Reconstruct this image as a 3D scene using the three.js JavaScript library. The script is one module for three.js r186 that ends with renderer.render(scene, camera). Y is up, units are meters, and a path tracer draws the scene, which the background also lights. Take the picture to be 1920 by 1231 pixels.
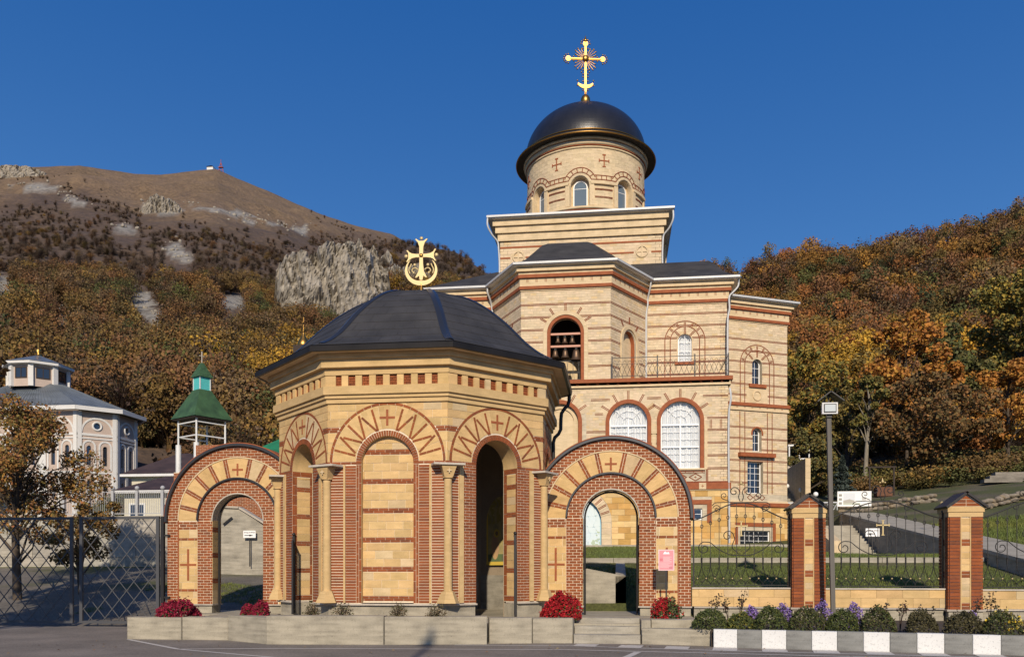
import * as THREE from 'three';
import { mergeGeometries } from 'three/addons/utils/BufferGeometryUtils.js';

// ---------- camera, sky, sun, exposure ----------
const scene = new THREE.Scene();
const renderer = new THREE.WebGLRenderer({ antialias: true });
renderer.toneMapping = THREE.LinearToneMapping;
renderer.toneMappingExposure = 1.0;
renderer.shadowMap.enabled = true;
const CAM = new THREE.Vector3(5.249, 1.55, 22.424);
const YAW = 7.1 * Math.PI / 180;
const camera = new THREE.PerspectiveCamera(2 * Math.atan(615.5 / 1600) * 180 / Math.PI, 1920 / 1231, 0.1, 6000);
camera.position.copy(CAM);
camera.lookAt(CAM.x - Math.sin(YAW), CAM.y, CAM.z - Math.cos(YAW));
camera.setViewOffset(1920, 1231, 0, -454.5, 1920, 1231);   // shifted lens: verticals stay upright
camera.updateProjectionMatrix();

const SUN_AZ = 6 * Math.PI / 180, SUN_EL = 27 * Math.PI / 180;
const SUN_DIR = new THREE.Vector3(Math.sin(SUN_AZ) * Math.cos(SUN_EL), Math.sin(SUN_EL), Math.cos(SUN_AZ) * Math.cos(SUN_EL));
const sun = new THREE.DirectionalLight(new THREE.Color(1.0, 0.87, 0.69), 4.3);
sun.position.copy(SUN_DIR).multiplyScalar(300); sun.castShadow = true; sun.shadow.radius = 1.2;
sun.shadow.mapSize.set(4096, 4096);
Object.assign(sun.shadow.camera, { left: -90, right: 90, top: 90, bottom: -90, near: 1, far: 900 });
scene.add(sun, sun.target);
{ // clear autumn sky: deep blue overhead, paler towards the horizon and round the sun
  const W = 256, H = 128, d = new Float32Array(W * H * 4);
  for (let j = 0; j < H; j++) for (let i = 0; i < W; i++) {
    const el = ((j + 0.5) / H - 0.5) * Math.PI, az = ((i + 0.5) / W) * 2 * Math.PI - Math.PI;
    const dir = new THREE.Vector3(Math.cos(el) * Math.cos(az), Math.sin(el), Math.cos(el) * Math.sin(az));
    const t = Math.max(0, Math.sin(el)), k = Math.pow(1 - t, 3.0);
    const glow = Math.pow(Math.max(0, dir.dot(SUN_DIR)), 6);
    const z = [0.006, 0.084, 0.330], h = [0.19, 0.47, 0.92];
    const o = (j * W + i) * 4;
    for (let c = 0; c < 3; c++) d[o + c] = (z[c] + (h[c] - z[c]) * k) + glow * [0.30, 0.30, 0.30][c];
    if (el < 0) for (let c = 0; c < 3; c++) d[o + c] = [0.10, 0.085, 0.07][c];
    d[o + 3] = 1;
  }
  const t = new THREE.DataTexture(d, W, H, THREE.RGBAFormat, THREE.FloatType);
  t.mapping = THREE.EquirectangularReflectionMapping; t.magFilter = t.minFilter = THREE.LinearFilter; t.needsUpdate = true;
  scene.background = t; scene.environment = t;
}

// ---------- helpers ----------
let seed = 20231105;
const rnd = () => { seed |= 0; seed = seed + 0x6D2B79F5 | 0; let t = Math.imul(seed ^ seed >>> 15, 1 | seed); t = t + Math.imul(t ^ t >>> 7, 61 | t) ^ t; return ((t ^ t >>> 14) >>> 0) / 4294967296; };
const rr = (a, b) => a + (b - a) * rnd();
const V3 = (x, y, z) => new THREE.Vector3(x, y, z);
const D2R = Math.PI / 180;
const lerp = (a, b, t) => a + (b - a) * t;
const clamp01 = (t) => Math.max(0, Math.min(1, t));
const smooth = (a, b, x) => { const t = clamp01((x - a) / (b - a)); return t * t * (3 - 2 * t); };
// periodic value noise
function hash2(x, y, s) { let h = Math.imul(x, 374761393) ^ Math.imul(y, 668265263) ^ Math.imul(s, 2246822519); h = Math.imul(h ^ h >>> 13, 1274126177); h ^= h >>> 16; return (h >>> 0) / 4294967296; }
function vnoise(x, y, per = 0, s = 0) {
  let xi = Math.floor(x), yi = Math.floor(y); const fx = x - xi, fy = y - yi, u = fx * fx * (3 - 2 * fx), v = fy * fy * (3 - 2 * fy);
  const m = (k) => per ? ((k % per) + per) % per : k;
  return lerp(lerp(hash2(m(xi), m(yi), s), hash2(m(xi + 1), m(yi), s), u), lerp(hash2(m(xi), m(yi + 1), s), hash2(m(xi + 1), m(yi + 1), s), u), v);
}
function fbm(x, y, oct = 4, per = 0, s = 0) { let a = 0.5, r = 0, n = 0; for (let i = 0; i < oct; i++) { r += a * vnoise(x, y, per, s + i * 17); n += a; a *= 0.5; x *= 2; y *= 2; per *= 2; } return r / n; }
function tex(N, fn, { srgb = false, size = 1, sizeY } = {}) { // fn(u,v) in 0..1 -> number or [r,g,b] (linear when not srgb)
  const d = new Uint8Array(N * N * 4);
  for (let j = 0; j < N; j++) for (let i = 0; i < N; i++) {
    const c = fn(i / N, j / N), o = (j * N + i) * 4, a = Array.isArray(c) ? c : [c, c, c];
    for (let k = 0; k < 3; k++) { let v = clamp01(a[k]); if (srgb) v = v <= 0.0031308 ? v * 12.92 : 1.055 * Math.pow(v, 1 / 2.4) - 0.055; d[o + k] = Math.round(v * 255); }
    d[o + 3] = 255;
  }
  const t = new THREE.DataTexture(d, N, N); t.wrapS = t.wrapT = THREE.RepeatWrapping; t.magFilter = THREE.LinearFilter; t.minFilter = THREE.LinearMipmapLinearFilter; t.generateMipmaps = true;
  if (srgb) t.colorSpace = THREE.SRGBColorSpace;
  t.repeat.set(1 / size, 1 / (sizeY || size)); t.needsUpdate = true; return t;
}
const C = (r, g, b) => new THREE.Color().setRGB(r, g, b);
const stdm = (o) => new THREE.MeshStandardMaterial({ roughness: 0.85, metalness: 0, ...o });
// material textures (reflectance grain, multiplied with the piece colour)
const tStone = tex(512, (u, v) => { const n = fbm(u * 4, v * 14, 5, 4, 1), g = fbm(u * 90, v * 90, 2, 90, 5), b = fbm(u * 6, v * 6, 3, 6, 9); const k = 0.66 + 0.26 * n + 0.14 * (g - 0.5) + 0.18 * (b - 0.5); return [k * 1.04, k, k * (0.93 + 0.1 * (n - 0.5))]; }, { srgb: true, size: 1.3 });
const tStoneB = tex(512, (u, v) => 0.5 + 0.5 * (fbm(u * 60, v * 60, 3, 60, 3) - 0.5) + 0.35 * (fbm(u * 5, v * 9, 3, 5, 8) - 0.5), { size: 1.3 });
const tBrick = tex(256, (u, v) => { const g = fbm(u * 60, v * 60, 3, 60, 11), n = fbm(u * 5, v * 5, 4, 5, 12); const k = 0.62 + 0.35 * n + 0.3 * (g - 0.5); return [k, k * 0.98, k * 0.96]; }, { srgb: true, size: 0.5 });
const tConc = tex(512, (u, v) => { const n = fbm(u * 4, v * 4, 5, 4, 21), st = lerp(fbm(u * 3, v * 26, 3, 26, 23), fbm((u - 1) * 3, v * 26, 3, 26, 23), u), g = fbm(u * 120, v * 120, 2, 120, 22), hole = fbm(u * 70, v * 70, 2, 70, 29) > 0.8 ? -0.2 : 0; const line = Math.abs(((v * 8) % 1) - 0.5) > 0.485 ? -0.12 : 0; const k = 0.70 + 0.50 * (n - 0.5) + 0.42 * (st - 0.5) + 0.16 * (g - 0.5) + hole + line; return [k, k * 0.99, k * 0.95]; }, { srgb: true, size: 1.4 });
const tConcB = tex(512, (u, v) => 0.5 + 0.5 * (fbm(u * 40, v * 40, 4, 40, 25) - 0.5) + (Math.abs(((v * 8) % 1) - 0.5) > 0.485 ? -0.3 : 0), { size: 1.4 });
const tAsph = tex(512, (u, v) => { const g = fbm(u * 170, v * 170, 2, 170, 31), n = fbm(u * 3, v * 3, 4, 3, 32), p = fbm(u * 11, v * 11, 3, 11, 33); const k = 0.72 + 0.5 * (g - 0.5) + 0.36 * (n - 0.5) + 0.2 * (p - 0.5); return [k, k * 0.98, k * 0.95]; }, { srgb: true, size: 3.7 });
const tAsphB = tex(256, (u, v) => fbm(u * 90, v * 90, 2, 90, 35), { size: 1.0 });
const tRoof = tex(512, (u, v) => { const n = fbm(u * 5, v * 5, 5, 5, 41), g = fbm(u * 140, v * 140, 2, 140, 42); const k = 0.7 + 0.75 * (n - 0.5) + 0.3 * (g - 0.5); return k; }, { srgb: true, size: 2.2 });
const tPaint = tex(256, (u, v) => { const n = fbm(u * 5, v * 5, 5, 5, 51), s = fbm(u * 40, v * 40, 3, 40, 52); const k = 0.88 + 0.12 * (n - 0.5) - (s > 0.62 ? 0.4 * (s - 0.62) / 0.3 : 0); return k; }, { srgb: true, size: 0.9 });
const tGround = tex(512, (u, v) => { const n = fbm(u * 6, v * 6, 5, 6, 61), g = fbm(u * 110, v * 110, 2, 110, 62); return 0.66 + 0.4 * (n - 0.5) + 0.5 * (g - 0.5); }, { srgb: true, size: 5 });
const M = {
  stone: stdm({ vertexColors: true, map: tStone, bumpMap: tStoneB, bumpScale: 0.004, roughness: 0.92 }),
  brick: stdm({ vertexColors: true, map: tBrick, bumpMap: tBrick, bumpScale: 0.003, roughness: 0.88 }),
  mortar: stdm({ color: C(0.86, 0.72, 0.52), map: tPaint, roughness: 0.95 }),
  churchMortar: stdm({ color: C(0.72, 0.62, 0.47), map: tConc, roughness: 0.95 }),
  sand: stdm({ color: C(0.66, 0.468, 0.228), map: tStone, bumpMap: tStoneB, bumpScale: 0.003, roughness: 0.9 }),
  sandPale: stdm({ color: C(0.75, 0.60, 0.39), map: tStone, bumpMap: tStoneB, bumpScale: 0.003, roughness: 0.9 }),
  terracotta: stdm({ color: C(0.37, 0.105, 0.034), map: tBrick, roughness: 0.8 }),
  conc: stdm({ color: C(0.48, 0.43, 0.34), map: tConc, bumpMap: tConcB, bumpScale: 0.004, roughness: 0.95 }),
  concPale: stdm({ color: C(0.47, 0.43, 0.36), map: tConc, bumpMap: tConcB, bumpScale: 0.004, roughness: 0.95 }),
  slab: stdm({ color: C(0.62, 0.55, 0.47), map: tConc, roughness: 0.85 }),
  asphalt: stdm({ color: C(0.27, 0.235, 0.203), map: tAsph, bumpMap: tAsphB, bumpScale: 0.006, roughness: 0.95 }),
  line: stdm({ color: C(0.60, 0.56, 0.51), map: tPaint, roughness: 0.8 }),
  roof: stdm({ color: C(0.050, 0.047, 0.046), map: tRoof, bumpMap: tRoof, bumpScale: 0.004, roughness: 0.74 }),
  ridge: stdm({ color: C(0.035, 0.037, 0.042), roughness: 0.28, metalness: 0.35 }),
  darkMetal: stdm({ color: C(0.030, 0.026, 0.025), map: tRoof, roughness: 0.45, metalness: 0.3 }),
  flash: stdm({ color: C(0.045, 0.045, 0.05), roughness: 0.4, metalness: 0.4 }),
  iron: stdm({ color: C(0.022, 0.020, 0.020), roughness: 0.5, metalness: 0.3 }),
  gold: stdm({ color: C(0.46, 0.25, 0.065), roughness: 0.38, metalness: 1 }),
  goldPaint: stdm({ color: C(0.52, 0.40, 0.19), roughness: 0.5, metalness: 0.3 }),
  white: stdm({ color: C(0.78, 0.77, 0.74), map: tPaint, roughness: 0.5 }),
  whitePlastic: stdm({ color: C(0.84, 0.84, 0.83), roughness: 0.35 }),
  gutter: stdm({ color: C(0.60, 0.60, 0.59), map: tPaint, roughness: 0.4 }),
  glass: new THREE.MeshPhysicalMaterial({ color: C(0.02, 0.025, 0.035), roughness: 0.04, metalness: 0, ior: 1.6, clearcoat: 1, clearcoatRoughness: 0.02 }),
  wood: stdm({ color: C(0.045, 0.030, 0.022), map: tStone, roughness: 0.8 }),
  soil: stdm({ color: C(0.075, 0.055, 0.040), map: tGround, roughness: 1 }),
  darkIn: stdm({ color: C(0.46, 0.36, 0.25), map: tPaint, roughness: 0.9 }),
};
const allThings = {};
function numbered(n) { const k = allThings[n] = (allThings[n] ?? -1) + 1; return k ? n + '_' + String(k).padStart(3, '0') : n; }
function mesh(name, geo, mat, parent) { const m = new THREE.Mesh(geo, mat); m.name = name; m.castShadow = m.receiveShadow = true; if (parent) parent.add(m); return m; }
function thing(name, label, category, pos = [0, 0, 0], turn = 0, group) {
  const g = new THREE.Group(); g.name = numbered(name); g.position.set(...pos); g.rotation.y = turn;
  g.userData = { label, category }; if (group) g.userData.group = group; scene.add(g); return g;
}
function soloThing(name, label, category, geo, mat, group) { const m = mesh(numbered(name), geo, mat, scene); m.userData = { label, category }; if (group) m.userData.group = group; return m; }
function struct(name, geo, mat, parent) { const m = mesh(parent ? name : numbered(name), geo, mat, parent || scene); if (!parent) m.userData.kind = 'structure'; return m; }
function stuff(name, label, category, obj) { obj.name = numbered(name); obj.userData = { kind: 'stuff', label, category }; obj.castShadow = obj.receiveShadow = true; scene.add(obj); return obj; }

// planar or curved wall face: (u right, v up, z out)
class Face {
  constructor(o, ang) { this.o = o; this.u = V3(Math.cos(ang), 0, -Math.sin(ang)); this.n = V3(Math.sin(ang), 0, Math.cos(ang)); this.ang = ang; } // ang: heading of the normal from +Z towards +X
  pt(u, v, z) { return [this.o.x + this.u.x * u + this.n.x * z, this.o.y + v, this.o.z + this.u.z * u + this.n.z * z]; }
  matrix() { return new THREE.Matrix4().makeBasis(this.u, V3(0, 1, 0), this.n).setPosition(this.o); }
}
class Cyl { // curved face round a vertical axis; u is arc length from the heading ang
  constructor(o, r, ang) { this.o = o; this.r = r; this.ang = ang; }
  pt(u, v, z) { const a = this.ang + u / this.r, r = this.r + z; return [this.o.x + r * Math.sin(a), this.o.y + v, this.o.z + r * Math.cos(a)]; }
}
class Acc {
  constructor() { this.p = []; this.n = []; this.t = []; this.c = []; }
  tri(a, b, c, ta, tb, tc, col) {
    const ux = b[0] - a[0], uy = b[1] - a[1], uz = b[2] - a[2], vx = c[0] - a[0], vy = c[1] - a[1], vz = c[2] - a[2];
    let nx = uy * vz - uz * vy, ny = uz * vx - ux * vz, nz = ux * vy - uy * vx; const l = Math.hypot(nx, ny, nz) || 1; nx /= l; ny /= l; nz /= l;
    this.p.push(...a, ...b, ...c); this.n.push(nx, ny, nz, nx, ny, nz, nx, ny, nz); this.t.push(...ta, ...tb, ...tc);
    if (col) this.c.push(...col, ...col, ...col);
  }
  quad(a, b, c, d, ta, tb, tc, td, col) { this.tri(a, b, c, ta, tb, tc, col); this.tri(a, c, d, ta, tc, td, col); }
  add(o) { for (const k of ['p', 'n', 't', 'c']) for (let i = 0; i < o[k].length; i++) this[k].push(o[k][i]); return this; }
  geo() {
    const g = new THREE.BufferGeometry(); g.setAttribute('position', new THREE.Float32BufferAttribute(this.p, 3)); g.setAttribute('normal', new THREE.Float32BufferAttribute(this.n, 3));
    g.setAttribute('uv', new THREE.Float32BufferAttribute(this.t, 2)); if (this.c.length) g.setAttribute('color', new THREE.Float32BufferAttribute(this.c, 3)); return g;
  }
}
function area2(p) { let a = 0; for (let i = 0; i < p.length; i++) { const q = p[(i + 1) % p.length]; a += p[i][0] * q[1] - q[0] * p[i][1]; } return a / 2; }
// one masonry piece: convex polygon in the face, from depth z0 to z1
function piece(F, poly, z0, z1, col) {
  if (!poly || poly.length < 3) return null; let A = area2(poly); if (Math.abs(A) < 2e-5) return null; if (A < 0) { poly = poly.slice().reverse(); A = -A; }
  const a = new Acc(), ou = rnd() * 3, ov = rnd() * 3, f = poly.map((q) => F.pt(q[0], q[1], z1)), b = poly.map((q) => F.pt(q[0], q[1], z0)), t = poly.map((q) => [q[0] + ou, q[1] + ov]);
  for (let i = 1; i + 1 < poly.length; i++) a.tri(f[0], f[i], f[i + 1], t[0], t[i], t[i + 1], col);
  for (let i = 0; i < poly.length; i++) { const j = (i + 1) % poly.length, s = [t[i][0] + (z1 - z0), t[i][1]], s2 = [t[j][0] + (z1 - z0), t[j][1]]; a.quad(b[i], b[j], f[j], f[i], s, s2, t[j], t[i], col); }
  const cx = f.reduce((s, q) => s + q[0], 0) / f.length, cy = f.reduce((s, q) => s + q[1], 0) / f.length, cz = f.reduce((s, q) => s + q[2], 0) / f.length;
  const dx = CAM.x - cx, dy = CAM.y - cy, dz = CAM.z - cz, d = Math.hypot(dx, dy, dz);
  a.score = A * Math.max(0, (a.n[0] * dx + a.n[1] * dy + a.n[2] * dz) / d) / (d * d); return a;
}
// pieces as parts: the ones that show largest as meshes of their own, the rest joined
function emit(parent, name, list, mat, restName, max = 300, minScore = 0) {
  list = list.filter(Boolean).sort((a, b) => b.score - a.score);
  let k = 0; for (; k < list.length && k < max && list[k].score > minScore; k++) mesh(name, list[k].geo(), mat, parent);
  if (k < list.length) { const a = new Acc(); for (; k < list.length; k++) a.add(list[k]); const m = mesh(restName || name, a.geo(), mat, parent); m.userData.kind = 'stuff'; }
}
const R4 = (u0, v0, u1, v1) => [[u0, v0], [u1, v0], [u1, v1], [u0, v1]];
function clipLine(p, nx, ny, d) { // keep nx*u+ny*v >= d
  const r = []; if (!p) return null;
  for (let i = 0; i < p.length; i++) { const a = p[i], b = p[(i + 1) % p.length], da = nx * a[0] + ny * a[1] - d, db = nx * b[0] + ny * b[1] - d; if (da >= 0) r.push(a); if (da * db < 0) { const t = da / (da - db); r.push([a[0] + t * (b[0] - a[0]), a[1] + t * (b[1] - a[1])]); } }
  return r.length > 2 ? r : null;
}
function clipArc(p, cx, cy, r, outside) { if (!p) return null; let mx = 0, my = 0; for (const q of p) { mx += q[0]; my += q[1]; } mx = mx / p.length - cx; my = my / p.length - cy; const l = Math.hypot(mx, my) || 1; mx /= l; my /= l; return outside ? clipLine(p, mx, my, mx * cx + my * cy + r) : clipLine(p, -mx, -my, -(mx * cx + my * cy + r)); }
function bond(u0, u1, v0, v1, h, len, j, ph, fn) { // running bond rectangles
  let row = 0; for (let v = v0; v < v1 - j * 2; v += h, row++) { const vt = Math.min(v + h - j, v1); let u = u0 - (ph + (row % 2) * 0.5) % 1 * len; for (; u < u1; u += len) { const a = Math.max(u, u0), b = Math.min(u + len - j, u1); if (b - a > 0.015) fn(R4(a, v, b, vt), row); } }
}
const arcPoly = (cx, cy, r0, r1, a0, a1, n = 1) => { const p = []; for (let i = 0; i <= n; i++) { const a = lerp(a0, a1, i / n); p.push([cx + r1 * Math.cos(a), cy + r1 * Math.sin(a)]); } for (let i = n; i >= 0; i--) { const a = lerp(a0, a1, i / n); p.push([cx + r0 * Math.cos(a), cy + r0 * Math.sin(a)]); } return p; };
function arcPieces(F, cx, cy, r0, r1, a0, a1, n, z0, z1, col) { const acc = new Acc(); let sc = 0; for (let i = 0; i < n; i++) { const q = piece(F, arcPoly(cx, cy, r0, r1, lerp(a0, a1, i / n), lerp(a0, a1, (i + 1) / n)), z0, z1, col); if (q) { acc.add(q); sc += q.score; } } acc.score = sc; return acc; }
const stripPoly = (u0, v0, u1, v1, w) => { const dx = u1 - u0, dy = v1 - v0, l = Math.hypot(dx, dy), px = -dy / l * w / 2, py = dx / l * w / 2; return [[u0 - px, v0 - py], [u1 - px, v1 - py], [u1 + px, v1 + py], [u0 + px, v0 + py]]; };
// colours of single pieces
const jit = (c, s) => { const k = 1 + rr(-s, s); return [c[0] * k * (1 + rr(-s, s) * 0.25), c[1] * k, c[2] * k * (1 + rr(-s, s) * 0.3)]; };
const cBrick = () => jit(rnd() < 0.12 ? [0.25, 0.076, 0.028] : [0.31, 0.084, 0.022], 0.15);
const cSand = () => jit(rnd() < 0.15 ? [0.68, 0.52, 0.31] : [0.69, 0.48, 0.225], 0.10);
const cPale = () => jit(rnd() < 0.1 ? [0.74, 0.57, 0.34] : [0.75, 0.61, 0.425], 0.085);
const cTerra = () => jit([0.27, 0.072, 0.028], 0.08);
// plain solids
const xf = (g, px = 0, py = 0, pz = 0, ry = 0, rx = 0, rz = 0) => { const m = new THREE.Matrix4().makeRotationFromEuler(new THREE.Euler(rx, ry, rz, 'YXZ')); m.setPosition(px, py, pz); return g.applyMatrix4(m); };
function box(w, h, d, px = 0, py = 0, pz = 0, ry = 0) { // box with uv in metres, base centre at p
  const g = new THREE.BoxGeometry(w, h, d), p = g.attributes.position, n = g.attributes.normal, t = g.attributes.uv;
  for (let i = 0; i < p.count; i++) { const ax = Math.abs(n.getX(i)), ay = Math.abs(n.getY(i)); t.setXY(i, (ax > 0.5 ? p.getZ(i) : p.getX(i)) + px, (ay > 0.5 ? p.getZ(i) : p.getY(i)) + py); }
  return xf(g, px, py + h / 2, pz, ry);
}
const box2 = (x0, y0, z0, x1, y1, z1) => box(x1 - x0, y1 - y0, z1 - z0, (x0 + x1) / 2, y0, (z0 + z1) / 2);
const merge = (l) => { l = l.filter(Boolean).map((g) => { g = g.index ? g.toNonIndexed() : g; for (const k of Object.keys(g.attributes)) if (!['position', 'normal', 'uv'].includes(k)) g.deleteAttribute(k); return g; }); return l.length === 1 ? l[0] : mergeGeometries(l); };
const tube = (pts, r, seg, rad = 6, closed = false) => new THREE.TubeGeometry(pts.length === 2 ? new THREE.LineCurve3(pts[0], pts[1]) : new THREE.CatmullRomCurve3(pts, closed, 'centripetal'), seg || Math.max(1, (pts.length - 1) * 4), r, rad, closed);
function rod(a, b, r0, r1 = r0, n = 8) { const d = b.clone().sub(a), l = d.length(), g = new THREE.CylinderGeometry(r1, r0, l, n); g.applyQuaternion(new THREE.Quaternion().setFromUnitVectors(V3(0, 1, 0), d.normalize())); return g.translate((a.x + b.x) / 2, (a.y + b.y) / 2, (a.z + b.z) / 2); }
function bar(a, b, w, h = w) { const d = b.clone().sub(a), l = d.length(), g = new THREE.BoxGeometry(w, l, h); g.applyQuaternion(new THREE.Quaternion().setFromUnitVectors(V3(0, 1, 0), d.normalize())); return g.translate((a.x + b.x) / 2, (a.y + b.y) / 2, (a.z + b.z) / 2); }
const flat = (g) => { g = g.index ? g.toNonIndexed() : g; g.computeVertexNormals(); return g; };
function lathe(prof, n, phi = 0, sharp = false) { const g = new THREE.LatheGeometry(prof.map((p) => new THREE.Vector2(p[0], p[1])), n, phi); const t = g.attributes.uv, p = g.attributes.position; for (let i = 0; i < t.count; i++) t.setXY(i, t.getX(i) * 2 * Math.PI * Math.max(...prof.map((q) => q[0])), p.getY(i)); return sharp ? flat(g) : g; }
// extruded outline with holes placed in a face, z from -depth to 0 (+off)
function slabGeo(F, outline, holes, depth, off = 0, bevel = 0) {
  const s = outline instanceof THREE.Shape ? outline : new THREE.Shape(outline.map((q) => new THREE.Vector2(q[0], q[1])));
  for (const h of holes || []) s.holes.push(h instanceof THREE.Path ? h : new THREE.Path(h.map((q) => new THREE.Vector2(q[0], q[1]))));
  const g = new THREE.ExtrudeGeometry(s, { depth: depth - 2 * bevel, bevelEnabled: bevel > 0, bevelSize: bevel, bevelThickness: bevel, bevelOffset: -bevel, bevelSegments: 1, curveSegments: 16 });
  g.translate(0, 0, -depth + off + bevel); return F ? g.applyMatrix4(F.matrix()) : g;
}
const archHole = (cu, r, v0, vs, n = 24) => { const p = [[cu - r, v0], [cu + r, v0]]; for (let i = 0; i <= n; i++) { const a = Math.PI * i / n; p.push([cu + r * Math.cos(a), vs + r * Math.sin(a)]); } return p; };
const uRing = (cu, r0, r1, v0, vs, n = 32) => { const o = archHole(cu, r1, v0, vs, n).slice(1), i = archHole(cu, r0, v0, vs, n).slice(1).reverse(); return [...o, [cu - r1, v0], [cu - r0, v0], ...i]; };
const notched = (u0, v0, u1, v1, cu, r, vs, n = 24) => [[u0, v0], [cu - r, v0], ...archHole(cu, r, v0, vs, n).slice(2).reverse(), [cu + r, v0], [u1, v0], [u1, v1], [u0, v1]];
const halfRing = (cu, vs, r0, r1, n = 40, a0 = 0, a1 = Math.PI) => arcPoly(cu, vs, r0, r1, a0, a1, n);
const crossPoly = (cu, cv, hu, hv, w) => [[[cu - w, cv - hv], [cu + w, cv - hv], [cu + w, cv + hv], [cu - w, cv + hv]], [[cu - hu, cv - w], [cu - w, cv - w], [cu - w, cv + w], [cu - hu, cv + w]], [[cu + w, cv - w], [cu + hu, cv - w], [cu + hu, cv + w], [cu + w, cv + w]]];
function crossPart(parent, F, cu, cv, hu, hv, w, z0, z1, mat = M.terracotta, name = 'cross_inlay') { const a = new Acc(); for (const p of crossPoly(cu, cv, hu, hv, w)) a.add(piece(F, p, z0, z1, null)); return mesh(name, a.geo(), mat, parent); }
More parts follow.
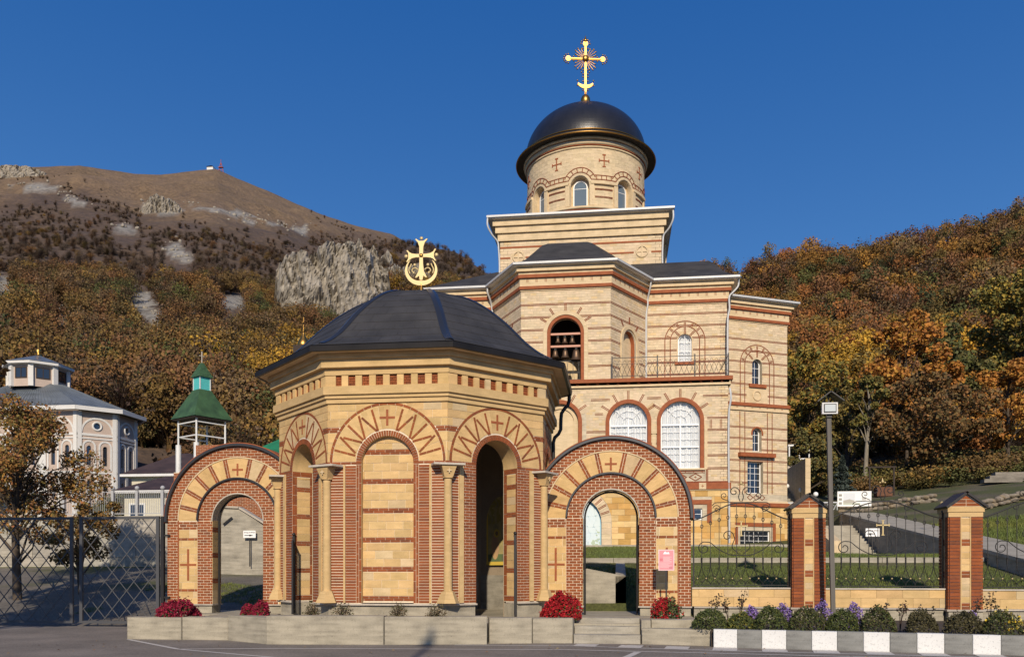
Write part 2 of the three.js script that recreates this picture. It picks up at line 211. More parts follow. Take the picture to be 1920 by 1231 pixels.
// ---------- octagonal gate chapel ----------
const OCT = Math.PI / 8, AP = 3.39, HS = 1.404;
{
  const g = thing('gate_chapel', 'octagonal sandstone and brick gate chapel with dark domed roof and brass cross', 'chapel');
  const bricks = [], stones = [];
  const B = (F, p, z1 = 0.010, z0 = 0) => bricks.push(piece(F, p, z0, z1, cBrick()));
  const S = (F, p, z1 = 0.010, z0 = 0) => stones.push(piece(F, p, z0, z1, cSand()));
  const VS = 4.03, V0 = 0.82, RI = 0.615, RO = 0.735;
  const zig = [[-1.25, .306, -.745, .17], [-1.114, .604, -.745, .221], [-1.037, .587, -.585, .468], [-.927, .867, -.558, .519], [-.672, 1.08, -.522, .54], [-.604, 1.037, -.24, .72], [-.366, 1.216, -.213, .72]];
  const jambPattern = (F, u0, u1) => { // reveal panel: brick uprights, stone courses, double brick bands
    for (const [a, b] of [[u0, u0 + 0.055], [u0 + 0.062, u0 + 0.115], [u1 - 0.055, u1]]) for (let v = V0 + 0.13; v < VS - 0.16; v += 0.25) B(F, R4(a, v, b, Math.min(v + 0.24, VS - 0.13)), 0.008);
    for (const v of [V0 + 0.0, V0 + 0.062, VS - 0.12, VS - 0.06]) { const m = lerp(u0, u1, rr(0.35, 0.65)); B(F, R4(u0, v, m, v + 0.055), 0.008); B(F, R4(m + 0.01, v, u1, v + 0.055), 0.008); }
    const a = u0 + 0.122, b = u1 - 0.062; let v = V0 + 0.13, k = 0;
    while (v < VS - 0.16) { k++; if (k % 4 === 0) { for (const dv of [0, 0.058]) { const m = lerp(a, b, rr(0.3, 0.7)); B(F, R4(a, v + dv, m, v + dv + 0.05), 0.008); B(F, R4(m + 0.008, v + dv, b, v + dv + 0.05), 0.008); } v += 0.118; } else { S(F, R4(a, v, b, Math.min(v + 0.178, VS - 0.14)), 0.008); v += 0.186; } }
  };
  for (let k = -4; k < 4; k++) {
    const th = k * Math.PI / 4, F = new Face(V3(AP * Math.sin(th), 0, AP * Math.cos(th)), th), door = k === 1 || k === -1, niche = !door;
    // wall core with its arched opening
    const detail = k >= -2 && k <= 2;
    mesh('wall', slabGeo(F, detail ? notched(-HS, V0 - 0.02, HS, 5.95, 0, RI, VS) : R4(-HS, V0 - 0.02, HS, 5.95), [], 0.55), M.mortar, g);
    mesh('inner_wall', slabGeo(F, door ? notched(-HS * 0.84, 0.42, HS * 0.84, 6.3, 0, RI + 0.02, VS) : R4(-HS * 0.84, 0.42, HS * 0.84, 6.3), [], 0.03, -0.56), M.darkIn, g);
    if (!door) mesh('plinth', slabGeo(F, R4(-HS, 0.38, HS, V0 - 0.06), [], 0.5, -0.03), M.conc, g);
    else for (const s of [-1, 1]) mesh('plinth', slabGeo(F, s < 0 ? R4(-HS, 0.38, -RI, V0 - 0.06) : R4(RI, 0.38, HS, V0 - 0.06), [], 0.5, -0.03), M.conc, g);
    if (door) for (const s of [-1, 1]) mesh('ledge', slabGeo(F, s < 0 ? R4(-HS - 0.03, V0 - 0.06, -RI + 0.01, V0 - 0.021) : R4(RI - 0.01, V0 - 0.06, HS + 0.03, V0 - 0.021), [], 0.5, 0.05, 0.004), M.slab, g);
    else mesh('ledge', slabGeo(F, R4(-HS - 0.03, V0 - 0.06, HS + 0.03, V0 - 0.021), [], 0.4, 0.05, 0.004), M.slab, g);
    if (!detail) continue;
    // stone field above the springing, outside the big arch
    for (const [a, b] of [[VS + 0.03, 4.728], [4.86, 5.41]]) bond(-HS, HS, a, b, (b - a + 0.006) / 3, 0.40, 0.010, (k + 8) * 0.31 + a, (p) => S(F, clipArc(p, 0, VS, 1.365, true)));
    for (const dv of [0, 0.06]) for (const s of [-1, 1]) { const v = 4.735 + dv, ua = Math.sqrt(1.372 ** 2 - (v - VS) ** 2); let u = ua; while (u < HS) { const e = Math.min(u + 0.19, HS); B(F, s > 0 ? R4(u, v, e, v + 0.052) : R4(-e, v, -u, v + 0.052)); u = e + 0.01; } }
    for (let i = 0; i < 22; i++) B(F, arcPoly(0, VS + 0.02, 1.302, 1.358, lerp(0, Math.PI, (i + 0.03) / 22), lerp(0, Math.PI, (i + 0.97) / 22), 2), 0.014);
    // fan of stone between the arches, brick rays laid into it
    for (let i = 0; i < 9; i++) stones.push(arcPieces(F, 0, VS + 0.03, RO + 0.012, 1.292, Math.PI * (i + 0.01) / 9, Math.PI * (i + 0.99) / 9, 3, 0, 0.008, cSand()));
    for (const [a, b, c, d] of zig) for (const s of [-1, 1]) { const L = Math.hypot(c - a, d - b), n = Math.max(2, Math.round(L / 0.2)), ph = rr(0, 0.3); let t0 = 0; for (let i = 0; i < n; i++) { const t1 = Math.min(1, (i + 1 - (i < n - 1 ? ph : 0)) / n); B(F, stripPoly(s * lerp(a, c, t0), VS + lerp(b, d, t0), s * lerp(a, c, t1 - 0.008 / L), VS + lerp(b, d, t1 - 0.008 / L), 0.05), 0.014, 0.004); t0 = t1; } }
    crossPart(g, F, 0, 5.06, 0.18, 0.185, 0.026, 0.004, 0.016);
    for (let i = 0; i < 37; i++) B(F, arcPoly(0, VS, RI - 0.004, RO, Math.PI * (i + 0.1) / 37, Math.PI * (i + 0.9) / 37), 0.014);
    // springing course
    for (const s of [-1, 1]) { let u = RI; while (u < HS) { const e = Math.min(u + 0.235, HS); B(F, s > 0 ? R4(u, VS - 0.03, e, VS + 0.024) : R4(-e, VS - 0.03, -u, VS + 0.024)); u = e + 0.01; } }
    // piers
    for (const s of [-1, 1]) {
      const q = (a, v0, b, v1) => s > 0 ? R4(a, v0, b, v1) : R4(-b, v0, -a, v1), top = VS - 0.042;
      if (niche) {
        for (const [a, b, ph] of [[RI, RI + 0.053, 0], [RI + 0.062, RI + 0.115, 0.12]]) for (let v = V0 - ph; v < top; v += 0.25) B(F, q(a, Math.max(V0, v), b, Math.min(v + 0.24, top)));
        for (let v = V0; v < top - 0.02; v += 0.0645) B(F, q(RI + 0.125, v, 0.985, Math.min(v + 0.0525, top)));
        mesh('pilaster_strip', slabGeo(F, q(0.99, V0, 1.03, top), [], 0.04, 0.04), M.sand, g);
      } else {
        let row = 0; for (let v = V0; v < top - 0.02; v += 0.0665, row++) { let u = RI - (row % 2 ? 0.1 : 0.0); for (; u < 0.975; u += 0.20) { const a = Math.max(u, RI), b = Math.min(u + 0.187, 0.975); if (b - a > 0.02) B(F, q(a, v, b, Math.min(v + 0.053, top))); } }
        mesh('pilaster_strip', slabGeo(F, q(0.98, V0, 1.10, top), [], 0.04, 0.04), M.sand, g);
      }
      const a0 = niche ? 1.04 : 1.11; for (let v = V0; v < top - 0.02; v += 0.0645) B(F, q(a0, v, HS - 0.01, Math.min(v + 0.050, top)), 0.004);
    }
    if (niche) { // blind arch: recessed stone courses with double brick bands
      const dz = -0.13; mesh('niche_back', slabGeo(F, archHole(0, RI + 0.03, V0, VS), [], 0.05, dz), M.mortar, g);
      const bands = []; for (let i = 0; i < 6; i++) bands.push(0.862 + i * 0.6745);
      for (const b of bands) for (const [dv, ph] of [[0, 0], [0.057, 0.5]]) bond(-RI, RI, b + dv, b + dv + 0.05, 0.06, 0.235, 0.009, ph + b, (p) => { const r = p[3][1] > VS ? clipArc(p, 0, VS, RI, false) : p; B(F, r, dz + 0.012, dz); });
      let lo = V0 + 0.0; for (let i = 0; i <= bands.length; i++) { const v0 = i ? bands[i - 1] + 0.117 : V0, v1 = i < bands.length ? bands[i] - 0.01 : VS + RI; if (v1 - v0 > 0.1) bond(-RI, RI, v0, v1, (v1 - v0 + 0.004) / (i < bands.length ? 3 : 2), 0.40, 0.010, i * 0.37 + k * 0.2, (p) => { let r = p; if (p[3][1] > VS) r = clipArc(p, 0, VS, RI, false); S(F, r, dz + 0.012, dz); }); }
      for (const s of [-1, 1]) mesh('niche_jamb', slabGeo(F, s > 0 ? R4(RI - 0.004, V0, RI + 0.002, VS) : R4(-RI - 0.002, V0, -RI + 0.004, VS), [], 0.125, -0.003), M.sand, g);
      mesh('niche_soffit', slabGeo(F, halfRing(0, VS, RI - 0.006, RI + 0.002), [], 0.125, -0.004), M.sand, g);
    } else {
      mesh('door_soffit', slabGeo(F, halfRing(0, VS, RI - 0.008, RI + 0.002), [], 0.54, -0.004), M.sand, g);
      jambPattern(new Face(V3(...F.pt(RI, 0, 0)), th - Math.PI / 2), -0.53, -0.005);
      jambPattern(new Face(V3(...F.pt(-RI, 0, 0)), th + Math.PI / 2), 0.005, 0.53);
      // iron gate leaf, swung open
      const leaf = [], h = V3(...F.pt(k === 1 ? RI - 0.05 : -RI + 0.05, 0, -0.02)), dirA = k === 1 ? V3(0.14, 0, 1) : V3(0.33, 0, 1); dirA.normalize();
      const P = (t, y) => h.clone().addScaledVector(dirA, t).setY(y);
      leaf.push(bar(P(0, 0.5), P(0, 2.42), 0.06), bar(P(0.52, 0.5), P(0.52, 2.3), 0.045), bar(P(0, 0.6), P(0.52, 0.6), 0.04), bar(P(0, 2.25), P(0.52, 2.25), 0.04));
      for (let i = 1; i < 5; i++) leaf.push(bar(P(i * 0.104, 0.6), P(i * 0.104, 2.25), 0.016));
      leaf.push(new THREE.SphereGeometry(0.045, 10, 8).translate(P(0, 2.46).x, 2.46, P(0, 0).z));
      mesh('gate_leaf', merge(leaf), M.iron, g);
    }
    // frieze: stone dentils between recessed brick squares
    for (let i = 0; i < 9; i++) { const c = (i - 4) * 0.326, w = (i === 0 || i === 8) ? 0.11 : 0.077; let a = c - w, b = c + w; if (i === 0) a = -HS - 0.035; if (i === 8) b = HS + 0.035; S(F, R4(a, 5.785, b, 6.03), 0.085, 0.0); }
    for (let i = 0; i < 8; i++) { const c = (i - 3.5) * 0.326; for (let r = 0; r < 4; r++) { const v = 5.79 + r * 0.058, m = c + (r % 2 ? 0.035 : -0.035); B(F, R4(c - 0.084, v, m - 0.004, v + 0.05), 0.045, 0.0); B(F, R4(m + 0.004, v, c + 0.084, v + 0.05), 0.045, 0.0); } }
  }
  emit(g, 'brick', bricks, M.brick, 'brickwork', 300);
  emit(g, 'stone_block', stones, M.stone, 'stonework', 300);
  // cornice rings
  const k8 = 3.67; // vertex radius of the wall
  const ring = (y0, y1, dr, name, mat, din = 0.5) => mesh(name, lathe([[k8 - din, y0], [k8 + dr - 0.006, y0], [k8 + dr, y0 + 0.006], [k8 + dr, y1 - 0.006], [k8 + dr - 0.006, y1], [k8 - din, y1]], 8, OCT, true), mat, g);
  for (const [a, b, dr] of [[5.40, 5.505, 0.06], [5.505, 5.585, 0.11], [5.585, 5.78, 0.165], [6.035, 6.19, 0.115], [6.19, 6.375, 0.235], [6.375, 6.505, 0.295]]) ring(a, b, dr, 'cornice_band', M.sand);
  mesh('eave_soffit', lathe([[k8 + 0.1, 6.506], [k8 + 0.55, 6.50], [k8 + 0.55, 6.55], [k8 + 0.1, 6.60]], 8, OCT, true), M.sandPale, g);
  mesh('gutter', lathe([[k8 + 0.50, 6.53], [k8 + 0.53, 6.485], [k8 + 0.60, 6.49], [k8 + 0.625, 6.60], [k8 + 0.58, 6.625], [k8 + 0.52, 6.58]], 8, OCT, true), M.darkMetal, g);
  // roof: bell-shaped octagonal dome in courses of felt shingles with smooth ridge caps
  const prof = [[4.27, 6.63], [3.98, 6.72], [3.7, 6.86], [3.45, 7.03], [3.2, 7.24], [2.95, 7.49], [2.7, 7.74], [2.4, 8.0], [2.1, 8.235], [1.75, 8.465], [1.4, 8.64], [1.0, 8.77], [0.6, 8.85], [0.25, 8.88]];
  const crv = new THREE.SplineCurve(prof.map((p) => new THREE.Vector2(...p)));
  const fine = crv.getSpacedPoints(44).map((p) => [p.x, p.y]);
  mesh('roof', lathe([[4.2, 6.6], ...fine, [0, 8.88]], 8, OCT, true), M.roof, g);
  for (let k = -3; k <= 3; k++) { // shingle rows: thin laps following the slope
    const th = k * Math.PI / 4, shing = new Acc();
    const FF = { pt: (u, s, z) => { const i = Math.min(43.999, s * 44), a = fine[Math.floor(i)], b = fine[Math.floor(i) + 1], f = i - Math.floor(i); const r = lerp(a[0], b[0], f) * Math.cos(OCT), y = lerp(a[1], b[1], f), nx = b[1] - a[1], ny = -(b[0] - a[0]), l = Math.hypot(nx, ny) || 1; const rad = r - 0 + z * Math.abs(nx) / l, yy = y + z * Math.abs(ny) / l; return [rad * Math.sin(th) + u * Math.cos(th), yy, rad * Math.cos(th) - u * Math.sin(th)]; } };
    for (let j = 0; j < 12; j++) { const s0 = 0.02 + j * 0.076, s1 = s0 + 0.081, r0 = crv.getPointAt(Math.min(1, s0)).x * Math.sin(OCT) * 0.97, r1 = crv.getPointAt(Math.min(1, s1)).x * Math.sin(OCT) * 0.97; const w = 0.5; let u = -r0 - (j % 2) * w * 0.5; for (; u < r0; u += w) { const a = Math.max(u + 0.008, -r0), b = Math.min(u + w, r0); if (b - a < 0.05) continue; const m = (x) => x * r1 / r0; for (let q = 0; q < 3; q++) { const ta = q / 3, tb = (q + 1) / 3, sa = lerp(s0, s1, ta), sb = lerp(s0, s1, tb); const zq = (t) => 0.007 * (1 - t) + 0.003; const pq = (x, s, t) => FF.pt(x * lerp(1, r1 / r0, t), s, zq(t)); shing.quad(pq(a, sa, ta), pq(b, sa, ta), pq(b, sb, tb), pq(a, sb, tb), [a, sa * 4], [b, sa * 4], [b, sb * 4], [a, sb * 4]); } const base = (x, s) => FF.pt(x, s, 0); shing.quad(base(a, s0), base(b, s0), FF.pt(b, s0, 0.01), FF.pt(a, s0, 0.01), [a, 0], [b, 0], [b, 0.02], [a, 0.02]); } }
    mesh('shingle_field', shing.geo(), M.roof, g);
  }
  for (let k = 0; k < 8; k++) { const a = OCT + k * Math.PI / 4, pts = fine.filter((_, i) => i > 2 && i < 42).map((p) => [p[0], p[1]]), acc = new Acc(); const e = (p, s) => { const w = 0.10; return [p[0] * Math.sin(a) + s * w * Math.cos(a) - Math.abs(s) * 0.038 * Math.sin(a), p[1] + 0.035 - Math.abs(s) * 0.012, p[0] * Math.cos(a) - s * w * Math.sin(a) - Math.abs(s) * 0.038 * Math.cos(a)]; }; for (let i = 0; i + 1 < pts.length; i++) for (const [s0, s1] of [[-1, 0], [0, 1]]) acc.quad(e(pts[i], s0), e(pts[i], s1), e(pts[i + 1], s1), e(pts[i + 1], s0), [0, 0], [1, 0], [1, 1], [0, 1]); mesh('ridge_cap', acc.geo(), M.ridge, g); }
  // columns at the corners
  for (let k = -2; k < 2; k++) {
    const a = OCT + k * Math.PI / 4, r = 3.67 + 0.045, c = new THREE.Group(); c.name = 'column'; c.position.set(r * Math.sin(a), 0, r * Math.cos(a)); c.rotation.y = a; g.add(c);
    mesh('shaft', lathe([[0.098, 1.08], [0.094, 2.2], [0.088, 3.66]], 20), M.sand, c);
    for (const y of [1.75, 2.55, 3.2]) mesh('drum_joint', lathe([[0.05, y], [0.0975 - (y - 1.08) * 0.0039, y], [0.0975 - (y - 1.08) * 0.0039, y + 0.006], [0.05, y + 0.006]], 20), M.mortar, c);
    mesh('base', flat(new THREE.CylinderGeometry(0.15, 0.27, 0.26, 6, 1, false, Math.PI / 6).translate(0, 0.95, 0)), M.sand, c);
    mesh('base_fillet', lathe([[0.05, 1.07], [0.13, 1.075], [0.135, 1.09], [0.10, 1.10]], 20), M.sand, c);
    mesh('necking', lathe([[0.05, 3.64], [0.115, 3.645], [0.12, 3.67], [0.05, 3.68]], 20), M.sand, c);
    mesh('capital', flat(new THREE.CylinderGeometry(0.245, 0.135, 0.26, 4, 1, false, Math.PI / 4).translate(0, 3.80, 0)), M.sand, c);
    const cr = merge([box(0.1, 0.022, 0.02, 0, 3.80, 0.155), box(0.022, 0.1, 0.02, 0, 3.761, 0.156)]); cr.applyMatrix4(new THREE.Matrix4()); mesh('capital_cross', cr, M.sandPale, c);
    mesh('abacus', merge([box(0.72, 0.045, 0.50, 0, 3.935, -0.03)]), M.slab, c);
  }
  // downpipe at the far right corner
  { const a = OCT + 2 * Math.PI / 4, q = (r, y, da = 0) => V3(r * Math.sin(a + da), y, r * Math.cos(a + da)); mesh('downpipe', tube([q(4.2, 6.5), q(4.18, 6.25), q(3.98, 6.0), q(3.95, 5.7), q(3.93, 5.45), q(3.75, 5.25), q(3.73, 4.9), q(3.73, 0.6)], 0.05, 40, 8), M.darkMetal, g); }
  // inside: floor, pale dado and a painted arched panel
  mesh('floor', lathe([[0, 0.42], [3.2, 0.42], [3.2, 0.38]], 8, OCT, true), M.conc, g);
  for (const k of [-3, 3, 4]) { const th = k * Math.PI / 4, F = new Face(V3((AP - 0.6) * Math.sin(th), 0, (AP - 0.6) * Math.cos(th)), th + Math.PI); mesh('dado', slabGeo(F, R4(-1.1, 0.42, 1.1, 1.43), [], 0.02, 0.03), M.concPale, g); }
  {
    const N = 256, icon = tex(N, (u, v) => {
      const e = Math.min(u, 1 - u, v), n = fbm(u * 7, v * 9, 4, 0, 71);
      if (e < 0.05) return [0.85, 0.6, 0.1];
      const halo = Math.hypot((u - 0.33) * 1.0, (v - 0.46) * 1.4), fig = Math.hypot((u - 0.28) * 1.4, (v - 0.27) * 0.9), f2 = Math.hypot((u - 0.68) * 1.3, (v - 0.5) * 0.7), wing = Math.sin(u * 40 + n * 12);
      if (halo < 0.045) return [0.30, 0.20, 0.12]; if (halo < 0.085) return [0.75, 0.55, 0.10];
      if (fig < 0.17) return [0.45 + 0.3 * n, 0.28 + 0.2 * n, 0.2]; if (f2 < 0.2) return [0.2, 0.28 + 0.2 * n, 0.48 + 0.3 * n];
      if (v < 0.16) return [0.16, 0.22 * n + 0.08, 0.10]; if (v > 0.6 && wing > 0.1) return [0.42, 0.34, 0.10];
      return [0.25 + 0.5 * n, 0.22 + 0.38 * n, 0.13 + 0.1 * n];
    }, { srgb: true, size: 1 });
    const th = 3 * Math.PI / 4, F = new Face(V3((AP - 0.6) * Math.sin(th), 0, (AP - 0.6) * Math.cos(th)), th + Math.PI), o = archHole(0, 0.76, 1.72, 2.95), sg = new THREE.ShapeGeometry(new THREE.Shape(o.map((q) => new THREE.Vector2(...q))), 24), t = sg.attributes.uv;
    for (let i = 0; i < t.count; i++) t.setXY(i, (t.getX(i) + 0.76) / 1.52, (t.getY(i) - 1.72) / 2.0); sg.translate(0, 0, 0.065); sg.applyMatrix4(F.matrix());
    const fr = mesh('painted_panel', slabGeo(F, o, [], 0.05, 0.06), M.goldPaint, g); fr.userData.label = 'arched painted panel inside the chapel'; mesh('painting', sg, stdm({ map: icon, roughness: 0.6 }), fr);
  }
  // brass cross on the roof
  const cx = new THREE.Group(); cx.name = 'roof_cross'; cx.position.set(0, 8.84, 0); cx.rotation.y = 4 * D2R; g.add(cx);
  mesh('pedestal', lathe([[0.17, -0.1], [0.17, 0.1], [0.155, 0.115], [0.10, 0.12], [0.115, 0.17], [0.07, 0.2], [0.045, 0.235], [0.065, 0.26], [0.065, 0.285], [0.03, 0.32], [0.022, 0.45]], 28), M.gold, cx);
  const sc = 1 / 8.79 / 70; // drawn outline of the cross, in metres
  const E2 = (x, y) => [(x - 485) * sc, 0.36 + (905 - y) * sc];
  const ext = (pts, d = 0.035) => { const s = new THREE.Shape(pts.map((q) => new THREE.Vector2(...E2(...q)))); return new THREE.ExtrudeGeometry(s, { depth: d, bevelEnabled: true, bevelSize: 0.005, bevelThickness: 0.005, bevelSegments: 1 }).translate(0, 0, -d / 2); };
  const disc = (x, y, r) => { const q = E2(x, y); return new THREE.SphereGeometry(r * sc, 12, 8).scale(1, 1, 0.6).translate(q[0], q[1], 0); };
  mesh('upright', merge([ext([[458, 440], [512, 440], [516, 560], [530, 670], [578, 765], [565, 772], [520, 740], [505, 812], [462, 812], [450, 742], [400, 775], [388, 768], [440, 670], [455, 560]]), ext([[455, 380], [515, 380], [520, 260], [545, 190], [585, 145], [575, 132], [525, 168], [450, 168], [400, 132], [390, 145], [430, 190], [455, 260]])]), M.goldPaint, cx);
  mesh('arm', ext([[458, 384], [400, 384], [330, 375], [285, 350], [258, 318], [240, 325], [262, 350], [272, 380], [272, 440], [262, 470], [240, 505], [255, 515], [285, 480], [330, 450], [400, 436], [458, 436]]), M.goldPaint, cx);
  mesh('arm', ext([[512, 384], [570, 382], [640, 370], [685, 345], [712, 302], [730, 310], [708, 345], [696, 375], [696, 430], [708, 460], [730, 488], [716, 500], [685, 465], [640, 445], [570, 436], [512, 436]]), M.goldPaint, cx);
  for (const [x, y, r] of [[488, 122, 30], [233, 415, 33], [737, 398, 33], [247, 326, 14], [250, 508, 14], [720, 308, 14], [722, 492, 14], [396, 140, 13], [580, 140, 13]]) mesh('knob', disc(x, y, r), M.goldPaint, cx);
  mesh('boss', disc(485, 408, 38).scale(1, 1, 1.6), M.gold, cx);
  { // crescent with inner scrolls
    const out = [], inn = []; for (let i = 0; i <= 30; i++) { const a = lerp(-228, 48, i / 30) * D2R; out.push([485 + 268 * Math.cos(a), 660 - 243 * Math.sin(a)]); } for (let i = 30; i >= 0; i--) { const a = lerp(-222, 42, i / 30) * D2R, w = 1 - Math.abs(i / 30 - 0.5) * 2; inn.push([485 + (255 - 85 * w) * Math.cos(a), 660 - (240 - 78 * w) * Math.sin(a)]); }
    mesh('crescent', ext([...out, ...inn]), M.goldPaint, cx);
    for (const s of [-1, 1]) { const pts = [[190, 700], [205, 640], [170, 560], [165, 540]].map(([x, y]) => V3(...E2(485 + s * x, y), 0)), sp = []; for (let i = 0; i <= 16; i++) { const a = (i / 16) * 4.6 + 0.3, r = lerp(62, 16, i / 16); sp.push(V3(...E2(485 + s * (118 - r * Math.cos(a) * 1.0), 660 - r * Math.sin(a)), 0)); } mesh('scroll', merge([tube(pts, 0.022, 16, 6), tube(sp, 0.02, 32, 6), disc(485 + s * 110, 558, 26), disc(485 + s * 125, 690, 18)]), M.goldPaint, cx); }
  }
}
// ---------- the two arched side gates, fence pillars, fence wall and ironwork ----------
const FZ = 0.25;
function gateArch(X, label, mirror) {
  const g = thing('gate_arch', label, 'gate arch', [X, 0, 0]), F = new Face(V3(0, 0, FZ), 0), VS = 2.93, V0 = 0.65;
  const bricks = [], stones = [], RO = 2.03, R1 = 1.70, R2 = 1.15, RI = 0.73;
  const B = (p, z1 = 0.010, z0 = 0) => bricks.push(piece(F, p, z0, z1, cBrick())), S = (p, z1 = 0.008, z0 = 0) => stones.push(piece(F, p, z0, z1, cSand()));
  const outline = archHole(0, RO, V0, VS, 48);
  mesh('wall', slabGeo(F, uRing(0, RI, RO, V0, VS, 48), [], 0.52), M.mortar, g);
  for (const s of [-1, 1]) {
    mesh('plinth', slabGeo(F, s < 0 ? R4(-RO, 0.2, -RI - 0.02, V0 - 0.04) : R4(RI + 0.02, 0.2, RO, V0 - 0.04), [], 0.5, -0.02), M.conc, g);
    mesh('ledge', slabGeo(F, s < 0 ? R4(-RO - 0.03, V0 - 0.04, -RI + 0.03, V0 - 0.001) : R4(RI - 0.03, V0 - 0.04, RO + 0.03, V0 - 0.001), [], 0.6, 0.05, 0.004), M.slab, g);
  }
  const H = 0.0733, L = 0.198;
  // outer brick zone
  for (const s of [-1, 1]) bond(s > 0 ? R1 + 0.025 : -RO, s > 0 ? RO : -R1 - 0.025, V0, VS, H, L, 0.0135, s > 0 ? 0.2 : 0.6, (p) => B(p));
  bond(-RO, RO, VS, VS + RO, H, L, 0.0135, 0.3, (p) => { let q = clipArc(p, 0, VS, RO - 0.005, false); q = clipArc(q, 0, VS, R1 + 0.03, true); if (q && Math.hypot((q[0][0] + q[2 % q.length][0]) / 2, (q[0][1] + q[2 % q.length][1]) / 2 - VS) > R1) B(q); });
  // inner brick zone
  for (const s of [-1, 1]) bond(s > 0 ? RI : -R2, s > 0 ? R2 : -RI, V0, VS, H, L, 0.0135, s > 0 ? 0.5 : 0.1, (p) => B(p));
  bond(-R2, R2, VS, VS + R2, H, L, 0.0135, 0.15, (p) => { let q = clipArc(p, 0, VS, R2 - 0.03, false); q = clipArc(q, 0, VS, RI + 0.015, true); if (q) { let m = 0; for (const a of q) m += Math.hypot(a[0], a[1] - VS) / q.length; if (m > RI + 0.01) B(q); } });
  // stone voussoirs with paired brick rays
  const rays = [0, 12.5, 28.5, 45, 61, 77]; const angs = [...rays.slice(1).map((a) => 90 - a), ...rays.slice(1).map((a) => 90 + a)].sort((a, b) => a - b);
  const edges = [0, ...angs, 180];
  for (let i = 0; i + 1 < edges.length; i++) stones.push(arcPieces(F, 0, VS, R2 + 0.02, R1, (edges[i] + (i ? 2.4 : 0)) * D2R, (edges[i + 1] - (i + 2 < edges.length ? 2.4 : 0)) * D2R, 3, 0, 0.008, cSand()));
  for (const a of angs) for (const s of [-1, 1]) { const ca = Math.cos(a * D2R), sa = Math.sin(a * D2R), ou = -sa * s * 0.032, ov = ca * s * 0.032; let r = R2 + 0.03, ph = s > 0 ? 0.1 : 0; r -= 0; let e = r + 0.2 - ph; while (r < R1 - 0.03) { e = Math.min(e, R1 - 0.01); B(stripPoly(ca * r + ou, VS + sa * r + ov, ca * e + ou, VS + sa * e + ov, 0.052)); r = e + 0.01; e = r + 0.2; } }
  crossPart(g, F, 0, 4.31, 0.155, 0.165, 0.026, 0.004, 0.016);
  // panels on the piers
  for (const s of [-1, 1]) {
    const u0 = s > 0 ? R2 + 0.01 : -R1 + 0.01, u1 = s > 0 ? R1 - 0.01 : -R2 - 0.01;
    bond(u0, u1, 2.69, 2.92, H, L, 0.0135, 0.4, (p) => B(p));
    const rows = [2.42, 1.02]; for (const v of rows) bond(u0, u1, v - 0.03, v + 0.03, 0.07, L, 0.0105, 0.7, (p) => B(p));
    for (const [a, b, n] of [[V0, 0.985, 2], [1.055, 2.385, 7], [2.455, 2.68, 1]]) bond(u0, u1, a, b, (b - a + 0.008) / n, 0.36, 0.009, s * 0.3 + a, (p) => S(p));
    crossPart(g, F, (u0 + u1) / 2, 1.72, 0.235, 0.43, 0.028, 0.004, 0.016);
    mesh('panel_bead', slabGeo(F, s > 0 ? R4(R1 - 0.005, V0, R1 + 0.022, VS) : R4(-R1 - 0.022, V0, -R1 + 0.005, VS), [], 0.02, 0.018), M.terracotta, g);
  }
  mesh('arch_bead', slabGeo(F, halfRing(0, VS, R1 - 0.004, R1 + 0.03, 48), [], 0.03, 0.028, 0.006), M.sandPale, g);
  mesh('arch_flashing', slabGeo(F, halfRing(0, VS, R2 - 0.03, R2 + 0.02, 48, 0.01, Math.PI - 0.01), [], 0.08, 0.075, 0.008), M.flash, g);
  mesh('arch_roof', slabGeo(F, halfRing(0, VS, RO - 0.02, RO + 0.06, 64, -0.02, Math.PI + 0.02), [], 0.72, 0.10, 0.012), M.flash, g);
  mesh('arch_roof_lining', slabGeo(F, halfRing(0, VS, RO + 0.06, RO + 0.085, 64, -0.03, Math.PI + 0.03), [], 0.70, 0.07), M.terracotta, g);
  mesh('opening_bead', slabGeo(F, halfRing(0, VS, RI - 0.012, RI + 0.02, 40), [], 0.03, 0.02), M.slab, g);
  // jamb panels
  for (const s of [-1, 1]) { const JF = new Face(V3(s * RI, 0, FZ), -s * Math.PI / 2), a = s > 0 ? -0.5 : 0.01, b = a + 0.49; let v = V0, k = 0; while (v < VS - 0.05) { if (k++ % 4 === 3) { for (const d of [0, 0.066]) bricks.push(piece(JF, R4(a, v + d, b, v + d + 0.056), 0, 0.008, cBrick())); v += 0.134; } else { stones.push(piece(JF, R4(a, v, b, Math.min(v + 0.18, VS)), 0, 0.008, cSand())); v += 0.189; } } }
  emit(g, 'brick', bricks, M.brick, 'brickwork', 300); emit(g, 'stone_block', stones, M.stone, 'stonework', 300);
  // iron door frame
  const fr = new THREE.CatmullRomCurve3(archHole(0, RI - 0.05, 0.35, VS, 16).slice(1).concat([[-RI + 0.05, 0.35]]).map((q) => V3(q[0], q[1], -0.05)), false, 'centripetal');
  mesh('door_frame', merge([tube([V3(RI - 0.05, 0.35, -0.05), V3(RI - 0.05, VS, -0.05)], 0.03, 2, 6), tube([V3(-RI + 0.05, 0.35, -0.05), V3(-RI + 0.05, VS, -0.05)], 0.03, 2, 6), new THREE.TorusGeometry(RI - 0.05, 0.025, 6, 30, Math.PI).translate(0, VS, -0.05)]), M.iron, g);
  const hx = 1; // open leaf folded back behind the pier
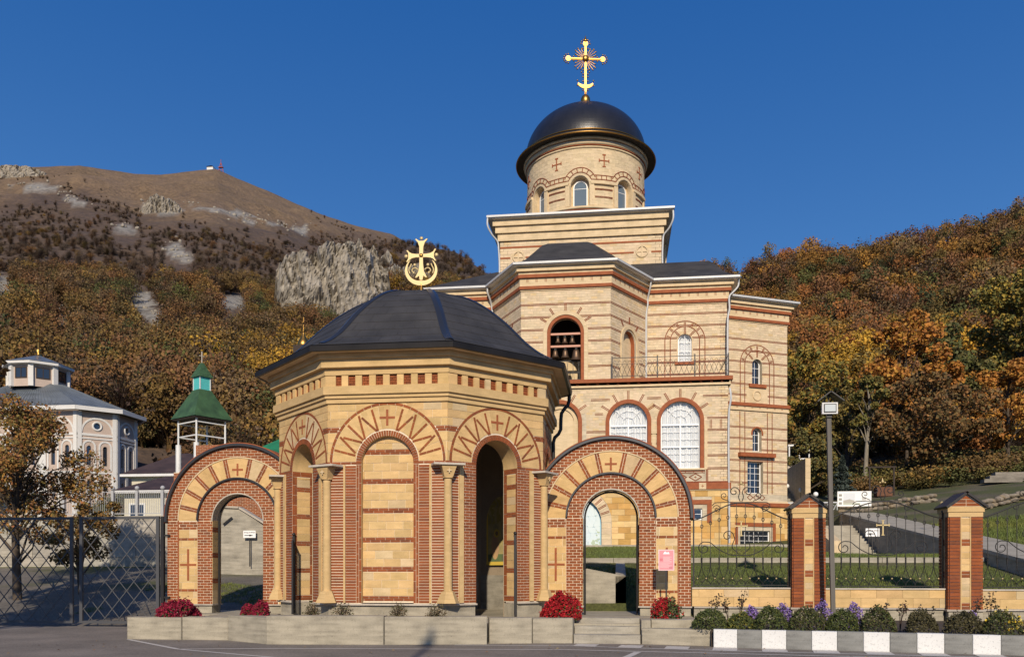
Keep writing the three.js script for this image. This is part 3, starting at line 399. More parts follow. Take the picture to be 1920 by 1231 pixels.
  const leaf = []; for (let i = 0; i < 5; i++) leaf.push(bar(V3(hx * (RI - 0.03), 0.45, -0.1 - i * 0.28), V3(hx * (RI - 0.03), 2.75, -0.1 - i * 0.28), i % 4 ? 0.016 : 0.04)); leaf.push(bar(V3(hx * (RI - 0.03), 0.5, -0.1), V3(hx * (RI - 0.03), 0.5, -1.22), 0.03), bar(V3(hx * (RI - 0.03), 2.7, -0.1), V3(hx * (RI - 0.03), 2.7, -1.22), 0.03));
  mesh('door_leaf', merge(leaf), M.iron, g);
  return g;
}
gateArch(5.06, 'arched brick gate right of the chapel, beside the pink sign', false);
gateArch(-5.06, 'arched brick gate left of the chapel, beside the lattice gates', true);

// fence pillars
function pillar(X, base, label) {
  const g = thing('fence_pillar', label, 'pillar', [X, 0, 0.1], 0, 'gabled brick fence pillars'), bricks = [], stones = [], top = 2.87, W = 0.375, Dp = 0.30;
  mesh('core', box(W * 2, top - base, Dp * 2, 0, base, 0), M.mortar, g);
  for (const [dx, dz, a, w] of [[0, Dp, 0, W], [-W, 0, -Math.PI / 2, Dp], [W, 0, Math.PI / 2, Dp]]) {
    const F = new Face(V3(dx, 0, dz), a), n = 27, h = (top - base) / n, q = w > 0.35 ? 0.25 : 0.19;
    for (let i = 0; i < n; i++) for (const s of [-1, 1]) bricks.push(piece(F, s > 0 ? R4(w - q, base + i * h, w, base + (i + 1) * h - 0.012) : R4(-w, base + i * h, -w + q, base + (i + 1) * h - 0.012), 0, 0.03, cBrick()));
    const rows = [3, 9, 18]; let v = base;
    for (let k = 0; k < 3; k++) { for (const d of [0, h]) bricks.push(piece(F, R4(-w + q + 0.03, v + d, w - q - 0.03, v + d + h - 0.012), 0, 0.012, cBrick())); const s0 = v + 2 * h, s1 = k < 2 ? v + 9.3 * h : top - 0.02; const m = k < 2 ? 4 : 3; for (let i = 0; i < m; i++) stones.push(piece(F, R4(-w + q + 0.03, lerp(s0, s1, i / m), w - q - 0.03, lerp(s0, s1, (i + 1) / m) - 0.01), 0, 0.012, cSand())); v += 9.3 * h; }
    for (const s of [-1, 1]) mesh('panel_edge', slabGeo(F, s > 0 ? R4(w - q - 0.028, base, w - q - 0.004, top) : R4(-w + q + 0.004, base, -w + q + 0.028, top), [], 0.02, 0.026), M.sand, g);
  }
  emit(g, 'brick', bricks, M.brick); emit(g, 'stone_block', stones, M.stone);
  mesh('foot_ledge', box(W * 2 + 0.14, 0.045, Dp * 2 + 0.14, 0, base - 0.045, 0), M.slab, g); mesh('footing', box(W * 2 + 0.04, 0.4, Dp * 2 + 0.04, 0, base - 0.445, 0), M.conc, g);
  mesh('cap_block', merge([box(W * 2 + 0.05, 0.12, Dp * 2 + 0.05, 0, top, 0), box(W * 2 + 0.10, 0.13, Dp * 2 + 0.10, 0, top + 0.12, 0)]), M.sand, g);
  const y = top + 0.25, FG = new Face(V3(0, 0, Dp + 0.04), 0);
  mesh('gable', slabGeo(FG, [[-0.42, y], [0.42, y], [0, y + 0.31]], [], Dp * 2 + 0.08), M.mortar, g);
  const gb = []; for (let r = 0; r < 3; r++) { const v = y + 0.01 + r * 0.085, hw = 0.40 * (1 - (r * 0.085 + 0.09) / 0.31); const nn = r === 2 ? 1 : 2; for (let i = 0; i < nn; i++) { const a = lerp(-hw - 0.06, hw + 0.06, i / nn) + 0.006, b = lerp(-hw - 0.06, hw + 0.06, (i + 1) / nn) - 0.006; let p = clipLine(clipLine(R4(a, v, b, v + 0.073), -0.31, -0.42, -(0.31 * 0.36 + 0.42 * y)), 0.31, -0.42, -(0.31 * 0.36 + 0.42 * y)); gb.push(piece(FG, p, 0, 0.01, cBrick())); } }
  emit(g, 'gable_brick', gb, M.brick);
  for (const s of [-1, 1]) { const a = Math.atan2(0.31, 0.42); const pl = new THREE.BoxGeometry(0.62, 0.05, Dp * 2 + 0.26); pl.translate(s * 0.28, 0, 0); pl.applyMatrix4(new THREE.Matrix4().makeRotationZ(-s * a)); pl.translate(0, y + 0.335, 0); mesh('roof_plate', pl, M.darkMetal, g); }
  return g;
}
pillar(9.97, 0.64, 'gabled brick and stone fence pillar nearest the arched gate');
pillar(13.66, 0.61, 'gabled brick and stone fence pillar right of the lamp post');
// low fence wall between, faced with stone slabs
for (const [x0, x1, base, top, label] of [[7.12, 9.57, 0.65, 1.13, 'low stone fence wall between arched gate and first pillar'], [10.37, 13.26, 0.64, 1.12, 'low stone fence wall between the two pillars'], [14.06, 20, 0.62, 1.10, 'low stone fence wall right of the last pillar']]) {
  const g = thing('fence_wall', label, 'wall', [x0, 0, 0.1]), F = new Face(V3(0, 0, 0.14), 0), st = [], L = x1 - x0;
  mesh('core', box(L, top - base, 0.26, L / 2, base, 0), M.mortar, g);
  for (const [a, b, ph] of [[base + 0.002, (base + top) / 2 - 0.003, 0.2], [(base + top) / 2, top - 0.035, 0.6]]) bond(0.002, L - 0.002, a, b, b - a + 0.004, 0.62, 0.005, ph + x0, (p) => st.push(piece(F, p, -0.012, 0.012, cSand())));
  emit(g, 'stone_slab', st, M.stone);
  mesh('coping', box(L - 0.004, 0.035, 0.36, L / 2, top - 0.033, 0), M.slab, g);
  mesh('foot_ledge', box(L - 0.1, 0.04, 0.42, L / 2, base - 0.042, 0), M.slab, g);
  mesh('footing', box(L - 0.1, 0.5, 0.30, L / 2, base - 0.545, 0), M.conc, g);
}
// wrought iron panels
function ironPanel(x0, x1, y0, label, cut) {
  const g = thing('iron_fence_panel', label, 'fence panel', [x0, 0, 0.1], 0, 'wrought iron fence panels'), L = x1 - x0, n = Math.round(L / 0.222), st = L / n, m = L / 2, P = (x, y) => V3(x, y, 0);
  const topY = (x) => { const t = 2 * x / L - 1; return 2.86 + 0.43 * Math.pow(Math.cos(clamp01(Math.abs(t)) * Math.PI / 2), 1.6); };
  const tr = []; for (let i = 0; i <= 24; i++) tr.push(P(L * i / 24, topY(L * i / 24)));
  mesh('top_rail', tube(tr, 0.018, 48, 6), M.iron, g);
  mesh('upper_rail', tube([P(m - 0.72, 3.22), P(m - 0.66, 3.285), P(m - 0.5, 3.30), P(m, 3.30), P(m + 0.5, 3.30), P(m + 0.66, 3.285), P(m + 0.72, 3.22), P(m + 0.68, 3.12), P(m + 0.6, 3.1)], 0.011, 32, 5), M.iron, g);
  mesh('post', merge([bar(P(0.012, y0), P(0.012, 3.0), 0.035), new THREE.SphereGeometry(0.035, 8, 6).translate(0.012, 3.02, 0)]), M.iron, g); mesh('post', merge([bar(P(L - 0.012, y0), P(L - 0.012, 3.0), 0.035), new THREE.SphereGeometry(0.035, 8, 6).translate(L - 0.012, 3.02, 0)]), M.iron, g);
  mesh('bottom_rail', bar(P(0, y0 + 0.07), P(L, y0 + 0.07), 0.02, 0.03), M.iron, g);
  for (let i = 1; i < n; i++) {
    const x = i * st, t = topY(x), b = mesh('bar', merge([bar(P(x, 1.72), P(x, t), 0.014), new THREE.CylinderGeometry(0.02, 0.02, 0.14, 6).translate(x, 1.78, 0), new THREE.SphereGeometry(0.024, 6, 5).translate(x, 1.87, 0)]), M.iron, g);
    const dy = 2.62 + 0.33 * Math.pow(Math.cos((2 * x / L - 1) * Math.PI / 2), 1.2);
    mesh('ring', new THREE.TorusGeometry(0.032, 0.009, 5, 10).scale(1, 1.35, 1).translate(x, dy, 0), M.iron, b);
  }
  for (let i = 0; i < n; i++) { // pointed arcs at the foot with a small ball in each bay
    const xa = i * st, xb = (i + 1) * st, xm = (xa + xb) / 2, q = [];
    if (i > 0) q.push(tube([P(xa, 1.72), P(xa + 0.015, 1.6), P(xa + st * 0.28, 1.45), P(xm, 1.36), P(xb - 0.01, 1.24), P(xb, y0 + 0.07)], 0.008, 14, 4));
    if (i < n - 1) q.push(tube([P(xb, 1.72), P(xb - 0.015, 1.6), P(xb - st * 0.28, 1.45), P(xm, 1.36), P(xa + 0.01, 1.24), P(xa, y0 + 0.07)], 0.008, 14, 4));
    if (q.length) mesh('foot_arc', merge(q), M.iron, g); mesh('ball', new THREE.SphereGeometry(0.022, 8, 6).translate(xm, 1.36, 0.01), M.goldPaint, g);
  }
  const spiral = (cx, cy, r, turns, a0, dir) => { const p = []; for (let i = 0; i <= 22; i++) { const t = i / 22, a = a0 + dir * turns * 2 * Math.PI * t; p.push(P(cx + r * (1 - 0.8 * t) * Math.cos(a), cy + r * (1 - 0.8 * t) * Math.sin(a))); } return p; };
  for (const s of [-1, 1]) {
    mesh('scroll', tube([P(m, 1.95), P(m + s * 0.25, 1.96), P(m + s * 0.55, 2.1), P(m + s * 0.78, 2.28), ...spiral(m + s * 0.92, 2.13, 0.17, 1.3, s > 0 ? Math.PI * 0.6 : Math.PI * 0.4, -s)], 0.012, 60, 5), M.iron, g);
    mesh('scroll', tube([P(m + s * 0.05, 1.98), P(m + s * 0.22, 2.16), P(m + s * 0.16, 2.38), ...spiral(m + s * 0.33, 2.44, 0.15, 1.2, s > 0 ? Math.PI : 0, -s)], 0.011, 50, 5), M.iron, g);
    mesh('scroll', tube(spiral(m + s * 0.6, 3.13, 0.11, 1.3, s > 0 ? 0.3 : Math.PI - 0.3, s), 0.010, 30, 5), M.iron, g);
    mesh('crest_scroll', tube([P(m + s * 0.02, 3.32), P(m + s * 0.06, 3.44), P(m + s * 0.03, 3.56), ...spiral(m + s * 0.17, 3.57, 0.13, 1.25, s > 0 ? Math.PI : 0, -s)], 0.012, 44, 5), M.iron, g);
    mesh('crest_scroll', tube([P(m + s * 0.3, 3.33), P(m + s * 0.42, 3.38), ...spiral(m + s * 0.42, 3.47, 0.09, 1.2, -Math.PI / 2, s)], 0.010, 34, 5), M.iron, g);
  }
  mesh('gilt_cross', merge([box(0.03, 0.36, 0.02, m, 2.45, 0.03), box(0.3, 0.03, 0.02, m, 2.68, 0.03), ...[-1, 1].flatMap((s) => [bar(P(m + s * 0.15, 2.66).setZ(0.03), P(m + s * 0.15, 2.73).setZ(0.03), 0.02), bar(P(m - 0.035, 2.63 + s * 0.18).setZ(0.03), P(m + 0.035, 2.63 + s * 0.18).setZ(0.03), 0.02)])]), M.goldPaint, g);
  mesh('gilt_finial', merge([new THREE.SphereGeometry(0.035, 8, 6).translate(m, 3.78, 0), new THREE.ConeGeometry(0.03, 0.09, 6).translate(m, 3.84, 0), new THREE.SphereGeometry(0.024, 8, 6).translate(m - 0.06, 3.76, 0), new THREE.SphereGeometry(0.024, 8, 6).translate(m + 0.06, 3.76, 0)]), M.goldPaint, g);
}
ironPanel(7.16, 9.56, 1.12, 'wrought iron fence panel between arched gate and first pillar');
ironPanel(10.38, 13.25, 1.10, 'wrought iron fence panel between the two pillars');
ironPanel(14.07, 17.0, 1.08, 'wrought iron fence panel right of the last pillar');
// ---------- terrain heights, road, edging, kerb, beds ----------
const pw = (t, x) => { if (x >= t[0][0]) return t[0][1]; for (let i = 0; i + 1 < t.length; i++) if (x >= t[i + 1][0]) { const a = t[i], b = t[i + 1]; return lerp(a[1], b[1], (x - a[0]) / (b[0] - a[0])); } return t[t.length - 1][1]; };
const HR = [[1.5, -0.05], [0.4, 0.2], [0, 0.42], [-1.5, 0.95], [-4, 1.36], [-6.6, 1.72], [-6.9, 1.95], [-13, 2.42], [-19.5, 2.70], [-26, 2.85], [-40, 5.8], [-60, 8.4], [-90, 12.5]];
const HL = [[0.3, 0.0], [0, 0.03], [-3, 0.5], [-6, 1.0], [-11.2, 1.72], [-11.6, 3.6], [-20, 4.1], [-30, 5], [-43, 6], [-60, 8.2], [-90, 12.5]];
const rampY = (z) => 1.6 + 0.132 * (-2 - z);
const HRR = [[1.5, -0.05], [0.4, 0.4], [0, 0.9], [-2, 1.5], [-24, 4.4], [-42, 6.6], [-60, 9.0], [-90, 13.0]];
function groundY(x, z) { return lerp(0.34, groundY0(x, z), Math.min(smooth(3.9, 5.4, Math.hypot(x, z)), z > 0.3 ? 1 : Math.max(smooth(6.0, 7.2, x), smooth(3.9, 3.0, x), smooth(-2.3, -2.9, z)))); }
function groundY0(x, z) { const l = pw(HL, z), r = pw(HR, z), q = pw(HRR, z); let h = lerp(l, r, smooth(-4.2, -2.6, x)); h -= 0.4 * smooth(12, 15, x) * (1 - smooth(16.9, 17.2, x)) * smooth(-8, -15, z) * smooth(-26, -20, z); h = lerp(h, q + Math.max(0, x - 18.7) * 0.10, smooth(17.0, 17.3, x)); return h; }
function gridGeo(x0, x1, nx, z0, z1, nz, fy, fc, uvs = 1) { // rectangular terrain sheet, z0 > z1
  const p = [], t = [], c = [], id = []; for (let j = 0; j <= nz; j++) for (let i = 0; i <= nx; i++) { const x = lerp(x0, x1, i / nx), z = lerp(z0, z1, j / nz); p.push(x, fy(x, z), z); t.push(x * uvs, -z * uvs); if (fc) c.push(...fc(x, z)); }
  for (let j = 0; j < nz; j++) for (let i = 0; i < nx; i++) { const a = j * (nx + 1) + i, b = a + 1, d = a + nx + 1, e = d + 1; id.push(a, b, e, a, e, d); }
  const g = new THREE.BufferGeometry(); g.setAttribute('position', new THREE.Float32BufferAttribute(p, 3)); g.setAttribute('uv', new THREE.Float32BufferAttribute(t, 2)); if (fc) g.setAttribute('color', new THREE.Float32BufferAttribute(c, 3)); g.setIndex(id); g.computeVertexNormals(); return g;
}
{ // ground sheet: grass, bare earth and gravel
  const gy = (x, z) => groundY(x, z) + (z < -2 ? 0.10 * (fbm(x * 0.35, z * 0.35, 3, 0, 5) - 0.5) : 0) - (z > 0 ? 0.02 : 0);
  const col = (x, z) => { const n = fbm(x * 0.5, z * 0.5, 4, 0, 6), grass = [0.085 + 0.04 * n, 0.10 + 0.03 * n, 0.026], earth = [0.17, 0.135, 0.095], gravel = [0.24, 0.215, 0.18]; let w = 0; if (x < -3.6) { w = z > -10.8 ? smooth(0.30, 0.55, n + 0.25 * smooth(-9, -3, z)) : 0.15; return grass.map((g, i) => lerp(g, lerp(earth[i], gravel[i], n), w)); } w = smooth(0.42, 0.72, n) * (z < -22 ? 0.85 : 0.5); return grass.map((g, i) => lerp(g, earth[i], w)); };
  struct('ground', gridGeo(-75, 85, 200, 1.5, -95, 160, gy, col), stdm({ vertexColors: true, map: tGround, bumpMap: tGround, bumpScale: 0.05, roughness: 1 }));
}
struct('road', gridGeo(-120, 160, 2, 120, -0.2, 2, (x, z) => 0), M.asphalt);
// painted lines on the road
function strip(pts, w, y = 0.005) { const g = []; for (let i = 0; i + 1 < pts.length; i++) { const a = pts[i], b = pts[i + 1], dx = b[0] - a[0], dz = b[1] - a[1], l = Math.hypot(dx, dz), nx = -dz / l * w / 2, nz = dx / l * w / 2, A = new Acc(); A.quad([a[0] + nx, y, a[1] + nz], [b[0] + nx, y, b[1] + nz], [b[0] - nx, y, b[1] - nz], [a[0] - nx, y, a[1] - nz], [0, 0], [l, 0], [l, w], [0, w]); for (let k = 0; k < A.n.length; k += 3) { A.n[k] = 0; A.n[k + 1] = 1; A.n[k + 2] = 0; } g.push(A.geo()); } return merge(g); }
const quadXZ = (q, y) => { const A = new Acc(), up = q.map((p) => [p[0], y, p[1]]); A.quad(up[0], up[1], up[2], up[3], ...q.map((p) => [p[0], p[1]])); for (let k = 0; k < A.n.length; k += 3) { A.n[k] = 0; A.n[k + 1] = 1; A.n[k + 2] = 0; } return A.geo(); };
struct('road_marking', strip([[-5.75, 4.35], [-3.42, 6.45]], 0.10), M.line);
struct('road_marking', strip([[-3.42, 6.45], [-1.4, 6.05], [4.2, 5.62], [7.4, 6.05], [13.5, 6.95]], 0.10), M.line);
struct('road_marking', strip([[-3.42, 6.46], [-1.0, 7.72], [1.4, 8.9]], 0.09), M.line);
struct('road_marking', strip([[1.85, 4.85], [4.25, 4.75], [7.2, 5.45], [13.5, 6.45]], 0.10), M.line);
struct('road_marking', strip([[5.32, 7.3], [5.62, 5.95]], 0.14), M.line);
for (let i = -6; i < 14; i += 2) { // white bars running out from the kerb
  const kz = (u) => u < 7.17 ? lerp(4.22, 4.72, (u - 4.4) / 2.77) : 4.70 + (u - 7.17) * 0.195, lz = (u) => u < 7.2 ? lerp(4.75, 5.45, (u - 4.25) / 2.95) : lerp(5.45, 6.45, (u - 7.2) / 6.3);
  const a = 7.17 + i * 0.463, b = a + 0.463, sh = (u) => -0.13 * (lz(u) - kz(u)); struct('road_marking', quadXZ([[a, kz(a) + 0.03], [a + sh(a), lz(a) - 0.06], [b + sh(b), lz(b) - 0.06], [b, kz(b) + 0.03]], 0.006), M.line); }
// concrete edging round the forecourt, poured in lengths
const edging = thing('forecourt_edging', 'board-marked concrete edging wall in front of the chapel', 'edging');
const wallSeg = (x0, z0, x1, z1, y0, y1, th, mat = M.conc, name = 'edging_block') => { const l = Math.hypot(x1 - x0, z1 - z0), ry = -Math.atan2(z1 - z0, x1 - x0), s = new THREE.Shape([[0, 0], [l, 0], [l, th], [0, th]].map((q) => new THREE.Vector2(...q))); const F = new Face(V3(x0, 0, z0), ry); return mesh(name, slabGeo(F, R4(0.004, y0, l - 0.004, y1), [], th, 0, 0.012), mat, edging); };
wallSeg(-7.0, 0.6, -5.5, 3.75, -0.05, 0.46, 0.3); wallSeg(-5.88, 4.2, -4.55, 4.22, -0.05, 0.50, 0.4); wallSeg(-4.55, 4.20, -3.42, 4.25, -0.05, 0.51, 0.4); wallSeg(-3.42, 4.28, -2.15, 5.12, -0.05, 0.56, 0.45); wallSeg(-2.15, 5.16, 0.35, 4.94, -0.05, 0.60, 0.45); wallSeg(0.36, 4.94, 2.5, 4.58, -0.05, 0.585, 0.45); wallSeg(2.51, 4.40, 3.42, 4.22, -0.05, 0.545, 0.5); wallSeg(3.42, 4.2, 4.28, 4.08, -0.05, 0.535, 0.5);
wallSeg(5.74, 4.12, 7.16, 4.42, -0.05, 0.335, 0.5, M.conc, 'lower_tier'); wallSeg(5.95, 3.85, 7.05, 3.85, 0.2, 0.51, 0.35); wallSeg(4.28, 4.02, 4.30, 3.0, -0.05, 0.53, 0.2); wallSeg(5.72, 3.0, 5.74, 4.0, -0.05, 0.50, 0.2);
const steps = thing('gate_steps', 'three concrete steps up to the right arched gate', 'steps');
for (const [z, y0, y1] of [[4.12, -0.05, 0.19], [3.80, 0.1, 0.355], [3.48, 0.3, 0.52]]) mesh('step', slabGeo(new Face(V3(5.01, 0, z), 0), R4(-0.71, y0, 0.71, y1), [], 0.36, 0, 0.012), M.concPale, steps);
struct('forecourt_paving', merge([box2(-7.0, 0.1, -1.4, 7.1, 0.40, 0.9), box2(-5.3, 0.1, 0.9, 7.1, 0.40, 3.62), box2(3.3, 0.1, -2.45, 6.5, 0.40, -1.402), box2(-2.1, 0.1, 3.62, 2.4, 0.40, 4.2), box2(-5.2, 0.1, 3.62, -3.0, 0.40, 3.83), box2(2.5, 0.1, 3.62, 4.25, 0.40, 3.64)]), M.conc);
// planting bed and painted kerb
struct('planting_bed', gridGeo(7.14, 20, 40, 5.2, 0.2, 14, (x, z) => 0.30 + 0.05 * fbm(x * 3, z * 3, 3, 0, 9) - Math.max(0, z - (4.5 + (x - 7.17) * 0.195)) * 3), M.soil);
const kerb = thing('painted_kerb', 'concrete kerb painted in alternating white and grey blocks', 'kerb');
{ const a = Math.atan(0.195); for (let i = 0; i < 26; i++) { const u = 7.17 + i * 0.463; const F = new Face(V3(u, 0, 4.70 + (u - 7.17) * 0.195), -a), w = 0.463 / Math.cos(a); const m = mesh('kerb_block', slabGeo(F, R4(0.003, -0.05, w - 0.003, 0.368 + rr(-0.004, 0.004)), [], 0.2, rr(-0.004, 0.004), 0.01), i % 2 ? M.kerbGrey ||= stdm({ color: C(0.30, 0.30, 0.29), map: tConc, bumpMap: tConcB, bumpScale: 0.004, roughness: 0.9 }) : M.white, kerb); m.userData.label = i % 2 ? 'grey kerb block' : 'white painted kerb block'; } }
// ---------- the domed church on the slope behind ----------
const church = thing('domed_church', 'pale striped stone church with dark dome and tall golden cross', 'church');
const cStones = [], cBricks = [];
function clipOpen(p, O) { // cut a small block by an arched or square opening
  for (const o of O) {
    if (!p) return null; let mu = 0, mv = 0; for (const q of p) { mu += q[0] / p.length; mv += q[1] / p.length; }
    const du = mu - o.cu; if (mv < o.v0 - 0.04 || Math.abs(du) > o.r + 0.4) continue;
    if (mv <= o.vs) { p = du < 0 ? clipLine(p, -1, 0, -(o.cu - o.r)) : clipLine(p, 1, 0, o.cu + o.r); }
    else if (!o.square && Math.hypot(du, mv - o.vs) < o.r + 0.3) p = clipArc(p, o.cu, o.vs, o.r, true);
  }
  return p;
}
function stoneField(F, u0, u1, v0, v1, stripes, O, { h = 0.132, len = 0.305, z = 0.006, ph = 0, big = false } = {}) {
  const st = stripes.filter((s) => s > v0 + 0.1 && s < v1 - 0.06).sort((a, b) => a - b), ed = [v0, ...st.flatMap((s) => [s - 0.05, s + 0.05]), v1];
  for (let i = 0; i < ed.length; i += 2) { const a = ed[i], b = ed[i + 1], n = Math.max(1, Math.round((b - a) / h)), hh = (b - a) / n; bond(u0, u1, a + 0.003, b - 0.001, hh, len, 0.011, ph + i * 0.23 + rnd() * 0.2, (p) => cStones.push(piece(F, clipOpen(p, O), 0, z, big ? jit(rnd() < 0.45 ? [0.66, 0.40, 0.13] : [0.78, 0.55, 0.26], 0.13) : cPale()))); }
  for (const s of st) { for (const d of [-0.05, 0.013]) bond(u0, u1, s + d, s + d + 0.037, 0.04, 0.42, 0.008, rnd(), (p) => cBricks.push(piece(F, clipOpen(p, O), 0, z + 0.004, cTerra()))); bond(u0, u1, s - 0.012, s + 0.012, 0.026, 0.5, 0.006, rnd(), (p) => cStones.push(piece(F, clipOpen(p, O), 0, z, cPale()))); }
}
const bandGeo = (F, u0, u1, v0, v1, p, m0 = 0, m1 = 0, back = -0.15) => { const pl = [[u0 - back * m0, back], [u1 + back * m1, back], [u1 + p * m1, p], [u0 - p * m0, p]], A = new Acc(), T = pl.map((q) => F.pt(q[0], v1, q[1])), Bt = pl.map((q) => F.pt(q[0], v0, q[1])); A.quad(T[3], T[2], T[1], T[0], ...[3, 2, 1, 0].map((i) => pl[i])); A.quad(Bt[0], Bt[1], Bt[2], Bt[3], ...pl); for (let i = 0; i < 4; i++) { const j = (i + 1) % 4; A.quad(Bt[i], Bt[j], T[j], T[i], [pl[i][0], v0], [pl[j][0] + pl[j][1], v0], [pl[j][0] + pl[j][1], v1], [pl[i][0], v1]); } // outward winding
  return A.geo(); };
const ticks = (F, u0, u1, v, h, step, p) => { for (let u = u0 + step * 0.5; u < u1; u += step) for (const d of [-0.03, 0.03]) cBricks.push(piece(F, R4(u + d - 0.012, v, u + d + 0.012, v + h), p - 0.01, p + 0.006, cTerra())); };
// stepped eaves cornice on one wall run
function cornice(F, u0, u1, top, m0, m1) {
  const bp = (v0, v1, p, mat, name) => mesh(name, bandGeo(F, u0, u1, v0, v1, p, m0, m1), mat, church);
  bp(top - 1.24, top - 1.17, 0.05, M.sandPale, 'cornice_band'); bp(top - 1.17, top - 1.02, 0.13, M.terracotta, 'terracotta_band'); bp(top - 1.02, top - 0.62, 0.09, M.sandPale, 'cornice_band'); bp(top - 0.62, top - 0.46, 0.21, M.terracotta, 'terracotta_band'); bp(top - 0.46, top - 0.33, 0.19, M.sandPale, 'cornice_band'); bp(top - 0.33, top - 0.10, 0.32, M.sandPale, 'cornice_band');
  bp(top - 0.10, top - 0.07, 0.52, M.white, 'eave_board');
  mesh('gutter', bandGeo(F, u0, u1, top - 0.065, top + 0.04, 0.60, m0, m1, 0.50), M.gutter, church);
  ticks(F, u0 + 0.1, u1 - 0.1, top - 0.83, 0.17, 0.46, 0.09);
}
// window with frame, sash bars and panes, set back in its opening
function windowUnit(F, cu, r, v0, vs, z, { bars = [], hbars = [], arch = true, fw = 0.055, mat = M.glass, fan = false, name = 'window' } = {}) {
  const out = arch ? archHole(cu, r, v0, vs, 28) : R4(cu - r, v0, cu + r, vs), inn = arch ? archHole(cu, r - fw, v0 + fw, vs, 28) : R4(cu - r + fw, v0 + fw, cu + r - fw, vs - fw);
  const w = mesh(name, slabGeo(F, out, [inn], 0.07, z), M.whitePlastic, church);
  const lim = (u) => arch ? vs + Math.sqrt(Math.max(0, (r - fw) ** 2 - (u - cu) ** 2)) : vs - fw;
  const us = [-r + fw, ...bars, r - fw], hs = [v0 + fw, ...hbars];
  // panes: one mesh for each light between the main bars
  const topRow = hs[hs.length - 1];
  for (let j = 0; j < hs.length; j++) for (let i = 0; i + 1 < us.length; i++) {
    const a = cu + us[i] + 0.006, b = cu + us[i + 1] - 0.006, c = hs[j] + 0.006; let poly;
    if (j + 1 < hs.length) poly = R4(a, c, b, hs[j + 1] - 0.006); else { const n = 6; poly = [[a, c], [b, c]]; if (lim(b) > c + 0.01) poly.push([b, Math.max(c, lim(b))]); for (let k = n - 1; k > 0; k--) { const u = lerp(a, b, k / n); poly.push([u, Math.max(c + 0.005, lim(u) - 0.004)]); } if (lim(a) > c + 0.01) poly.push([a, Math.max(c, lim(a))]); }
    mesh('pane', slabGeo(F, poly, [], 0.012, z - 0.03), mat, w);
  }
  const bs = []; for (const u of bars) bs.push(slabGeo(F, R4(cu + u - 0.010, v0 + fw, cu + u + 0.010, lim(cu + u)), [], 0.03, z - 0.015)); for (const v of hbars) { const hw = v > vs && arch ? Math.sqrt(Math.max(0.01, (r - fw) ** 2 - (v - vs) ** 2)) : r - fw; bs.push(slabGeo(F, R4(cu - hw, v - 0.011, cu + hw, v + 0.011), [], 0.034, z - 0.013)); }
  if (fan) for (const q of [0.33, 0.66]) bs.push(slabGeo(F, halfRing(cu, vs - 0.02, r * q - 0.012, r * q + 0.012, 20), [], 0.03, z - 0.012));
  if (fan) for (const a of [45, 135]) bs.push(slabGeo(F, stripPoly(cu + r * 0.33 * Math.cos(a * D2R), vs + r * 0.33 * Math.sin(a * D2R), cu + r * 0.94 * Math.cos(a * D2R), vs + r * 0.94 * Math.sin(a * D2R), 0.024), [], 0.03, z - 0.012));
  if (bs.length) mesh('sash_bars', merge(bs), M.whitePlastic, w);
  return w;
}
const archTrim = (F, cu, r0, r1, v0, vs, p, mat, name) => mesh(name, slabGeo(F, uRing(cu, r0, r1, v0, vs), [], 0.22, p, 0.006), mat, church);
const rayPairs = (F, cu, vs, r0, r1, angs, z = 0.014) => { for (const a of angs) for (const s of [-1, 1]) { const t = (90 + a) * D2R, ca = Math.cos(t), sa = Math.sin(t), ou = -sa * s * 0.032, ov = ca * s * 0.032; cBricks.push(piece(F, stripPoly(cu + ca * r0 + ou, vs + sa * r0 + ov, cu + ca * r1 + ou, vs + sa * r1 + ov, 0.036), 0, z, cTerra())); } };
function voussoirs(F, cu, vs, r0, r1, n, a0 = 0, a1 = Math.PI, uMin = -99, uMax = 99) { for (let i = 0; i < n; i++) { let p = arcPoly(cu, vs, r0, r1, lerp(a0, a1, (i + 0.02) / n), lerp(a0, a1, (i + 0.98) / n), 1); p = clipLine(clipLine(p, 1, 0, uMin), -1, 0, -uMax); cStones.push(piece(F, p, 0, 0.013, cPale())); } }
const curtain = new THREE.MeshPhysicalMaterial({ color: C(0.96, 0.97, 0.98), roughness: 0.02, transmission: 1, thickness: 0, ior: 1.5 });
const cloth = stdm({ color: C(0.80, 0.79, 0.76), roughness: 0.95 });
function drape(F, cu, r, v0, vs, z) { // gathered net curtain hanging behind a window
  const A = new Acc(), n = 64, top = (u) => vs + Math.sqrt(Math.max(0, r * r - (u - cu) ** 2)), zz = (u) => z + 0.035 * Math.sin(u * 31 + 2 * Math.sin(u * 7)) + 0.015 * Math.sin(u * 83); for (let i = 0; i < n; i++) { const a = cu - r + 2 * r * i / n, b = a + 2 * r / n; A.quad(F.pt(a, v0, zz(a)), F.pt(b, v0, zz(b)), F.pt(b, top(b), zz(b)), F.pt(a, top(a), zz(a)), [a, v0], [b, v0], [b, vs], [a, vs]); } mesh('curtain', A.geo(), cloth, church);
}
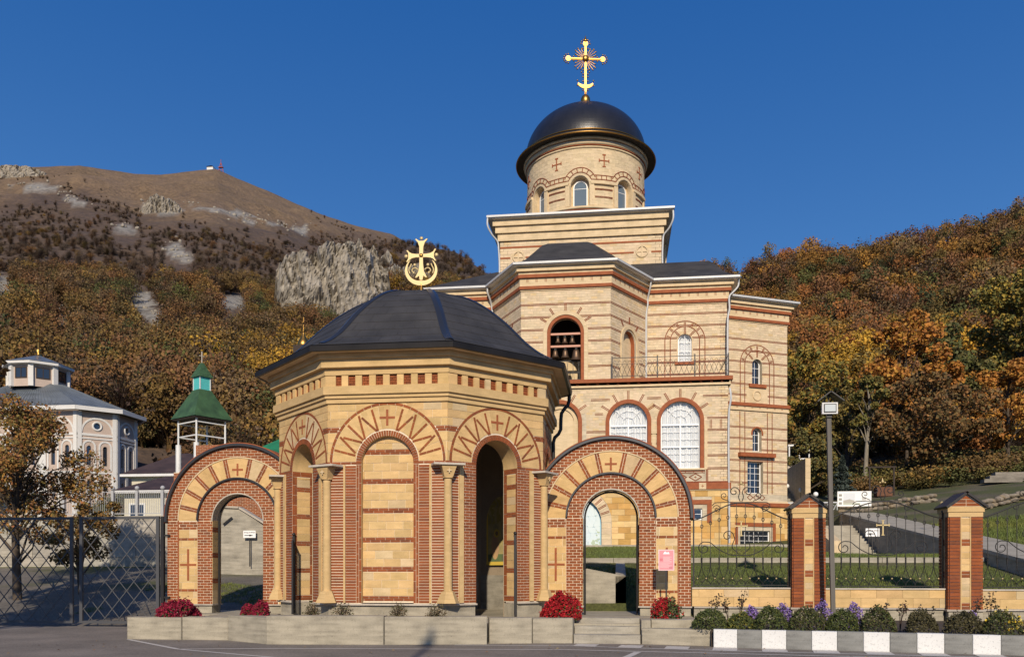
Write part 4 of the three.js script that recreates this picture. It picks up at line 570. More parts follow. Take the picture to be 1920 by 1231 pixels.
// --- lower block
{
  const F = new Face(V3(0, 0, -20), 0), W1 = { cu: 5.745, r: 0.925, v0: 6.56, vs: 8.875 }, W2 = { cu: 8.265, r: 0.945, v0: 6.56, vs: 8.885 }, NI = { cu: 2.38, r: 0.90, v0: 6.56, vs: 8.95 };
  const doorN = { cu: 3.15, r: 1.28, v0: 2.3, vs: 3.95 }, bw = { cu: 8.27, r: 1.05, v0: 4.05, vs: 4.6, square: true };
  const hole = (o) => o.square ? R4(o.cu - o.r, o.v0, o.cu + o.r, o.vs) : archHole(o.cu, o.r, o.v0, o.vs);
  mesh('wall', slabGeo(F, R4(-5.2, 2.2, 10.56, 10.64), [hole(W1), hole(W2), hole(NI), archHole(doorN.cu, doorN.r, 2.2001, doorN.vs), hole(bw)], 0.4), M.churchMortar, church);
  mesh('wall', slabGeo(new Face(V3(10.56, 0, -20), Math.PI / 2), R4(0, 2.2, 3.6, 10.64), [], 0.4), M.churchMortar, church);
  const halo = (o, e) => ({ ...o, r: o.r + e });
  stoneField(F, -1.5, 10.56, 5.9, 10.62, [6.55, 7.18, 7.80, 8.425], [halo(W1, 0.2), halo(W2, 0.2), halo(NI, 0.4), { cu: 8.3, r: 1.25, v0: 5.8, vs: 6.56, square: true }]);
  for (const [a, b, v] of [[3.9, 4.85, 10.0], [6.65, 7.35, 10.03], [9.35, 10.56, 10.08], [4.1, 4.5, 9.3], [9.55, 10.56, 9.0]]) for (const d of [-0.045, 0.018]) cBricks.push(piece(F, R4(a, v + d, b, v + d + 0.03), 0, 0.016, cTerra()));
  for (const u of [9.72, 10.2]) for (const d of [-0.04, 0.03]) cBricks.push(piece(F, R4(u + d, 8.5, u + d + 0.03, 8.92), 0, 0.016, cTerra()));
  for (const o of [W1, W2, NI]) {
    archTrim(F, o.cu, o.r, o.r + 0.19, o.v0, o.vs, 0.08, M.terracotta, 'arch_trim');
    voussoirs(F, o.cu, o.vs, o.r + 0.2, o.r + 0.58, 14, 0.32, Math.PI - 0.32, o === W2 ? 7.0 : -99, o === W1 ? 6.99 : 99); rayPairs(F, o.cu, o.vs, o.r + 0.2, o.r + 0.62, [-58, -29, 0, 29, 58], 0.02);
    mesh('sill', slabGeo(F, R4(o.cu - o.r - 0.24, o.v0 - 0.09, o.cu + o.r + 0.24, o.v0 - 0.002), [], 0.3, 0.09, 0.006), M.sandPale, church);
  }
  windowUnit(F, W1.cu, W1.r, W1.v0, W1.vs, -0.12, { bars: [-0.62, -0.32, 0, 0.32, 0.62], hbars: [6.95, 7.3, 7.7, 8.05, 8.4, 8.72], mat: curtain, fan: true });
  windowUnit(F, W2.cu, W2.r, W2.v0, W2.vs, -0.12, { bars: [-0.62, -0.32, 0, 0.32, 0.62], hbars: [6.95, 7.3, 7.62, 8.0, 8.36, 8.72], mat: curtain, fan: true });
  drape(F, W1.cu, W1.r, W1.v0, W1.vs, -0.22); drape(F, W2.cu, W2.r, W2.v0, W2.vs, -0.22);
  for (const o of [W1, W2]) mesh('window_mullion', merge([slabGeo(F, R4(o.cu - 0.035, o.v0 + 0.05, o.cu + 0.035, o.vs + 0.1), [], 0.06, -0.105), slabGeo(F, R4(o.cu - o.r + 0.05, 8.67, o.cu + o.r - 0.05, 8.75), [], 0.06, -0.1), slabGeo(F, R4(o.cu - o.r + 0.05, 7.59, o.cu + o.r - 0.05, 7.66), [], 0.06, -0.1)]), M.whitePlastic, church);
  mesh('blind_arch', slabGeo(F, archHole(NI.cu, NI.r + 0.02, NI.v0, NI.vs), [], 0.1, -0.2), M.sandPale, church); archTrim(F, NI.cu, NI.r - 0.22, NI.r - 0.02, NI.v0, NI.vs, -0.12, M.sandPale, 'arch_trim');
  mesh('impost', merge([slabGeo(F, [[6.84, 8.28], [7.14, 8.28], [7.2, 8.7], [6.78, 8.7]], [], 0.1, 0.07), slabGeo(F, R4(6.9, 6.5, 7.08, 8.28), [], 0.1, 0.04)]), M.sandPale, church); mesh('impost', slabGeo(F, R4(9.42, 6.5, 9.56, 8.66), [], 0.1, 0.04), M.sandPale, church);
  // lozenge panel below the big window
  for (const c of [7.55, 8.27, 8.99]) { for (const [x0, y0, x1, y1] of [[-.3, 0, 0, .17], [0, .17, .3, 0], [.3, 0, 0, -.17], [0, -.17, -.3, 0]]) cBricks.push(piece(F, stripPoly(c + x0, 6.13 + y0, c + x1, 6.13 + y1, 0.04), 0, 0.02, cTerra())); crossPart(church, F, c, 6.13, 0.06, 0.06, 0.012, 0, 0.02); }
  for (const v of [6.325, 6.4]) cBricks.push(piece(F, R4(7.15, v, 9.45, v + 0.035), 0, 0.018, cTerra())); for (const u of [9.5, 9.56]) cBricks.push(piece(F, R4(u, 5.92, u + 0.04, 6.5), 0, 0.018, cTerra())); for (let u = 7.3; u < 9.4; u += 0.4) cBricks.push(piece(F, R4(u, 6.37, u + 0.03, 6.47), 0, 0.02, cTerra()));
  bond(-1.5, 10.58, 5.84, 5.92, 0.1, 0.42, 0.012, 0.2, (p) => cBricks.push(piece(F, p, 0, 0.05, cTerra())));
  for (const [a, b] of [[-1.5, 3.0], [3.3, 7.4], [7.75, 9.15], [9.5, 10.68]]) mesh('terracotta_band', bandGeo(F, a, b, 5.53, 5.835, 0.13), M.terracotta, church);
  for (const [a, b] of [[3.005, 3.295], [7.405, 7.745], [9.155, 9.495]]) { mesh('band_stone', bandGeo(F, a, b, 5.53, 5.835, 0.128), M.sandPale, church); crossPart(church, new Face(V3(0, 0, -20 + 0.128), 0), (a + b) / 2, 5.68, 0.07, 0.07, 0.012, 0, 0.01); }
  mesh('basement_ledge', bandGeo(F, -1.5, 10.62, 5.48, 5.53, 0.08), M.sandPale, church);
  // rough-faced basement
  stoneField(F, -1.5, 10.56, 2.25, 5.47, [], [halo(doorN, 0.5), { ...bw, r: 1.5, v0: 3.9, vs: 5.05 }], { h: 0.29, len: 0.62, z: 0.02, big: true });
  voussoirs(F, doorN.cu, doorN.vs, doorN.r, doorN.r + 0.48, 15); rayPairs(F, doorN.cu, doorN.vs, doorN.r + 0.02, doorN.r + 0.46, [-72, -60, -48, -36, 36, 48, 60, 72], 0.024);
  for (const s of [-1, 1]) for (let v = 2.3; v < 3.9; v += 0.27) cStones.push(piece(F, s > 0 ? R4(doorN.cu + doorN.r, v, doorN.cu + doorN.r + 0.46, v + 0.26) : R4(doorN.cu - doorN.r - 0.46, v, doorN.cu - doorN.r, v + 0.26), 0, 0.016, cPale()));
  const tMos = tex(256, (u, v) => { const n = fbm(u * 5, v * 5, 4, 5, 81), f = Math.abs(Math.sin(u * 22 + 5 * n) * Math.sin(v * 17 + 4 * n)); const lf = fbm(u * 9, v * 9, 3, 9, 83) > 0.62 && v < 0.5 ? [0.42, 0.50, 0.36] : [0.56 + 0.1 * n, 0.68 + 0.06 * n, 0.74]; return f < 0.03 ? [0.34, 0.46, 0.5] : lf; }, { srgb: true, size: 2.4 });
  const mo = mesh('mosaic_niche', slabGeo(F, archHole(doorN.cu, doorN.r + 0.02, 2.2, doorN.vs), [], 0.06, -0.25), stdm({ map: tMos, roughness: 0.5 }), church); mo.userData.label = 'pale blue mosaic in the basement arch';
  mesh('mosaic_border', slabGeo(F, uRing(doorN.cu, doorN.r - 0.07, doorN.r, 2.2, doorN.vs), [], 0.03, -0.22), stdm({ color: C(0.25, 0.5, 0.62), roughness: 0.5 }), church);
  windowUnit(F, bw.cu, bw.r, bw.v0, bw.vs, -0.1, { arch: false, bars: [-0.5, 0, 0.5], hbars: [4.33] });
  mesh('window_surround', merge([slabGeo(F, R4(bw.cu - 1.5, 4.8, bw.cu + 1.5, 5.02), [], 0.1, 0.05), slabGeo(F, R4(bw.cu + 1.28, 3.9, bw.cu + 1.5, 4.798), [], 0.1, 0.05), slabGeo(F, R4(bw.cu - 1.5, 3.9, bw.cu - 1.28, 4.798), [], 0.1, 0.05)]), M.terracotta, church);
  mesh('foundation', merge([box2(-5, 2.0, -20.3, 10.7, 2.62, -19.86), box2(10.5, 2.0, -27, 11.2, 2.5, -19.87)]), M.conc, church);
  // balcony ledge
  const led = (v0, v1, p, mat, n) => { mesh(n, bandGeo(F, -1.5, 10.56, v0, v1, p, 0, 1), mat, church); mesh(n, bandGeo(new Face(V3(10.56, 0, -20), Math.PI / 2), 0, 3.6, v0, v1, p, 1, 0), mat, church); };
  led(10.60, 10.64, 0.12, M.sandPale, 'ledge_band'); led(10.64, 10.82, 0.10, M.sandPale, 'ledge_band'); led(10.82, 11.0, 0.2, M.terracotta, 'ledge_band'); ticks(F, 3, 10.56, 10.70, 0.07, 0.5, 0.10);
  mesh('balcony_floor', box2(-5.2, 10.70, -23.6, 10.6, 11.02, -19.9), M.slab, church);
}
// --- bay with the bell arch
const TOP = 16.86;
{
  const bc = 2.63, hw = 2.24, z0 = -20.3, LS = 3.72, an = 59.4 * D2R, t30 = Math.tan(an / 2);
  const faces = [[new Face(V3(bc - hw, 0, z0), -an), -LS, 0], [new Face(V3(bc, 0, z0), 0), -hw, hw], [new Face(V3(bc + hw, 0, z0), an), 0, LS]];
  const A0 = { cu: 0, r: 0.775, v0: 11.02, vs: 13.44 }, SN = (s) => ({ cu: s * 1.86, r: 0.62, v0: 11.02, vs: 13.25 });
  const sets = [[SN(-1)], [A0], [SN(1)]];
  faces.forEach(([F, a, b], i) => {
    const O = sets[i]; mesh('wall', slabGeo(F, notched(a, 11.0, b, TOP - 0.1, O[0].cu, O[0].r, O[0].vs), [], 0.35), M.churchMortar, church);
    stoneField(F, a, b, 11.05, TOP - 1.2, [11.77, 12.40, 13.04, 13.65, 14.28, 14.92], O.map((o) => ({ ...o, r: o.r + (i === 1 ? 0.36 : 0.3) })));
    for (const o of O) {
      archTrim(F, o.cu, o.r - 0.01, o.r + (i === 1 ? 0.15 : 0.08), 11.02, o.vs, i === 1 ? 0.03 : -0.05, M.terracotta, 'arch_trim'); archTrim(F, o.cu, o.r + (i === 1 ? 0.15 : 0.08), o.r + (i === 1 ? 0.34 : 0.28), 11.02, o.vs, 0.07, M.sandPale, 'archivolt');
      rayPairs(F, o.cu, o.vs, o.r + 0.36, o.r + 0.72, i === 1 ? [-58, -32, 0, 32, 58] : [-40, 0, 40], 0.02);
      if (i !== 1) mesh('blind_arch', slabGeo(F, archHole(o.cu, o.r + 0.02, 11.02, o.vs), [], 0.06, -0.28), M.sandPale, church);
    }
  });
  cornice(faces[0][0], -LS, 0, TOP, -t30, t30); cornice(faces[1][0], -hw, hw, TOP, t30, t30); cornice(faces[2][0], 0, LS, TOP, t30, -t30);
  // belfry chamber behind the arch
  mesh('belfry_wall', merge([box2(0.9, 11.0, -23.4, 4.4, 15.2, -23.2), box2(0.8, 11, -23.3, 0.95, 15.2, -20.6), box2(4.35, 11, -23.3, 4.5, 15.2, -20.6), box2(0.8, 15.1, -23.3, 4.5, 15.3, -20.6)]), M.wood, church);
  mesh('belfry_back_arch', slabGeo(new Face(V3(2.75, 0, -23.15), 0), archHole(0, 1.0, 11.0, 11.9), [], 0.05, 0.02), M.sandPale, church);
  for (const v of [13.42, 12.80]) mesh('bell_beam', box(1.54, 0.10, 0.12, bc, v, -20.55), stdm({ color: C(0.55, 0.27, 0.18), roughness: 0.6 }), church);
  const bronze = stdm({ color: C(0.16, 0.10, 0.06), roughness: 0.45, metalness: 0.7 });
  const bp = [[0, 0], [0.02, 0.42], [0.10, 0.40], [0.13, 0.34], [0.145, 0.25], [0.165, 0.13], [0.20, 0.05], [0.245, 0.0], [0.225, -0.005], [0.15, 0.13], [0.09, 0.34]].slice(1);
  [[2.23, 13.42, 0.62, 'small bell at left on the upper beam of the belfry arch'], [2.58, 13.42, 0.68, 'small bell in the middle of the upper belfry beam'], [2.95, 13.42, 0.72, 'small bell at right on the upper beam of the belfry arch'], [2.10, 12.80, 0.88, 'medium bell at left on the lower belfry beam'], [2.60, 12.80, 0.98, 'medium bell in the middle of the lower belfry beam'], [3.15, 12.80, 1.3, 'largest bell, at right on the lower belfry beam']].forEach(([x, v, s, label]) => {
    const drop = 0.42 * s + 0.13; const t = thing('bell', label, 'bell', [x, v - drop, -20.55], 0, 'bells in the belfry arch');
    mesh('bell_body', lathe(bp.map((q) => [q[0] * s, q[1] * s]), 20), bronze, t); mesh('hanger', merge([box(0.025, 0.16, 0.03, -0.03, 0.40 * s, 0), box(0.025, 0.16, 0.03, 0.03, 0.40 * s, 0)]), M.iron, t); mesh('clapper', merge([rod(V3(0, 0.35 * s, 0), V3(0, -0.03, 0), 0.012), new THREE.SphereGeometry(0.035 * s, 8, 6).translate(0, -0.03, 0)]), M.iron, t);
  });
  const br = []; for (const y of [12.08, 11.5, 11.15]) br.push(bar(V3(1.9, y, -20.45), V3(3.36, y, -20.45), 0.03)); for (let i = 0; i < 11; i++) { const x = 1.95 + i * 0.14; br.push(bar(V3(x, 11.1, -20.45), V3(x + (i % 2 ? 0.1 : -0.1), 12.05, -20.45), 0.016)); } mesh('belfry_railing', merge(br), M.iron, church);
  // bay roof: low bell-shaped half dome
  const ctr = [bc, -23.5], prs = [[1, 16.9], [0.86, 17.12], [0.72, 17.5], [0.60, 18.0], [0.50, 18.4], [0.40, 18.62], [0.25, 18.72], [0, 18.74]], plan = [[bc - hw - LS * Math.cos(an) - 0.1, -23.5 + 0.0], [bc - hw - 0.33, z0 + 0.58], [bc + hw + 0.33, z0 + 0.58], [bc + hw + LS * Math.cos(an) + 0.1, -23.5]]; plan[0][0] -= 0.5; plan[3][0] += 0.5;
  const A = new Acc(), pt = (i, k) => [lerp(ctr[0], plan[i][0], prs[k][0]), prs[k][1], lerp(ctr[1], plan[i][1], prs[k][0])]; for (let i = 0; i < 3; i++) for (let k = 0; k + 1 < prs.length; k++) A.quad(pt(i, k), pt(i + 1, k), pt(i + 1, k + 1), pt(i, k + 1), [i * 3, k], [i * 3 + 3, k], [i * 3 + 3, k + 1], [i * 3, k + 1]);
  mesh('bay_roof', A.geo(), M.roof, church);
}
// thin ring ornament round the small arched windows
const ringOrn = (F, cu, vs, rs, v0, rays) => { for (const r of rs) { cBricks.push(arcPieces(F, cu, vs, r, r + 0.045, 0, Math.PI, 24, 0, 0.02, cTerra())); for (const s of [-1, 1]) cBricks.push(piece(F, s > 0 ? R4(cu + r, v0, cu + r + 0.045, vs) : R4(cu - r - 0.045, v0, cu - r, vs), 0, 0.02, cTerra())); } if (rays) { rayPairs(F, cu, vs, rs[0] + 0.07, rs[1] - 0.03, [-75, -50, -25, 0, 25, 50, 75], 0.02); rayPairs(F, cu, vs, rs[0] - 0.38, rs[0] - 0.02, [-45, 0, 45], 0.02); } };
// --- main upper block
{
  const F = new Face(V3(0, 0, -23.5), 0), W = { cu: 8.75, r: 0.36, v0: 12.62, vs: 13.72 }, FR = new Face(V3(10.93, 0, -23.5), Math.PI / 2);
  mesh('wall', slabGeo(F, R4(-4.7, 11, 10.93, TOP - 0.1), [archHole(W.cu, W.r, W.v0, W.vs)], 0.4), M.churchMortar, church); mesh('wall', slabGeo(FR, R4(0, 2.2, 12, TOP - 0.1), [], 0.4), M.churchMortar, church);
  mesh('wall', slabGeo(new Face(V3(-4.7, 0, -23.5), -Math.PI / 2), R4(-12, 2.2, 0, TOP - 0.1), [], 0.4), M.churchMortar, church);
  const stripes = [11.95, 12.6, 13.24, 13.88, 14.52, 15.15];
  stoneField(F, 6.8, 10.93, 11.05, TOP - 1.2, stripes, [{ ...W, r: 0.42 }]); stoneField(F, -4.7, -1.5, 11.05, TOP - 1.2, stripes, []); stoneField(FR, 0, 3.2, 11.05, TOP - 1.2, stripes, []);
  windowUnit(F, W.cu, W.r, W.v0, W.vs, -0.12, { bars: [0], hbars: [13.2, 13.68], mat: curtain }); drape(F, W.cu, W.r, W.v0, W.vs, -0.28); archTrim(F, W.cu, W.r, W.r + 0.06, W.v0, W.vs, 0.015, M.sandPale, 'arch_trim');
  ringOrn(F, W.cu, W.vs, [0.74, 1.02], 11.1, true); mesh('sill', slabGeo(F, R4(W.cu - 0.52, 12.46, W.cu + 0.52, 12.61), [], 0.2, 0.1), M.terracotta, church);
  cornice(F, 6.78, 10.93, TOP, 0, 1); cornice(F, -4.7, -1.5, TOP, 1, 0); cornice(FR, 0, 12, TOP, 1, 0);
  // low hipped roofs up to the square tower
  const rf = (q) => { const A = new Acc(); for (const p of q) { A.tri(p[0], p[1], p[2], [p[0][0], p[0][2]], [p[1][0], p[1][2]], [p[2][0], p[2][2]]); if (p[3]) A.tri(p[0], p[2], p[3], [p[0][0], p[0][2]], [p[2][0], p[2][2]], [p[3][0], p[3][2]]); } return A.geo(); };
  const e = TOP + 0.05, x0 = -5.25, x1 = 11.5, zf = -22.95, zb = -36;
  mesh('main_roof', rf([[[x0, e, zf], [x1, e, zf], [7.7, 18.35, -25.05], [-1.4, 18.35, -25.05]], [[x1, e, zf], [x1, e, zb], [7.7, 18.35, -34], [7.7, 18.35, -25.05]], [[x0, e, zb], [x0, e, zf], [-1.4, 18.35, -25.05], [-1.4, 18.35, -34]]]), M.roof, church);
  { const cv = new Acc(), pr = [[0, 17.0], [0.6, 17.35], [1.2, 17.95], [1.7, 18.35], [2.3, 18.55], [3, 18.6]]; for (let k = 0; k + 1 < pr.length; k++) { const w0 = 3.6 - pr[k][0] * 0.75, w1 = 3.6 - pr[k + 1][0] * 0.75, c = 8.3, z = -23.1; cv.quad([c - w0, pr[k][1], z - pr[k][0]], [c + w0 * 0.8, pr[k][1], z - pr[k][0]], [c + w1 * 0.8, pr[k + 1][1], z - pr[k + 1][0]], [c - w1, pr[k + 1][1], z - pr[k + 1][0]], [0, k], [3, k], [3, k + 1], [0, k + 1]); } mesh('side_roof', cv.geo(), M.roof, church); }
}
// --- right wing, turned away
{
  const F = new Face(V3(11.0, 0, -26.4), 26 * D2R), L = 4.35, FS = new Face(V3(...F.pt(L, 0, 0)), 100 * D2R), U = { cu: 2.32, r: 0.33, v0: 12.15, vs: 13.25 }, Lo = { cu: 2.32, r: 0.30, v0: 8.35, vs: 9.35 }, Rc = { cu: 2.2, r: 0.52, v0: 5.95, vs: 7.75, square: true }, Bw = { cu: 2.2, r: 1.0, v0: 2.97, vs: 3.84, square: true };
  mesh('wall', slabGeo(F, R4(-0.3, 2, L, TOP - 0.1), [archHole(U.cu, U.r, U.v0, U.vs), archHole(Lo.cu, Lo.r, Lo.v0, Lo.vs), R4(Rc.cu - Rc.r, Rc.v0, Rc.cu + Rc.r, Rc.vs), R4(Bw.cu - Bw.r, Bw.v0, Bw.cu + Bw.r, Bw.vs)], 0.5), M.churchMortar, church);
  mesh('wall', slabGeo(FS, R4(0, 2, 6, TOP - 0.1), [], 0.5), M.churchMortar, church);
  const hi = [11.5, 12.12, 12.75, 13.38, 14.0, 14.63], lo = [6.55, 7.18, 7.80, 8.43, 9.05, 9.68];
  stoneField(F, 0, L, 11.05, TOP - 1.2, hi, [U, { cu: U.cu, r: 0.5, v0: 11.0, vs: 12.0, square: true }]); stoneField(F, 0, L, 5.9, 10.62, lo, [Lo, Rc]); stoneField(F, 0, L, 2.2, 5.47, [], [{ ...Bw, r: 1.3, vs: 4.25, v0: 2.8 }], { h: 0.29, len: 0.6, z: 0.02, big: true });
  stoneField(FS, 0, 2.5, 11.05, TOP - 1.2, hi, []); stoneField(FS, 0, 2.5, 2.2, 10.62, lo, []);
  windowUnit(F, U.cu, U.r, U.v0, U.vs, -0.24, { bars: [0], hbars: [12.6, 13.1] }); windowUnit(F, Lo.cu, Lo.r, Lo.v0, Lo.vs, -0.24, { bars: [0], hbars: [8.85, 9.3] }); windowUnit(F, Rc.cu, Rc.r, Rc.v0, Rc.vs, -0.26, { arch: false, bars: [-0.15, 0.15], hbars: [6.35, 6.72, 7.1, 7.42] }); windowUnit(F, Bw.cu, Bw.r, Bw.v0, Bw.vs, -0.12, { arch: false, bars: [-0.62, -0.32, -0.02, 0.3, 0.62], hbars: [3.26, 3.55] });
  ringOrn(F, U.cu, U.vs, [0.80, 1.10], 11.05, true); mesh('sill', slabGeo(F, R4(U.cu - 0.56, 11.95, U.cu + 0.56, 12.14), [], 0.2, 0.12), M.terracotta, church); archTrim(F, Lo.cu, Lo.r + 0.01, Lo.r + 0.1, Lo.vs - 0.1, Lo.vs, 0.03, M.terracotta, 'arch_trim'); mesh('relief_panel', slabGeo(F, R4(U.cu - 0.7, 11.08, U.cu + 0.7, 11.93), [], 0.02, 0.012), M.sandPale, church);
  mesh('relief', new THREE.TorusGeometry(0.26, 0.05, 6, 18).applyMatrix4(new THREE.Matrix4().makeTranslation(U.cu, 11.5, 0.02).premultiply(F.matrix())), M.sandPale, church);
  mesh('lintel', slabGeo(F, R4(Rc.cu - 1.15, 8.0, Rc.cu + 1.2, 8.22), [], 0.3, 0.28), M.terracotta, church);
  for (const u of [Rc.cu - 1.05, Rc.cu - 0.72, Rc.cu + 0.78, Rc.cu + 1.1]) cBricks.push(piece(F, R4(u, 5.95, u + 0.045, 10.55), 0, 0.02, cTerra()));
  for (const c of [1.85, 2.25, 2.65]) for (const [x0, y0, x1, y1] of [[-.18, 0, 0, .15], [0, .15, .18, 0], [.18, 0, 0, -.15], [0, -.15, -.18, 0]]) cBricks.push(piece(F, stripPoly(c + x0, 5.72 + y0, c + x1, 5.72 + y1, 0.035), 0, 0.02, cTerra()));
  mesh('window_surround', merge([slabGeo(F, R4(Bw.cu - 1.35, 4.07, Bw.cu + 1.35, 4.27), [], 0.1, 0.05), slabGeo(F, R4(Bw.cu + 1.17, 2.6, Bw.cu + 1.35, 4.068), [], 0.1, 0.05), slabGeo(F, R4(Bw.cu - 1.35, 2.6, Bw.cu - 1.17, 4.068), [], 0.1, 0.05)]), M.terracotta, church);
  const mt = Math.tan(37 * D2R); for (const [v0, v1, p, mat, n] of [[10.62, 10.70, 0.10, M.sandPale, 'ledge_band'], [10.70, 10.86, 0.08, M.sandPale, 'ledge_band'], [10.86, 11.04, 0.16, M.terracotta, 'ledge_band'], [5.42, 5.52, 0.05, M.sandPale, 'basement_ledge'], [5.20, 5.42, 0.12, M.terracotta, 'terracotta_band']]) { mesh(n, bandGeo(F, 0, L, v0, v1, p, 0, mt), mat, church); mesh(n, bandGeo(FS, 0, 3, v0, v1, p, mt, 0), mat, church); }
  ticks(F, 0.2, L, 10.75, 0.07, 0.5, 0.08);
  cornice(F, 0.1, L, TOP, 0, mt); cornice(FS, 0, 6, TOP, mt, 0);
  const a = F.pt(0, TOP + 0.05, 0.6), b = F.pt(L + 0.25, TOP + 0.05, 0.6), c = FS.pt(6, TOP + 0.05, 0.6), A = new Acc(), r = [10, 18.6, -31], r2 = [7.7, 18.7, -28]; A.tri(a, b, r, [0, 0], [4, 0], [2, 3]); A.tri(b, c, r, [0, 0], [4, 0], [2, 3]); A.tri(a, r, r2, [0, 0], [4, 0], [2, 3]); mesh('wing_roof', A.geo(), M.roof, church);
}
// --- square tower
{
  const x0 = -1.32, x1 = 7.6, F = new Face(V3(0, 0, -25), 0), FR = new Face(V3(x1, 0, -25), Math.PI / 2), FL = new Face(V3(x0, 0, -25), -Math.PI / 2);
  mesh('wall', slabGeo(F, R4(x0, 16, x1, 21.1), [], 0.5), M.churchMortar, church); mesh('wall', slabGeo(FR, R4(0, 16, 9, 21.1), [], 0.5), M.churchMortar, church); mesh('wall', slabGeo(FL, R4(-9, 16, 0, 21.1), [], 0.5), M.churchMortar, church);
  stoneField(F, x0, x1, 17.2, 19.98, [], [], { len: 0.42, h: 0.17 }); stoneField(FR, 0, 3, 17.2, 19.98, [], [], {}); stoneField(FL, -3, 0, 17.2, 19.98, [], [], {});
  for (const [v0, v1, p] of [[20.0, 20.40, 0.13], [20.40, 20.76, 0.25], [20.76, 21.10, 0.38]]) { mesh('cornice_band', bandGeo(F, x0, x1, v0, v1, p, 1, 1), M.sandPale, church); mesh('cornice_band', bandGeo(FR, 0, 9, v0, v1, p, 1, 0), M.sandPale, church); mesh('cornice_band', bandGeo(FL, -9, 0, v0, v1, p, 0, 1), M.sandPale, church); }
  for (const [FF, a, b, m0, m1] of [[F, x0, x1, 1, 1], [FR, 0, 9, 1, 0], [FL, -9, 0, 0, 1]]) { mesh('eave_board', bandGeo(FF, a, b, 21.10, 21.14, 0.58, m0, m1), M.white, church); mesh('gutter', bandGeo(FF, a, b, 21.14, 21.25, 0.68, m0, m1, 0.55), M.gutter, church); }
  mesh('terracotta_band', bandGeo(F, x0, x1, 19.60, 19.70, 0.025), M.terracotta, church); for (const [a, b] of [[x0, -0.75], [0.1, 6.1], [7.05, x1]]) mesh('terracotta_band', bandGeo(F, a, b, 19.02, 19.11, 0.025), M.terracotta, church);
  for (const u of [-0.3, 6.55]) { mesh('relief', new THREE.TorusGeometry(0.30, 0.05, 6, 20).translate(u, 19.1, -24.98), M.sandPale, church); crossPart(church, F, u, 19.1, 0.26, 0.26, 0.04, 0, 0.05, M.sandPale, 'relief'); }
  mesh('tower_roof', lathe([[6.4, 21.26], [3.6, 21.9], [0, 21.9]], 4, Math.PI / 4, true).translate((x0 + x1) / 2, 0, -29.46), M.roof, church);
  mesh('rear_block', box2(x1 - 0.5, 16.5, -34, x1 + 0.5, 21.0, -29.2), M.sandPale, church);
}
